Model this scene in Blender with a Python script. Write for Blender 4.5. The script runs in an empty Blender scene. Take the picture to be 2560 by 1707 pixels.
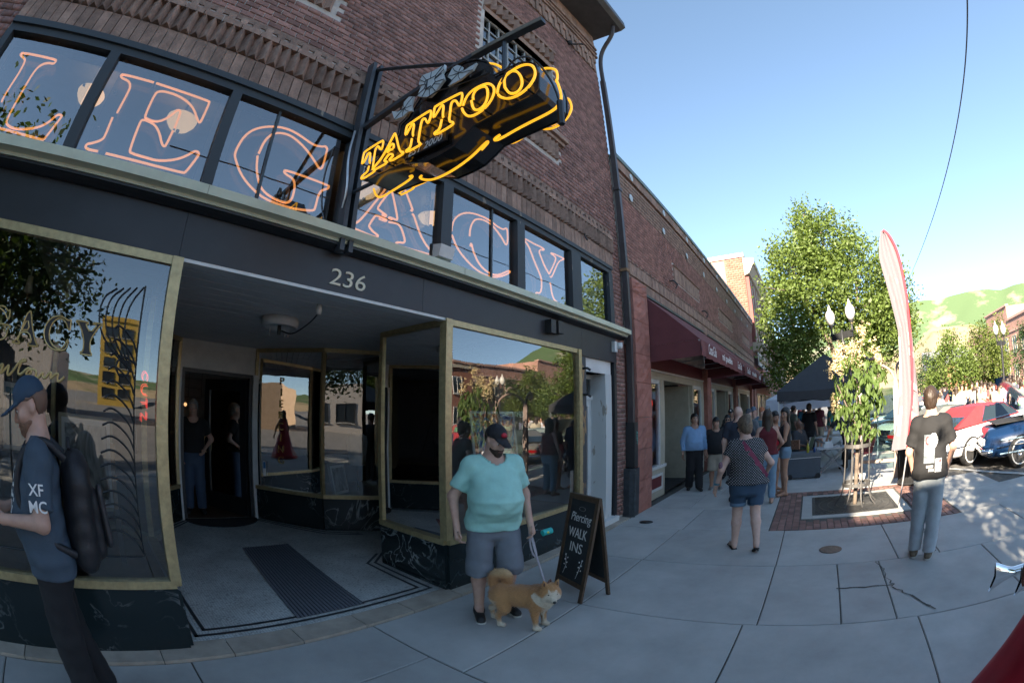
import bpy, math, random
import numpy as np
from mathutils import Vector, Matrix
random.seed(7); RNG = np.random.default_rng(7)
SC = bpy.context.scene
COL = SC.collection
# ------------------------------------------------------------------ camera (15 mm full-frame fisheye, hand held)
CAM_H = 1.75
YAW, PITCH, ROLL = 0.91472, 0.16628, -0.00289
def _camera():
    cd = bpy.data.cameras.new('camera'); co = bpy.data.objects.new('camera', cd); COL.objects.link(co)
    f = Vector((math.sin(YAW)*math.cos(PITCH), math.cos(YAW)*math.cos(PITCH), math.sin(PITCH)))
    r = Vector((math.cos(YAW), -math.sin(YAW), 0)); u = r.cross(f)
    r2 = r*math.cos(ROLL)+u*math.sin(ROLL); u2 = -r*math.sin(ROLL)+u*math.cos(ROLL)
    m = Matrix((r2, u2, -f)).transposed().to_4x4(); m.translation = (0, 0, CAM_H)
    co.matrix_world = m
    cd.type = 'PANO'
    cy = cd if hasattr(cd, 'panorama_type') else cd.cycles
    cy.panorama_type = 'FISHEYE_EQUISOLID'
    cy.fisheye_lens = 36.0/2560*1134.81; cy.fisheye_fov = math.pi
    cd.sensor_fit = 'HORIZONTAL'; cd.sensor_width = 36.0; cd.sensor_height = 24.0
    cd.clip_start = 0.05; cd.clip_end = 12000
    SC.camera = co
_camera()
# ------------------------------------------------------------------ sky, sun, exposure
SUN_EL, SUN_A = math.radians(23), math.radians(12)      # sun low behind the left of the street, just behind the facade line
w = bpy.data.worlds.new('World'); SC.world = w; w.use_nodes = True
nt = w.node_tree; bg = nt.nodes['Background']
sky = nt.nodes.new('ShaderNodeTexSky'); sky.sky_type = 'NISHITA'; sky.sun_disc = False
sky.sun_elevation = SUN_EL; sky.sun_rotation = math.radians(282); sky.air_density = 0.55; sky.dust_density = 0.0; sky.ozone_density = 1.0; sky.altitude = 1400
gm = nt.nodes.new('ShaderNodeGamma'); gm.inputs[1].default_value = 0.75; nt.links.new(sky.outputs[0], gm.inputs[0])
tn = nt.nodes.new('ShaderNodeVectorMath'); tn.operation = 'MULTIPLY'; tn.inputs[1].default_value = (0.95, 1.03, 1.0); nt.links.new(gm.outputs[0], tn.inputs[0]); nt.links.new(tn.outputs[0], bg.inputs[0]); bg.inputs[1].default_value = 0.115
sl = bpy.data.lights.new('sun', 'SUN'); sl.energy = 4.5; sl.angle = math.radians(0.53); sl.color = (1.0, 0.86, 0.68)
so = bpy.data.objects.new('sun', sl); COL.objects.link(so)
sdir = Vector((-math.cos(SUN_EL)*math.cos(SUN_A), math.cos(SUN_EL)*math.sin(SUN_A), math.sin(SUN_EL)))
so.rotation_euler = sdir.to_track_quat('Z', 'Y').to_euler(); so.location = (-30, 8, 30)
vs = SC.view_settings; vs.view_transform = 'Standard'; vs.look = 'None'; vs.gamma = 1.0; vs.exposure = 2.55
try: vs.use_curve_mapping = False
except Exception: pass
SC.cycles.use_denoising = True
SC.cycles.max_bounces = 8; SC.cycles.transparent_max_bounces = 16; SC.cycles.glossy_bounces = 4; SC.cycles.diffuse_bounces = 4
SC.cycles.caustics_reflective = False; SC.cycles.caustics_refractive = False
SC.cycles.use_adaptive_sampling = True; SC.cycles.adaptive_threshold = 0.02
# ------------------------------------------------------------------ helpers
MATS = {}
def mat(name, col, rough=0.6, metal=0.0, var=0.12, vs=6.0, bump=0.0, bs=80.0, spec=0.5, emit=None, es=1.0, isl=0.0, coat=0.0, sss=0.0, det=4.0):
    """principled material; var/vs = slow colour variation, bump/bs = fine relief, isl = colour step from piece to piece"""
    if name in MATS: return MATS[name]
    m = bpy.data.materials.new(name); m.use_nodes = True; MATS[name] = m
    t = m.node_tree; b = t.nodes['Principled BSDF']; N = t.nodes.new; L = t.links.new
    b.inputs['Base Color'].default_value = (*col, 1); b.inputs['Roughness'].default_value = rough; b.inputs['Metallic'].default_value = metal
    b.inputs['Specular IOR Level'].default_value = spec
    if coat: b.inputs['Coat Weight'].default_value = coat; b.inputs['Coat Roughness'].default_value = 0.05
    if sss: b.inputs['Subsurface Weight'].default_value = sss; b.inputs['Subsurface Radius'].default_value = (0.02, 0.008, 0.004)
    if emit: b.inputs['Emission Color'].default_value = (*emit, 1); b.inputs['Emission Strength'].default_value = es
    geo = None
    if var or bump or isl: geo = N('ShaderNodeNewGeometry')
    out = None
    if var:
        n = N('ShaderNodeTexNoise'); n.inputs['Scale'].default_value = vs; n.inputs['Detail'].default_value = det; n.inputs['Roughness'].default_value = 0.65
        L(geo.outputs['Position'], n.inputs['Vector'])
        mr = N('ShaderNodeMapRange'); mr.inputs[1].default_value = 0.3; mr.inputs[2].default_value = 0.7; mr.inputs[3].default_value = 1-var; mr.inputs[4].default_value = 1+var
        L(n.outputs['Fac'], mr.inputs[0]); out = mr.outputs[0]
    if isl:
        oi = N('ShaderNodeObjectInfo'); ad = N('ShaderNodeMath'); ad.operation = 'ADD'; L(oi.outputs['Random'], ad.inputs[0]); L(geo.outputs['Random Per Island'], ad.inputs[1])
        fr = N('ShaderNodeMath'); fr.operation = 'FRACT'; L(ad.outputs[0], fr.inputs[0])
        mr2 = N('ShaderNodeMapRange'); mr2.inputs[3].default_value = 1-isl; mr2.inputs[4].default_value = 1+isl; L(fr.outputs[0], mr2.inputs[0])
        if out: mu = N('ShaderNodeMath'); mu.operation = 'MULTIPLY'; L(out, mu.inputs[0]); L(mr2.outputs[0], mu.inputs[1]); out = mu.outputs[0]
        else: out = mr2.outputs[0]
    if out:
        vm = N('ShaderNodeVectorMath'); vm.operation = 'SCALE'; vm.inputs[0].default_value = col; L(out, vm.inputs['Scale']); L(vm.outputs[0], b.inputs['Base Color'])
    if bump:
        n2 = N('ShaderNodeTexNoise'); n2.inputs['Scale'].default_value = bs; n2.inputs['Detail'].default_value = 5; L(geo.outputs['Position'], n2.inputs['Vector'])
        bp = N('ShaderNodeBump'); bp.inputs['Strength'].default_value = min(1, bump); bp.inputs['Distance'].default_value = 0.01; L(n2.outputs['Fac'], bp.inputs['Height']); L(bp.outputs[0], b.inputs['Normal'])
    return m
def glass_mat(name, tint=(0.9, 0.94, 0.93), ior=1.7, rough=0.0):
    m = bpy.data.materials.new(name); m.use_nodes = True; t = m.node_tree; t.nodes.clear(); N = t.nodes.new
    o = N('ShaderNodeOutputMaterial'); mx = N('ShaderNodeMixShader'); tr = N('ShaderNodeBsdfTransparent'); gl = N('ShaderNodeBsdfGlossy'); fr = N('ShaderNodeFresnel')
    tr.inputs[0].default_value = (*tint, 1); gl.inputs[0].default_value = (1, 1, 1, 1); gl.inputs[1].default_value = rough; fr.inputs[0].default_value = ior
    ge = N('ShaderNodeNewGeometry'); nz = N('ShaderNodeTexNoise'); nz.inputs['Scale'].default_value = 1.3; bp = N('ShaderNodeBump'); bp.inputs['Strength'].default_value = 0.03; bp.inputs['Distance'].default_value = 0.05
    t.links.new(ge.outputs['Position'], nz.inputs['Vector']); t.links.new(nz.outputs['Fac'], bp.inputs['Height']); t.links.new(bp.outputs[0], gl.inputs['Normal'])
    t.links.new(fr.outputs[0], mx.inputs[0]); t.links.new(tr.outputs[0], mx.inputs[1]); t.links.new(gl.outputs[0], mx.inputs[2]); t.links.new(mx.outputs[0], o.inputs[0])
    MATS[name] = m
    return m
def link(o, parent=None):
    COL.objects.link(o)
    if parent is not None: o.parent = parent
    return o
def mesh_obj(name, me, m=None, parent=None, loc=None, rz=None):
    o = bpy.data.objects.new(name, me)
    if m is not None and not me.materials: me.materials.append(m)
    link(o, parent)
    if loc is not None: o.location = loc
    if rz is not None: o.rotation_euler = (0, 0, rz)
    return o
def np_mesh(name, V, F, smooth=False):
    """V (n,3), F (m,k) arrays -> mesh"""
    V = np.asarray(V, np.float32); F = np.asarray(F, np.int32); me = bpy.data.meshes.new(name); k = F.shape[1]
    me.vertices.add(len(V)); me.vertices.foreach_set('co', V.ravel()); me.loops.add(F.size); me.loops.foreach_set('vertex_index', F.ravel())
    me.polygons.add(len(F)); me.polygons.foreach_set('loop_start', np.arange(0, F.size, k, dtype=np.int32))
    if smooth: me.polygons.foreach_set('use_smooth', np.ones(len(F), bool))
    me.update(calc_edges=True); me.validate()
    return me
def tag(o, label, cat, group=None, kind=None):
    if label: o['label'] = label
    if cat: o['category'] = cat
    if group: o['group'] = group
    if kind: o['kind'] = kind
    return o
def empty(name, label=None, cat=None, loc=(0, 0, 0), rz=0.0, group=None):
    o = bpy.data.objects.new(name, None); COL.objects.link(o); o.location = loc; o.rotation_euler = (0, 0, rz); o.empty_display_size = 0.1
    tag(o, label, cat, group); return o
def dup(o, parent=None):
    c = o.copy(); COL.objects.link(c); c.parent = parent
    for ch in list(o.children): dup(ch, c)
    return c
class MB:
    def __init__(s): s.v = []; s.f = []; s.k = []
    def add(s, V, F):
        n = len(s.v); s.k.append((n, len(s.f))); s.v += [tuple(p) for p in V]; s.f += [tuple(i+n for i in f) for f in F]; return s
    def box(s, x0, x1, y0, y1, z0, z1):
        return s.add([(x0,y0,z0),(x1,y0,z0),(x1,y1,z0),(x0,y1,z0),(x0,y0,z1),(x1,y0,z1),(x1,y1,z1),(x0,y1,z1)], [(0,3,2,1),(4,5,6,7),(0,1,5,4),(1,2,6,5),(2,3,7,6),(3,0,4,7)])
    def quad(s, a, b, c, d): return s.add([a, b, c, d], [(0, 1, 2, 3)])
    def prism(s, poly, axis, a, b):
        """extrude a 2-D polygon between a and b along axis 0/1/2; polygon holds the other two coordinates in order"""
        n = len(poly)
        def P(p, t):
            q = list(p); q.insert(axis, t); return tuple(q)
        V = [P(p, a) for p in poly]+[P(p, b) for p in poly]
        return s.add(V, [tuple(range(n))[::-1], tuple(range(n, 2*n))]+[(i, (i+1) % n, n+(i+1) % n, n+i) for i in range(n)])
    def tube(s, pts, r, n=8, cap=True, closed=False):
        """tube along a polyline; r a number or a list"""
        P = [Vector(p) for p in pts]; k = len(P); R = r if isinstance(r, (list, tuple)) else [r]*k; V = []; F = []
        up = Vector((0, 0, 1)); prev = None
        for i in range(k):
            d = (P[(i+1) % k]-P[i-1]) if closed else (P[min(i+1, k-1)]-P[max(i-1, 0)])
            if d.length < 1e-9: d = Vector((0, 0, 1))
            d.normalize()
            a = prev if prev is not None else (up if abs(d.z) < 0.9 else Vector((1, 0, 0)))
            a = a-d*a.dot(d)
            if a.length < 1e-6: a = d.orthogonal()
            a.normalize(); b = d.cross(a); prev = a
            for j in range(n):
                t = 2*math.pi*j/n; V.append(P[i]+(a*math.cos(t)+b*math.sin(t))*R[i])
        for i in range(k if closed else k-1):
            for j in range(n):
                i2 = (i+1) % k; F.append((i*n+j, i*n+(j+1) % n, i2*n+(j+1) % n, i2*n+j))
        if cap and not closed: F.append(tuple(range(n))[::-1]); F.append(tuple((k-1)*n+j for j in range(n)))
        return s.add(V, F)
    def lathe(s, prof, c=(0, 0, 0), n=20, axis='z'):
        V = []; F = []
        for (r, z) in prof:
            for j in range(n):
                t = 2*math.pi*j/n; x, y = r*math.cos(t), r*math.sin(t)
                V.append((c[0]+x, c[1]+y, c[2]+z) if axis == 'z' else ((c[0]+x, c[1]+z, c[2]+y) if axis == 'y' else (c[0]+z, c[1]+x, c[2]+y)))
        for i in range(len(prof)-1):
            for j in range(n): F.append((i*n+j, i*n+(j+1) % n, (i+1)*n+(j+1) % n, (i+1)*n+j))
        F.append(tuple(range(n))[::-1]); F.append(tuple((len(prof)-1)*n+j for j in range(n)))
        return s.add(V, F)
    def ball(s, c, r, n=12, m=8):
        r = r if isinstance(r, (list, tuple)) else (r, r, r); V = []; F = []
        for i in range(m+1):
            p = math.pi*i/m
            for j in range(n):
                t = 2*math.pi*j/n; V.append((c[0]+r[0]*math.sin(p)*math.cos(t), c[1]+r[1]*math.sin(p)*math.sin(t), c[2]+r[2]*math.cos(p)))
        for i in range(m):
            for j in range(n): F.append((i*n+j, (i+1)*n+j, (i+1)*n+(j+1) % n, i*n+(j+1) % n))
        return s.add(V, F)
    def mesh(s, name, smooth=False):
        me = bpy.data.meshes.new(name); me.from_pydata([tuple(p) for p in s.v], [], s.f); me.update()
        if smooth: me.polygons.foreach_set('use_smooth', [True]*len(me.polygons))
        return me
    def each(s, name, m, parent=None, smooth=False):
        """every primitive added becomes an object of its own"""
        k = s.k+[(len(s.v), len(s.f))]
        for (a, b), (c, d) in zip(k[:-1], k[1:]): MB().add(s.v[a:c], [tuple(i-a for i in f) for f in s.f[b:d]]).build(name, m, parent, smooth)
    def build(s, name, m, parent=None, smooth=False, loc=None, rz=None): return mesh_obj(name, s.mesh(name, smooth), m, parent, loc, rz)
def bx(name, m, parent, *a, **k): return MB().box(*a).build(name, m, parent, **k)
def struct(o): o['kind'] = 'structure'; return o
def smooth_path(pts, k=3):
    """corner-rounded resampling of a polyline (Chaikin)"""
    P = [np.array(p, float) for p in pts]
    for _ in range(k):
        Q = [P[0]]
        for a, b in zip(P[:-1], P[1:]): Q += [a*.75+b*.25, a*.25+b*.75]
        Q.append(P[-1]); P = Q
    return [tuple(p) for p in P]
def bricks(parent, rects, U, V, mk, m, n_obj, size, joint, proud, key, group_name='brick', avoid=()):
    """lay running-bond bricks over rectangles (u0,u1,v0,v1); mk(u,v,d) maps wall coordinates to space; nearest n_obj are objects of their own"""
    bl, bh = size; items = []
    for (u0, u1, v0, v1) in rects:
        rows = max(1, round((v1-v0)/(bh+joint))); rh = (v1-v0)/rows
        for r in range(rows):
            v = v0+r*rh; u = u0-((bl+joint)/2 if r % 2 else 0)
            while u < u1-0.01:
                a, b = max(u, u0), min(u+bl, u1); u += bl+joint
                if b-a < 0.03: continue
                if any(a < q[1] and b > q[0] and v < q[3] and v+bh > q[2] for q in avoid): continue
                items.append((a, b, v+joint/2, v+rh-joint/2))
    items.sort(key=lambda q: key((q[0]+q[1])/2, (q[2]+q[3])/2))
    shared = {}
    for (a, b, c, d) in items[:n_obj]:
        L_, H_ = round(b-a, 3), round(d-c, 3)
        if (L_, H_) not in shared:
            o0 = Vector(mk(0, 0, 0)); pts = [Vector(mk(x, y, z))-o0 for z in (-0.004, proud) for x, y in ((0, 0), (L_, 0), (L_, H_), (0, H_))]
            e = 0.004
            top = [Vector(mk(x, y, proud))-o0 for x, y in ((e, e), (L_-e, e), (L_-e, H_-e), (e, H_-e))]; mid = [Vector(mk(x, y, proud-e))-o0 for x, y in ((0, 0), (L_, 0), (L_, H_), (0, H_))]
            q = MB().add(pts[:4]+mid+top, [(i, (i+1) % 4, 4+(i+1) % 4, 4+i) for i in range(4)]+[(4+i, 4+(i+1) % 4, 8+(i+1) % 4, 8+i) for i in range(4)]+[(8, 9, 10, 11)])
            me = q.mesh('brick'); me.materials.append(m); shared[(L_, H_)] = me
        o = bpy.data.objects.new(group_name, shared[(L_, H_)]); link(o, parent); o.location = Vector(mk(a, c, random.uniform(-.002, .002)))
    rest = items[n_obj:]
    if rest:
        Vv = []; Ff = []
        for (a, b, c, d) in rest:
            n = len(Vv); p = proud+random.uniform(-.003, .003)
            Vv += [mk(x, y, z) for z in (-0.004, p) for x, y in ((a, c), (b, c), (b, d), (a, d))]
            Ff += [(n+i, n+(i+1) % 4, n+4+(i+1) % 4, n+4+i) for i in range(4)]+[(n+4, n+5, n+6, n+7)]
        o = mesh_obj('brickwork', np_mesh('brickwork', Vv, Ff), m, parent); o['kind'] = 'stuff'
_TXT = {}
def text_obj(name, s, m, parent, origin, right, up, height, depth=0.006, shear=0.0, align='CENTER', width=None, bold=0.0):
    """lettering from the built-in font, as a mesh laid in the plane right/up"""
    cu = bpy.data.curves.new('lettering', 'FONT'); cu.body = s; cu.align_x = align; cu.extrude = depth/2; cu.shear = shear; cu.offset = bold; cu.resolution_u = 3
    to = bpy.data.objects.new('lettering', cu); COL.objects.link(to)
    dg = bpy.context.evaluated_depsgraph_get(); dg.update(); me = bpy.data.meshes.new_from_object(to.evaluated_get(dg)); bpy.data.objects.remove(to)
    n = len(me.vertices); co = np.zeros(n*3, np.float32); me.vertices.foreach_get('co', co); co = co.reshape(-1, 3)
    if n:
        s0 = height/0.7; co[:, :2] *= s0; co[:, 2] += depth/2
        if width:
            wd = co[:, 0].max()-co[:, 0].min(); co[:, 0] *= width/max(wd, 1e-4)
    R_, U_ = Vector(right).normalized(), Vector(up).normalized(); N_ = R_.cross(U_)
    M_ = np.array([R_, U_, N_]); co = co@M_+np.array(origin); me.vertices.foreach_set('co', co.astype(np.float32).ravel()); me.update()
    me.materials.clear(); me.materials.append(m)
    return mesh_obj(name, me, m, parent)
# ------------------------------------------------------------------ materials of the place
M_brick = mat('brick_dark_red', (0.26, 0.135, 0.108), 0.85, var=0.3, vs=9, bump=0.7, bs=70, isl=0.3)
M_brick2 = mat('brick_red_brown', (0.27, 0.13, 0.10), 0.85, var=0.25, vs=7, bump=0.7, bs=70, isl=0.28)
M_soldier = mat('brick_brown', (0.28, 0.18, 0.135), 0.9, var=0.3, vs=12, bump=0.9, bs=55, isl=0.25)
M_mortar = mat('mortar', (0.50, 0.44, 0.39), 0.95, var=0.2, vs=5, bump=0.5, bs=90)
M_black = mat('black_paint', (0.016, 0.018, 0.021), 0.45, var=0.25, vs=3, bump=0.12, bs=30)
M_frame = mat('charcoal_frame_paint', (0.04, 0.05, 0.055), 0.5, var=0.5, vs=14, bump=0.4, bs=40)
M_cream = mat('cream_metal', (0.56, 0.57, 0.42), 0.45, var=0.12, vs=3, bump=0.05)
M_gold = mat('brass_trim', (0.42, 0.34, 0.18), 0.4, metal=0.45, var=0.2, vs=20, bump=0.1, bs=40)
M_white = mat('white_paint', (0.62, 0.62, 0.60), 0.5, var=0.12, vs=4, bump=0.12, bs=30)
M_ceil = mat('grey_board_paint', (0.58, 0.59, 0.59), 0.5, var=0.08, vs=3, bump=0.1, bs=20)
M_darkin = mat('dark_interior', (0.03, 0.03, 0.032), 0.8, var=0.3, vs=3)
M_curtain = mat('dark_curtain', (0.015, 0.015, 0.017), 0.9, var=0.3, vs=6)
M_wood = mat('display_wood', (0.25, 0.15, 0.075), 0.4, var=0.3, vs=4, bump=0.1, bs=30)
M_conc = mat('concrete', (0.385, 0.385, 0.365), 0.85, var=0.16, vs=1.6, bump=0.35, bs=140, isl=0.07, det=8)
M_joint = mat('joint_dirt', (0.09, 0.085, 0.075), 0.95, var=0.3, vs=8)
M_step = mat('sandstone', (0.36, 0.31, 0.25), 0.85, var=0.2, vs=4, bump=0.4, bs=70, isl=0.1)
M_asph = mat('asphalt', (0.15, 0.145, 0.14), 0.9, var=0.25, vs=1.2, bump=0.7, bs=150)
M_redstone = mat('red_sandstone', (0.33, 0.135, 0.10), 0.9, var=0.25, vs=3.5, bump=0.9, bs=14, isl=0.12)
M_awn = mat('maroon_canvas', (0.15, 0.042, 0.044), 0.85, var=0.12, vs=4, bump=0.2, bs=120)
M_steel = mat('galvanised_steel', (0.45, 0.46, 0.47), 0.4, metal=0.8, var=0.15, vs=9)
M_chrome = mat('chrome', (0.8, 0.8, 0.8), 0.06, metal=1.0, var=0)
M_iron = mat('black_iron', (0.02, 0.021, 0.022), 0.5, var=0.2)
M_rub = mat('rubber', (0.02, 0.02, 0.021), 0.8, var=0.2)
M_lamp = mat('lamp_bowl_glow', (0.9, 0.75, 0.55), 0.4, var=0, emit=(1.0, 0.52, 0.22), es=0.22)
M_neon_o = mat('neon_orange', (1, 0.5, 0.25), 0.3, var=0, emit=(1.0, 0.34, 0.085), es=0.21)
M_neon_y = mat('neon_amber', (1, 0.6, 0.1), 0.3, var=0, emit=(1.0, 0.45, 0.015), es=0.2)
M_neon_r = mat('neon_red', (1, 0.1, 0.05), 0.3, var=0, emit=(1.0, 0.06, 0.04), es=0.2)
M_neon_b = mat('neon_blue', (0.1, 0.2, 1), 0.3, var=0, emit=(0.06, 0.16, 1.0), es=0.3)
M_neon_yl = mat('neon_yellow', (1, 0.8, 0.1), 0.3, var=0, emit=(1.0, 0.65, 0.05), es=0.3)
M_print = mat('white_print', (0.72, 0.72, 0.70), 0.6, var=0.05)
M_chalk = mat('chalk', (0.6, 0.6, 0.58), 0.95, var=0.25, vs=60)
M_gilt = mat('gilt_letter', (0.55, 0.40, 0.16), 0.4, metal=0.4, var=0.1)
M_ivory = mat('ivory_paint', (0.68, 0.62, 0.47), 0.6, var=0.1)
M_shopglass = glass_mat('shop_glass', (0.88, 0.92, 0.91), 2.25)
M_upglass = glass_mat('transom_glass', (0.72, 0.80, 0.84), 3.0)
def marble_mat():
    m = bpy.data.materials.new('verde_marble'); m.use_nodes = True; t = m.node_tree; b = t.nodes['Principled BSDF']; N = t.nodes.new; L = t.links.new
    g = N('ShaderNodeNewGeometry'); n = N('ShaderNodeTexNoise'); n.inputs['Scale'].default_value = 2.2; n.inputs['Detail'].default_value = 9; n.inputs['Distortion'].default_value = 1.6; L(g.outputs['Position'], n.inputs['Vector'])
    n3 = N('ShaderNodeTexNoise'); n3.inputs['Scale'].default_value = 1.4; L(g.outputs['Position'], n3.inputs['Vector'])
    s = N('ShaderNodeMath'); s.operation = 'SUBTRACT'; s.inputs[1].default_value = 0.5; L(n.outputs['Fac'], s.inputs[0]); a = N('ShaderNodeMath'); a.operation = 'ABSOLUTE'; L(s.outputs[0], a.inputs[0])
    r = N('ShaderNodeValToRGB'); r.color_ramp.elements[0].position = 0.0; r.color_ramp.elements[0].color = (1, 1, 1, 1); r.color_ramp.elements[1].position = 0.016; r.color_ramp.elements[1].color = (0, 0, 0, 1); L(a.outputs[0], r.inputs[0])
    mk = N('ShaderNodeMapRange'); mk.inputs[1].default_value = 0.42; mk.inputs[2].default_value = 0.68; L(n3.outputs['Fac'], mk.inputs[0])
    mu = N('ShaderNodeMath'); mu.operation = 'MULTIPLY'; L(r.outputs[0], mu.inputs[0]); L(mk.outputs[0], mu.inputs[1])
    mx = N('ShaderNodeMix'); mx.data_type = 'RGBA'; mx.inputs[6].default_value = (0.012, 0.020, 0.022, 1); mx.inputs[7].default_value = (0.33, 0.36, 0.36, 1); L(mu.outputs[0], mx.inputs[0]); L(mx.outputs[2], b.inputs['Base Color'])
    b.inputs['Roughness'].default_value = 0.16; return m
M_marble = marble_mat()
def tile_mat():
    m = bpy.data.materials.new('hex_tile_floor'); m.use_nodes = True; t = m.node_tree; b = t.nodes['Principled BSDF']; N = t.nodes.new; L = t.links.new
    g = N('ShaderNodeNewGeometry'); v = N('ShaderNodeTexVoronoi'); v.feature = 'DISTANCE_TO_EDGE'; v.inputs['Scale'].default_value = 38; v.inputs['Randomness'].default_value = 0.12; L(g.outputs['Position'], v.inputs['Vector'])
    r = N('ShaderNodeMapRange'); r.inputs[1].default_value = 0.03; r.inputs[2].default_value = 0.1; L(v.outputs['Distance'], r.inputs[0])
    n = N('ShaderNodeTexNoise'); n.inputs['Scale'].default_value = 2.5; n.inputs['Detail'].default_value = 8; L(g.outputs['Position'], n.inputs['Vector'])
    mx = N('ShaderNodeMix'); mx.data_type = 'RGBA'; mx.inputs[6].default_value = (0.28, 0.28, 0.26, 1); mx.inputs[7].default_value = (0.60, 0.61, 0.58, 1); L(r.outputs[0], mx.inputs[0])
    mr = N('ShaderNodeMapRange'); mr.inputs[1].default_value = 0.35; mr.inputs[2].default_value = 0.75; mr.inputs[3].default_value = 1.1; mr.inputs[4].default_value = 0.72; L(n.outputs['Fac'], mr.inputs[0])
    vm = N('ShaderNodeVectorMath'); vm.operation = 'SCALE'; L(mx.outputs[2], vm.inputs[0]); L(mr.outputs[0], vm.inputs['Scale']); L(vm.outputs[0], b.inputs['Base Color']); b.inputs['Roughness'].default_value = 0.45
    return m
M_tile = tile_mat()
def peel_mat(name, a, bcol, thr=0.56):
    """old paint flaking off wood"""
    m = bpy.data.materials.new(name); m.use_nodes = True; t = m.node_tree; b = t.nodes['Principled BSDF']; N = t.nodes.new; L = t.links.new
    g = N('ShaderNodeNewGeometry'); mp = N('ShaderNodeMapping'); mp.inputs['Scale'].default_value = (9, 9, 3); L(g.outputs['Position'], mp.inputs[0]); n = N('ShaderNodeTexNoise'); n.inputs['Scale'].default_value = 1; n.inputs['Detail'].default_value = 8; L(mp.outputs[0], n.inputs['Vector'])
    r = N('ShaderNodeMapRange'); r.inputs[1].default_value = thr; r.inputs[2].default_value = thr+0.02; L(n.outputs['Fac'], r.inputs[0])
    mx = N('ShaderNodeMix'); mx.data_type = 'RGBA'; mx.inputs[6].default_value = (*a, 1); mx.inputs[7].default_value = (*bcol, 1); L(r.outputs[0], mx.inputs[0]); L(mx.outputs[2], b.inputs['Base Color']); b.inputs['Roughness'].default_value = 0.6
    bp = N('ShaderNodeBump'); bp.inputs['Strength'].default_value = 0.6; bp.inputs['Distance'].default_value = 0.004; bp.invert = True; L(r.outputs[0], bp.inputs['Height']); L(bp.outputs[0], b.inputs['Normal'])
    return m
M_peel = peel_mat('peeling_post', (0.05, 0.055, 0.06), (0.34, 0.21, 0.10))
M_peelw = peel_mat('flaking_white_wood', (0.55, 0.56, 0.54), (0.33, 0.30, 0.25), 0.66)
M_peelf = peel_mat('flaking_dark_frame', (0.035, 0.042, 0.047), (0.20, 0.17, 0.13), 0.66)
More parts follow.
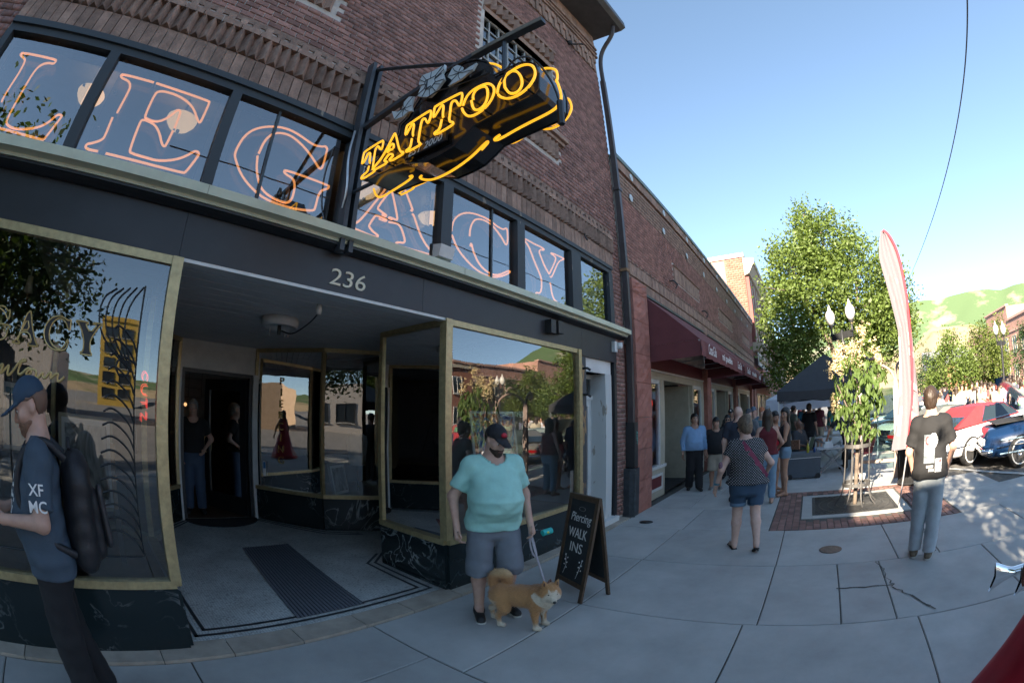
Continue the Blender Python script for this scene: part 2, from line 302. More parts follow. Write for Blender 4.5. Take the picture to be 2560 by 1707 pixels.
LEGACY={'L': [[(-1.668,3.318),(-1.498,3.309),(-1.286,3.301),(-1.021,3.289),(-1.01,3.302),(-0.947,3.488),(-0.95,3.507),(-0.997,3.507),(-1.04,3.432),(-1.118,3.374),(-1.258,3.335),(-1.372,3.329),(-1.45,3.347),(-1.472,3.387),(-1.461,3.639),(-1.454,3.839),(-1.411,3.891),(-1.355,3.913),(-1.3,3.911),(-1.291,3.943),(-1.313,3.955),(-1.684,3.957),(-1.725,3.947),(-1.708,3.927),(-1.644,3.906),(-1.619,3.887),(-1.607,3.786),(-1.618,3.678),(-1.63,3.533),(-1.619,3.511)],[(-1.654,3.478),(-1.671,3.361),(-1.702,3.338),(-1.668,3.318)]],'E': [[(-0.493,3.588),(-0.488,3.443),(-0.495,3.397),(-0.574,3.351),(-0.612,3.34),(-0.621,3.313),(-0.585,3.299),(-0.494,3.303)],[(-0.423,3.303),(0.261,3.31),(0.283,3.326),(0.344,3.488),(0.333,3.511),(0.3,3.515),(0.236,3.443),(0.147,3.388),(0.025,3.35),(-0.084,3.35),(-0.222,3.353),(-0.235,3.376),(-0.243,3.612),(-0.234,3.639),(-0.169,3.639),(-0.096,3.618),(-0.036,3.559),(0.003,3.496),(0.034,3.472),(0.048,3.489),(0.059,3.621)],[(0.064,3.644),(0.063,3.787),(0.047,3.809),(0.02,3.803),(-0.006,3.744),(-0.063,3.676),(-0.123,3.649),(-0.212,3.655),(-0.226,3.679),(-0.226,3.876),(-0.212,3.911),(-0.162,3.931),(-0.044,3.934),(0.07,3.91),(0.156,3.863),(0.213,3.792),(0.249,3.753),(0.263,3.772),(0.27,3.965),(0.259,3.974),(-0.261,3.981)],[(-0.284,3.981),(-0.597,3.975),(-0.606,3.957),(-0.584,3.937),(-0.51,3.929),(-0.472,3.894),(-0.462,3.837),(-0.472,3.634)]],'G': [[(1.457,3.943),(1.435,3.967),(1.407,3.947),(1.315,3.926),(1.177,3.967),(1.062,3.986),(0.942,3.972),(0.819,3.923),(0.721,3.852),(0.663,3.755),(0.64,3.644),(0.637,3.586),(0.655,3.55),(0.726,3.448),(0.831,3.366),(0.972,3.302),(1.129,3.288),(1.285,3.296),(1.434,3.327),(1.452,3.351),(1.459,3.474),(1.479,3.532),(1.535,3.566),(1.55,3.59),(1.535,3.603),(1.115,3.604),(1.097,3.584),(1.124,3.564),(1.194,3.552),(1.228,3.499),(1.23,3.387),(1.205,3.335),(1.165,3.319),(1.065,3.323),(0.958,3.358),(0.901,3.421),(0.854,3.531),(0.835,3.639)],[(0.839,3.662),(0.857,3.795),(0.906,3.883),(0.986,3.926),(1.092,3.933),(1.232,3.876),(1.345,3.794),(1.415,3.727),(1.439,3.728),(1.453,3.773),(1.457,3.943)]],'A': [[(2.247,3.979),(2.118,3.737),(2.005,3.539),(1.913,3.388),(1.865,3.342),(1.814,3.319),(1.811,3.304),(1.829,3.295),(2.097,3.274),(2.12,3.291),(2.116,3.306),(2.056,3.323),(2.013,3.355),(2.011,3.369),(2.06,3.475),(2.087,3.489),(2.188,3.485),(2.197,3.473),(2.179,3.462),(2.108,3.462)],[(2.229,3.834),(2.168,3.728),(2.077,3.563),(2.097,3.549),(2.188,3.527),(2.185,3.51),(2.136,3.515)],[(2.206,3.814),(2.248,3.73),(2.285,3.634),(2.322,3.529),(2.311,3.515),(2.231,3.52),(2.215,3.505),(2.258,3.503)],[(2.22,3.465),(2.321,3.486),(2.373,3.461),(2.435,3.344),(2.419,3.314),(2.364,3.308),(2.324,3.289),(2.326,3.267),(2.765,3.291)],[(2.284,3.994),(2.411,3.813),(2.489,3.695),(2.492,3.673),(2.466,3.67)],[(2.489,3.633),(2.508,3.645),(2.603,3.469),(2.691,3.377),(2.783,3.323)]],'C': [[(3.029,3.626),(3.045,3.726),(3.079,3.798),(3.154,3.873),(3.28,3.938),(3.431,3.967),(3.625,3.975),(3.774,3.935),(3.889,3.935),(3.938,3.972),(3.967,3.969),(3.977,3.823),(3.958,3.757),(3.928,3.755),(3.87,3.815),(3.775,3.876),(3.662,3.929),(3.519,3.937),(3.399,3.901),(3.343,3.831),(3.313,3.746),(3.309,3.659)],[(3.038,3.591),(3.063,3.558),(3.112,3.481),(3.208,3.405),(3.37,3.323),(3.536,3.284),(3.709,3.289),(3.854,3.334),(3.987,3.404),(4.022,3.433),(4.006,3.445),(3.968,3.431),(3.854,3.364),(3.745,3.322),(3.604,3.325),(3.466,3.383),(3.38,3.49),(3.354,3.553),(3.344,3.58),(3.328,3.581),(3.326,3.545)]],'Y': [[(4.871,3.627),(4.763,3.706),(4.672,3.831),(4.638,3.878),(4.675,3.919),(4.736,3.926),(4.766,3.947),(4.713,3.96),(4.547,3.954),(4.489,3.954),(4.322,3.961),(4.299,3.935),(4.386,3.9),(4.452,3.821),(4.539,3.693),(4.628,3.591),(4.679,3.521),(4.685,3.426),(4.666,3.339),(4.63,3.306),(4.561,3.302),(4.543,3.281),(4.571,3.264),(5.031,3.247),(5.057,3.263),(5.045,3.285),(4.981,3.29),(4.922,3.368),(4.901,3.477),(4.89,3.51),(4.87,3.491)],[(4.871,3.627),(4.98,3.773),(5.06,3.901),(5.028,3.929),(4.924,3.936),(4.943,3.957),(5.261,3.968),(5.274,3.952),(5.174,3.912),(5.088,3.834),(4.96,3.636),(4.919,3.593),(4.882,3.594)]]}
TATTOO={'T1': [[(2.541,3.535),(2.54,3.629),(2.523,3.639),(2.311,3.632),(2.291,3.617),(2.293,3.572),(2.298,3.545),(2.324,3.562),(2.343,3.597),(2.367,3.604),(2.385,3.584),(2.382,3.515),(2.379,3.424)],[(2.541,3.535),(2.505,3.54),(2.482,3.592),(2.452,3.595),(2.44,3.568),(2.438,3.508),(2.427,3.487)],[(2.434,3.465),(2.441,3.42),(2.506,3.416),(2.52,3.398),(2.498,3.38),(2.341,3.38),(2.35,3.396),(2.382,3.414)]],'A1': [[(2.377,3.415),(2.266,3.469),(2.169,3.622),(2.155,3.615),(2.077,3.419),(2.034,3.399),(2.036,3.381),(2.155,3.382),(2.184,3.399),(2.176,3.411),(2.146,3.417),(2.155,3.436),(2.195,3.459),(2.237,3.431),(2.245,3.42),(2.204,3.397),(2.207,3.387),(2.338,3.395)],[(2.22,3.479),(2.203,3.527),(2.174,3.537),(2.154,3.515),(2.152,3.479),(2.196,3.492),(2.22,3.479)]],'T2': [[(2.028,3.537),(2.04,3.547),(2.037,3.615),(2.018,3.622),(1.816,3.631),(1.797,3.62),(1.795,3.566),(1.811,3.523),(1.825,3.535),(1.85,3.584),(1.869,3.59),(1.884,3.574),(1.889,3.482),(1.892,3.406),(1.863,3.385),(1.87,3.373),(1.998,3.378),(2.01,3.395),(1.992,3.398),(1.965,3.404),(1.961,3.471)],[(1.945,3.486),(1.955,3.491),(1.96,3.526),(1.956,3.593),(1.977,3.604),(2.009,3.568),(2.028,3.537)]],'T3': [[(1.762,3.544),(1.771,3.554),(1.768,3.633),(1.756,3.638),(1.542,3.63),(1.525,3.616),(1.525,3.56),(1.537,3.52),(1.549,3.526),(1.573,3.579),(1.594,3.595),(1.617,3.584),(1.618,3.51),(1.623,3.436),(1.582,3.411),(1.584,3.39),(1.727,3.385),(1.745,3.401),(1.734,3.411),(1.697,3.414),(1.688,3.486)],[(1.673,3.493),(1.683,3.514),(1.682,3.601),(1.702,3.616),(1.739,3.568),(1.762,3.544)]],'O1': [[(1.519,3.487),(1.505,3.449),(1.472,3.399),(1.421,3.376),(1.344,3.386),(1.291,3.431),(1.272,3.487),(1.28,3.534),(1.316,3.579),(1.367,3.596),(1.448,3.595),(1.491,3.564),(1.513,3.503)],[(1.431,3.504),(1.438,3.55),(1.41,3.585),(1.352,3.578),(1.326,3.545),(1.32,3.484),(1.332,3.431),(1.366,3.405),(1.408,3.409),(1.432,3.447),(1.446,3.508)]],'O2': [[(1.245,3.446),(1.224,3.413),(1.179,3.378),(1.116,3.366),(1.048,3.387),(1.004,3.436),(0.993,3.482),(1.006,3.543),(1.043,3.579),(1.094,3.595),(1.159,3.586),(1.219,3.558),(1.246,3.511),(1.252,3.461)],[(1.199,3.484),(1.206,3.55),(1.179,3.589),(1.133,3.58),(1.101,3.539),(1.08,3.47),(1.087,3.415),(1.122,3.391),(1.166,3.411),(1.189,3.456),(1.199,3.48)]]}
BORDER={'b1': [[(2.172,3.339),(2.141,3.334),(2.139,3.318),(2.217,3.303),(2.386,3.292),(2.499,3.288),(2.567,3.338),(2.606,3.411)]],'b2': [[(2.039,3.292),(2.067,3.284),(1.996,3.238),(1.904,3.208),(1.76,3.208),(1.605,3.241),(1.496,3.299),(1.467,3.311),(1.466,3.297),(1.516,3.266)]],'b3': [[(1.375,3.316),(1.417,3.306),(1.416,3.292),(1.381,3.284),(1.22,3.308),(1.012,3.325),(0.967,3.36),(0.949,3.408),(0.968,3.523),(0.976,3.543)],[(0.976,3.543),(0.966,3.56),(0.967,3.626),(0.997,3.663),(1.042,3.688),(1.069,3.69)]],'b4': [[(1.49,4.009),(1.423,3.957),(1.359,3.874),(1.321,3.815)]]}
SIGN={'box': [(2.522,3.393),(2.55,3.513),(2.347,3.554),(2.182,3.649),(2.176,3.733),(2.099,3.761),(1.966,3.931),(1.749,3.995),(1.574,3.975),(1.456,3.92),(1.375,3.843),(1.326,3.733),(1.314,3.675),(1.226,3.672),(1.13,3.673),(1.064,3.642),(1.015,3.588),(1.0,3.501),(1.005,3.393),(1.024,3.367),(1.393,3.348),(1.456,3.344),(1.512,3.308),(1.606,3.261),(1.707,3.25),(1.839,3.253),(2.009,3.32),(2.07,3.347)],'plate': [(2.032,3.345),(2.002,3.395),(1.658,3.408),(1.65,3.319)],'crest': [(1.97,3.859),(1.934,3.945),(1.971,3.961),(1.968,4.019),(1.945,4.052),(1.845,4.023),(1.72,4.014),(1.717,3.959),(1.734,3.934),(1.707,3.855),(1.74,3.829),(1.78,3.79),(1.831,3.766),(1.911,3.813)],'wingL': [(2.204,3.771),(2.258,3.884),(2.185,3.837),(2.136,3.827),(2.121,3.893),(2.074,3.916),(2.013,3.885),(2.023,3.849),(2.025,3.8),(2.006,3.74),(2.048,3.76),(2.087,3.755),(2.106,3.743)],'wingR': [(1.666,3.77),(1.64,3.812),(1.683,3.867),(1.661,3.899),(1.642,3.934),(1.6,3.93),(1.555,3.886),(1.551,3.829),(1.491,3.836),(1.428,3.837),(1.457,3.788),(1.503,3.781),(1.558,3.762),(1.615,3.766)]}
GOLDTXT={'G': [[(-0.951,2.156),(-0.91,2.162),(-0.881,2.143),(-0.867,2.137),(-0.854,2.152),(-0.853,2.092),(-0.869,2.09),(-0.892,2.12),(-0.931,2.142),(-0.965,2.143)],[(-0.928,2.055),(-0.834,2.056),(-0.839,2.042),(-0.855,2.037),(-0.858,1.988),(-0.888,1.967),(-0.927,1.959)]],'A': [[(-0.684,2.162),(-0.711,2.139),(-0.746,2.013),(-0.779,1.971),(-0.806,1.967),(-0.805,1.959),(-0.738,1.96),(-0.739,1.971),(-0.759,1.973),(-0.758,1.987),(-0.737,2.031),(-0.668,2.037),(-0.64,1.984),(-0.673,1.971),(-0.671,1.958),(-0.583,1.964),(-0.585,1.974),(-0.604,1.977),(-0.651,2.075),(-0.676,2.16),(-0.684,2.162)],[(-0.735,2.042),(-0.695,2.119),(-0.67,2.051),(-0.735,2.042)]],'C': [[(-0.346,2.159),(-0.366,2.147),(-0.411,2.166),(-0.448,2.167),(-0.504,2.148),(-0.541,2.101),(-0.551,2.05),(-0.532,2.003),(-0.482,1.966),(-0.422,1.96),(-0.358,1.974),(-0.348,2.033),(-0.356,2.037),(-0.381,1.984),(-0.423,1.968),(-0.462,1.982),(-0.496,2.013),(-0.507,2.056),(-0.497,2.107),(-0.459,2.148),(-0.416,2.154),(-0.382,2.134),(-0.357,2.093),(-0.343,2.095),(-0.346,2.159)]],'Y': [[(-0.303,2.159),(-0.209,2.161),(-0.207,2.15),(-0.232,2.146),(-0.185,2.099),(-0.145,2.144),(-0.151,2.155),(-0.175,2.154),(-0.173,2.163),(-0.102,2.164),(-0.104,2.155),(-0.124,2.147),(-0.179,2.061),(-0.177,1.994),(-0.157,1.969),(-0.16,1.963),(-0.248,1.963),(-0.25,1.974),(-0.226,1.982),(-0.229,2.057),(-0.278,2.143),(-0.301,2.148),(-0.303,2.159)]],'D': [[(-0.899,1.807),(-0.86,1.828),(-0.873,1.796),(-0.886,1.762),(-0.841,1.8),(-0.812,1.828),(-0.817,1.798),(-0.826,1.77),(-0.806,1.767),(-0.762,1.81),(-0.742,1.84),(-0.699,1.873),(-0.66,1.872),(-0.727,1.853),(-0.706,1.866),(-0.731,1.809),(-0.732,1.782),(-0.705,1.785),(-0.662,1.823),(-0.632,1.832),(-0.619,1.807),(-0.651,1.781),(-0.667,1.795),(-0.632,1.827),(-0.594,1.826),(-0.577,1.812),(-0.59,1.778),(-0.56,1.782),(-0.526,1.824),(-0.531,1.791),(-0.508,1.783),(-0.474,1.825),(-0.459,1.827),(-0.47,1.782),(-0.429,1.819),(-0.401,1.828),(-0.413,1.794),(-0.397,1.774),(-0.356,1.812)]]}
# ------------------------------------------------------------------ ground, sidewalk, street
KERB = [(-80, -5.6), (4.5, -5.6), (6.6, -5.4), (8.2, -4.9), (9.2, -4.35), (9.9, -4.0), (10.6, -3.55), (11.3, -3.3), (90, -3.3)]
def rise(x, y): return 0.018*max(0.0, math.hypot(x-10, y+4)-9.0) if (x > 8 and y < -6) else 0.0
def ground():
    # street: one sheet to the horizon, falling 0.14 below the sidewalk, climbing gently away up the cross street
    xs = [-4000, -400, -80, -30, -10, 0, 6, 9, 12, 15, 18, 22, 26, 30, 36, 44, 60, 90, 200, 800, 4000]; ys = [-4000, -900, -200, -80, -50, -40, -32, -26, -21, -17, -14, -11, -9, -7, -5.5, -3.2, 3, 20, 300, 4000]
    V = [(x, y, -0.14+min(rise(x, y), 1.6)) for y in ys for x in xs]; n = len(xs)
    F = [(j*n+i, j*n+i+1, (j+1)*n+i+1, (j+1)*n+i) for j in range(len(ys)-1) for i in range(n-1)]
    struct(mesh_obj('street', np_mesh('street', V, F, True), M_asph))
    # sidewalk body with its kerb edge
    b = MB(); k = KERB; n = len(k); top = [(x, y, -0.012) for x, y in k]; bot = [(x, y, -0.2) for x, y in k]
    b.add(top+bot, [(i, i+1, n+i+1, n+i)[::-1] for i in range(n-1)])
    b.add(top+[(x, 3.06, -0.012) for x, y in k], [(i, i+1, n+i+1, n+i) for i in range(n-1)])
    sw = struct(b.build('sidewalk', M_joint))
    kb = MB(); cl = [(x, y+0.08, -0.06) for x, y in k]
    for i in range(n-1):
        a, c = Vector(k[i]+(0,)), Vector(k[i+1]+(0,)); d = (c-a).normalized(); nn = Vector((-d.y, d.x, 0)); L_ = (c-a).length
        if a.x < -3 or L_ > 30: a = a if a.x > -3 else Vector((-3, k[i][1], 0)); c = c if c.x < 40 else Vector((40, k[i+1][1], 0)); L_ = (c-a).length
        m = max(1, int(L_/1.6))
        for j in range(m):
            p, q = a+(c-a)*(j/m)+d*0.006, a+(c-a)*((j+1)/m)-d*0.006
            kk = MB(); w_ = nn*0.16
            kk.add([p+Vector((0,0,-.16)), q+Vector((0,0,-.16)), q+w_+Vector((0,0,-.16)), p+w_+Vector((0,0,-.16)), p+Vector((0,0,.004))-nn*0.004, q+Vector((0,0,.004))-nn*0.004, q+w_+Vector((0,0,.004)), p+w_+Vector((0,0,.004))], [(4,5,6,7),(0,1,5,4),(1,2,6,5),(3,0,4,7)])
            kk.build('kerb_stone', M_conc, sw)
    # concrete slabs, one object each
    def ky(x):
        for (x0, y0), (x1, y1) in zip(KERB[:-1], KERB[1:]):
            if x0 <= x <= x1: return y0+(y1-y0)*(x-x0)/(x1-x0)
        return -3.3
    def slab(x0, x1, y0, y1, crack=None):
        g = 0.006; z = random.uniform(-0.002, 0.002); e = 0.006
        x0 += g; x1 -= g; y0 += g; y1 -= g
        if x1-x0 < .05 or y1-y0 < .05: return
        V = [(x0,y0,-.011),(x1,y0,-.011),(x1,y1,-.011),(x0,y1,-.011),(x0,y0,z-e),(x1,y0,z-e),(x1,y1,z-e),(x0,y1,z-e),(x0+e,y0+e,z),(x1-e,y0+e,z),(x1-e,y1-e,z),(x0+e,y1-e,z)]
        MB().add(V, [(i,(i+1)%4,4+(i+1)%4,4+i) for i in range(4)]+[(4+i,4+(i+1)%4,8+(i+1)%4,8+i) for i in range(4)]+[(8,9,10,11)]).build('slab', M_conc, sw)
    strips = [(-3.2,-1.208,[2.88,1.4,0,-1.5,-3,-4.4]),(-1.208,.33,[2.88,2.4,.9,-.6,-2.1,-3.6]),(.33,1.91,[2.88,2.206,.7,-.8,-2.3,-3.8]),(1.91,3.44,[2.88,1.885,.38,-1.18,-2.7,-4.2]),(3.44,4.925,[2.88,1.88,.26,-.47,-.98,-2.4,-3.9]),(4.925,6.44,[2.88,1.867,.255,-1.24,-1.8,-3.4])]
    for x0, x1, ys in strips:
        yk = min(ky(x0), ky(x1))+.17; ys = [y for y in ys if y > yk+.3]+[yk]
        for a, c in zip(ys[:-1], ys[1:]): slab(x0, x1, c, a)
    for x0, x1 in [(6.44,7.9),(7.9,9.35),(9.35,10.9),(10.9,12.4),(12.4,13.9),(13.9,15.4),(15.4,17),(17,18.6),(18.6,20.2),(20.2,22),(22,24),(24,26),(26,28)]:
        yk = max(ky(x0), ky(x1))+.17
        ys = [2.9,1.83,.5] if x0 < 9 else [2.9,1.83,.5,-1,yk]
        if 7 < x0 < 9: ys = [2.9,2.14,.5]
        for a, c in zip(ys[:-1], ys[1:]): slab(x0, x1, c, a)
    for x0, x1 in [(6.44,7.9),(7.9,9.35)]: slab(x0, x1, max(ky(x0), ky(x1))+.17, -2.65)
    # red brick paving round the tree grate
    red = mat('paver', (0.21, 0.115, 0.095), 0.85, var=0.2, vs=8, bump=0.4, bs=90, isl=0.3)
    G0, G1, H0, H1 = 7.27, 8.72, -1.72, -0.16        # grate
    av = [(G0-.19, G1+.19, H0-.19, H1+.19)]
    mk = lambda u, v, d: (u, v, -0.012+d)
    bricks(sw, [(6.46, 9.33, -2.62, 0.49)], 0, 1, mk, red, 300, (0.205, 0.098), 0.012, 0.012, lambda u, v: u+abs(v+.5)*.2, 'paver', av)
    for i, r in enumerate([(G0-.18, G1+.18, H1, H1+.18), (G0-.18, G1+.18, H0-.18, H0), (G0-.18, G0, H0+.004, H1-.004), (G1, G1+.18, H0+.004, H1-.004)]): bx('grate_border', M_conc, sw, r[0], r[1], r[2], r[3], -.011, .003)
    # cast-iron tree grate with radial slots
    gr = empty('tree_grate', 'square cast iron grate with radial slots around the flowering sapling', 'tree grate', (7.95, -.97, 0))
    cx, cy = 7.95, -.97; rust = mat('grate_iron', (0.035, 0.034, 0.033), 0.65, var=0.3)
    bx('pit', M_joint, gr, G0-cx, G1-cx, H0-cy, H1-cy, -.011, -.008)
    b = MB(); q = [G0-cx+.01, G1-cx-.01, H0-cy+.01, H1-cy-.01]
    b.box(q[0], q[1], q[2], q[2]+.05, -.008, .006).box(q[0], q[1], q[3]-.05, q[3], -.008, .006).box(q[0], q[0]+.05, q[2]+.05, q[3]-.05, -.008, .006).box(q[1]-.05, q[1], q[2]+.05, q[3]-.05, -.008, .006)
    b.build('rim', rust, gr)
    for k2 in range(64):
        t = 2*math.pi*(k2+.5)/64; d = Vector((math.cos(t), math.sin(t), 0)); n_ = Vector((-d.y, d.x, 0))
        L_ = min((q[1]-.05 if d.x > 0 else -(q[0]+.05))/max(abs(d.x), 1e-3), (q[3]-.05 if d.y > 0 else -(q[2]+.05))/max(abs(d.y), 1e-3))
        bb = MB(); a, c = d*.2, d*L_; wa, wc = n_*.007, n_*.024
        bb.add([a-wa+Vector((0,0,-.006)), c-wc+Vector((0,0,-.006)), c+wc+Vector((0,0,-.006)), a+wa+Vector((0,0,-.006)), a-wa+Vector((0,0,.005)), c-wc+Vector((0,0,.005)), c+wc+Vector((0,0,.005)), a+wa+Vector((0,0,.005))], [(4,5,6,7),(0,1,5,4),(1,2,6,5),(2,3,7,6),(3,0,4,7)])
        bb.build('bar', rust, gr)
    for rr in (.2, .36, .52, .68):
        bb = MB(); n2 = 48; V = []
        for rad in (rr-.012, rr+.012):
            V += [(rad*math.cos(2*math.pi*j/n2), rad*math.sin(2*math.pi*j/n2), .007) for j in range(n2)]
        bb.add(V, [(j, (j+1) % n2, n2+(j+1) % n2, n2+j)[::-1] for j in range(n2)]).build('ring', rust, gr)
    # cracks with weeds and dirt on the slabs, manhole, drain
    def crack(name, pts, w_):
        b = MB()
        for (a, c) in zip(pts[:-1], pts[1:]):
            d = Vector((c[0]-a[0], c[1]-a[1], 0)).normalized(); nn = Vector((-d.y, d.x, 0))*w_*random.uniform(.6, 1.3)
            A, B = Vector((a[0], a[1], .0045)), Vector((c[0], c[1], .0045)); b.add([A-nn, B-nn, B+nn, A+nn], [(0, 1, 2, 3)])
        b.build(name, M_joint, sw)
    def jag(a, c, n=14, s=.03): return [(a[0]+(c[0]-a[0])*i/n+random.uniform(-s, s), a[1]+(c[1]-a[1])*i/n+random.uniform(-s, s)) for i in range(n+1)]
    crack('crack', jag((4.9, -.95), (4.15, -1.05)), .006); crack('crack', jag((4.15, -1.05), (3.5, -1.35), 10), .011); crack('crack', jag((6.4, -1.85), (5.0, -1.75), 18), .006); crack('crack', jag((4.2, -.45), (4.18, -1.05), 8, .012), .012)
    mh = tag(MB().lathe([(.001,.001),(.15,.001),(.15,.006),(.13,.008),(.001,.008)], n=28).build('valve_cover', mat('rusty_cover', (0.17, 0.115, 0.08), 0.8, var=.3, vs=20, bump=.4), None, True, (5.46, -.41, 0)), 'round rusty valve cover set in the concrete sidewalk', 'cover')
    dr = tag(MB().lathe([(.001,.001),(.11,.001),(.11,.006),(.001,.008)], n=24).build('cleanout_cover', M_iron, None, True, (6.76, 2.53, 0)), 'small dark oval cover in the sidewalk beside the red stone pier', 'cover')
    # sandstone step along the shop front
    st = struct(bx('step', M_joint, None, -3.2, 7.1, 2.89, 3.2, -.012, .008))
    x = -3.2
    while x < 6.9:
        L_ = random.uniform(.5, .62); x1 = min(x+L_, 7.0); z = .02+random.uniform(-.002, .002)
        MB().box(x+.004, x1-.004, 2.885, 3.13, -.011, z).build('step_stone', M_step, st); x = x1
    # painted lines in the parking bays
    for i in range(3):
        a = Vector((11.6+i*2.95, -3.6, -.134)); d = Vector((.36, -.93, 0)); n_ = Vector((.93, .36, 0))*.05; c = a+d*5.2
        z = Vector((0, 0, .004)); struct(MB().add([a-n_+z, c-n_+z, c+n_+z, a+n_+z], [(0, 1, 2, 3)]).build('parking_line', mat('road_paint', (.55, .55, .53), .8, var=.3, vs=5)))
ground()
# ------------------------------------------------------------------ the tattoo shop building
FY = 3.07                       # facade plane; the street side is -Y
def shop():
    B = empty('shop_building', 'tall dark red brick building with black shopfront and neon letter windows', 'building', (0, 0, 0))
    # upper wall: mortar body, bricks laid on it
    w = MB(); wx = [(3.335, 5.2, 6.0, 7.72)]
    WL, WR, WB, WT = 3.335, 5.16, 5.99, 7.6
    def wallrect(x0, x1, z0, z1): w.box(x0, x1, FY, FY+.4, z0, z1)
    wins = [(WL, WR), (-.78, 1.05)]
    zs = [(4.235, WB), (WB, WT), (WT, 10.4)]
    wallrect(-9, 7.13, 4.235, WB); wallrect(-9, 7.13, WT, 10.4)
    xs = [-9]+[v for a in sorted(wins) for v in a]+[7.13]
    for i in range(0, len(xs), 2): wallrect(xs[i], xs[i+1], WB, WT)
    wallrect(-9, -2.03, -.1, 4.235); wallrect(6.74, 7.13, -.1, 4.235)
    w.build('wall', M_mortar, B)
    mk = lambda u, v, d: (u, FY-d, v)
    av = [(a-.02, b+.02, WB-.5, WT+.58) for a, b in wins]
    key = lambda u, v: math.hypot(u-.8, (v-1.75)*1.0)
    bricks(B, [(-4.5, 7.12, 4.955, 9.0), (-4.5, -2.05, .2, 4.955), (6.76, 7.12, .05, 4.22), (6.76, 7.12, 4.22, 4.955)], 0, 1, mk, M_brick, 300, (.150, .062), .010, .012, key, 'brick', av)
    # corbelled soldier courses above the shop windows: flat soldiers, dogtooth soldiers, projecting course, header dentils
    x = -2.03; n = 0; low = MB(); up = MB(); den = MB()
    def piece(nm, b): b.build(nm, M_soldier, B)
    low_me = MB().box(.004, .097, -.03, .02, 0, .235).mesh('soldier_brick'); low_me.materials.append(M_soldier)
    up_me = MB().prism([(.0, .01), (.05, -.065), (.101, .01)], 2, 0, .232).mesh('dogtooth_brick'); up_me.materials.append(M_soldier)
    den_me = MB().box(.01, .085, -.05, .0, 0, .085).mesh('dentil_brick'); den_me.materials.append(M_soldier)
    while x < 6.72:
        for me, nm, z, yo in ((low_me, 'soldier_brick', 4.24, 0), (up_me, 'dogtooth_brick', 4.492, -.02)):
            o = bpy.data.objects.new(nm, me); link(o, B); o.location = (x, FY+yo+random.uniform(-.003, .003), z)
        x += .1015
    x = -2.03
    while x < 6.72:
        o = bpy.data.objects.new('dentil_brick', den_me); link(o, B); o.location = (x, FY, 4.80+random.uniform(-.002, .002)); x += .138
    b = MB(); x = -2.03
    while x < 6.7:
        b.box(x+.003, x+.2, FY-.075, FY, 4.728, 4.79); x += .205
    o = b.build('brickwork', M_soldier, B); o['kind'] = 'stuff'
    b = MB(); b.box(-2.05, 6.74, FY-.012, FY, 4.885, 4.95); b.build('band_course', M_soldier, B)
    # corbel table and eave under the roof
    b = MB(); x = -4.5
    while x < 7.0:
        b.box(x+.006, x+.1, FY-.03, FY, 9.02, 9.30).box(x+.006, x+.1, FY-.06, FY, 9.32, 9.52) if int((x+9)/.107) % 2 else b.box(x+.006, x+.1, FY-.05, FY, 9.02, 9.52)
        x += .107
    for i, (z0, z1, p) in enumerate([(9.54, 9.60, .09), (9.61, 9.67, .05), (9.68, 9.74, .09), (9.75, 9.81, .06), (9.82, 9.88, .1), (9.89, 9.99, .07), (10.0, 10.38, .05)]):
        x = -4.5
        while x < 7.08: b.box(x+.004, min(x+.205, 7.12), FY-p, FY, z0, z1); x += .209
    o = b.build('brickwork', M_soldier, B); o['kind'] = 'stuff'
    rb = mat('roof_edge', (0.07, 0.075, 0.08), 0.5, var=.2)
    MB().prism([(3.5, 10.4), (2.3, 10.36), (2.18, 10.42), (2.18, 10.62), (3.5, 10.75)], 0, -9, 7.25).build('eave', rb, B)
    # steel sash windows upstairs with brick lintel and corbelled sill
    steel = mat('steel_sash', (0.36, 0.36, 0.34), 0.6, var=.2)
    for (a, c) in wins:
        win = bx('window', steel, B, a, c, FY+.10, FY+.13, WB, WB+.05); fb = MB(); n = 8
        for i in range(n+1): xx = a+(c-a)*i/n; fb.box(xx-.012, xx+.012, FY+.09, FY+.115, WB+.05, WT)
        for zz in (WB+.32, WB+.62, WB+1.07, WB+1.32): fb.box(a, c, FY+.095, FY+.112, zz-.01, zz+.01)
        fb.box(a, c, FY+.085, FY+.12, WB+.78, WB+.83).box(a, c, FY+.09, FY+.12, WT-.04, WT); fb.build('sash_bars', steel, win)
        MB().quad((a, FY+.118, WB), (c, FY+.118, WB), (c, FY+.118, WT), (a, FY+.118, WT)).build('pane', M_upglass, win)
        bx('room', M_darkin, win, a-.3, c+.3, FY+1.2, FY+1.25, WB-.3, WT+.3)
        lb = MB(); x = a-.04
        bx('lintel', M_soldier, B, a-.05, c+.05, FY-.01, FY+.2, WT, WT+.12)
        while x < c-.05:
            MB().prism([(0, .01), (.07, -.07), (.14, .01)], 2, 0, .28).build('dogtooth_brick', M_soldier, B, loc=(x, FY-.02, WT+.125)); x += .146
        bx('lintel_course', M_soldier, B, a-.06, c+.06, FY-.08, FY, WT+.41, WT+.47)
        bx('window_sill', M_soldier, B, a-.1, c+.17, FY-.12, FY+.1, WB-.07, WB)
        bx('sill_course', M_soldier, B, a-.08, c+.12, FY-.07, FY, WB-.14, WB-.075)
        x = a-.06
        while x < c-.02:
            MB().prism([(0, .01), (.05, -.05), (.1, .01)], 2, 0, .3).build('dogtooth_brick', M_soldier, B, loc=(x, FY-.01, WB-.45)); x += .104
    # downspout
    dk = mat('brown_pipe', (0.055, 0.045, 0.045), 0.5, var=.2)
    d = MB(); d.tube(smooth_path([(7.0, 2.4, 10.35), (7.0, 2.45, 10.05), (7.12, 2.85, 9.75), (7.17, 2.97, 9.4), (7.17, 2.97, 8.8)], 2), .05, 8); d.box(7.125, 7.22, 2.93, 3.03, 1.62, 8.8)
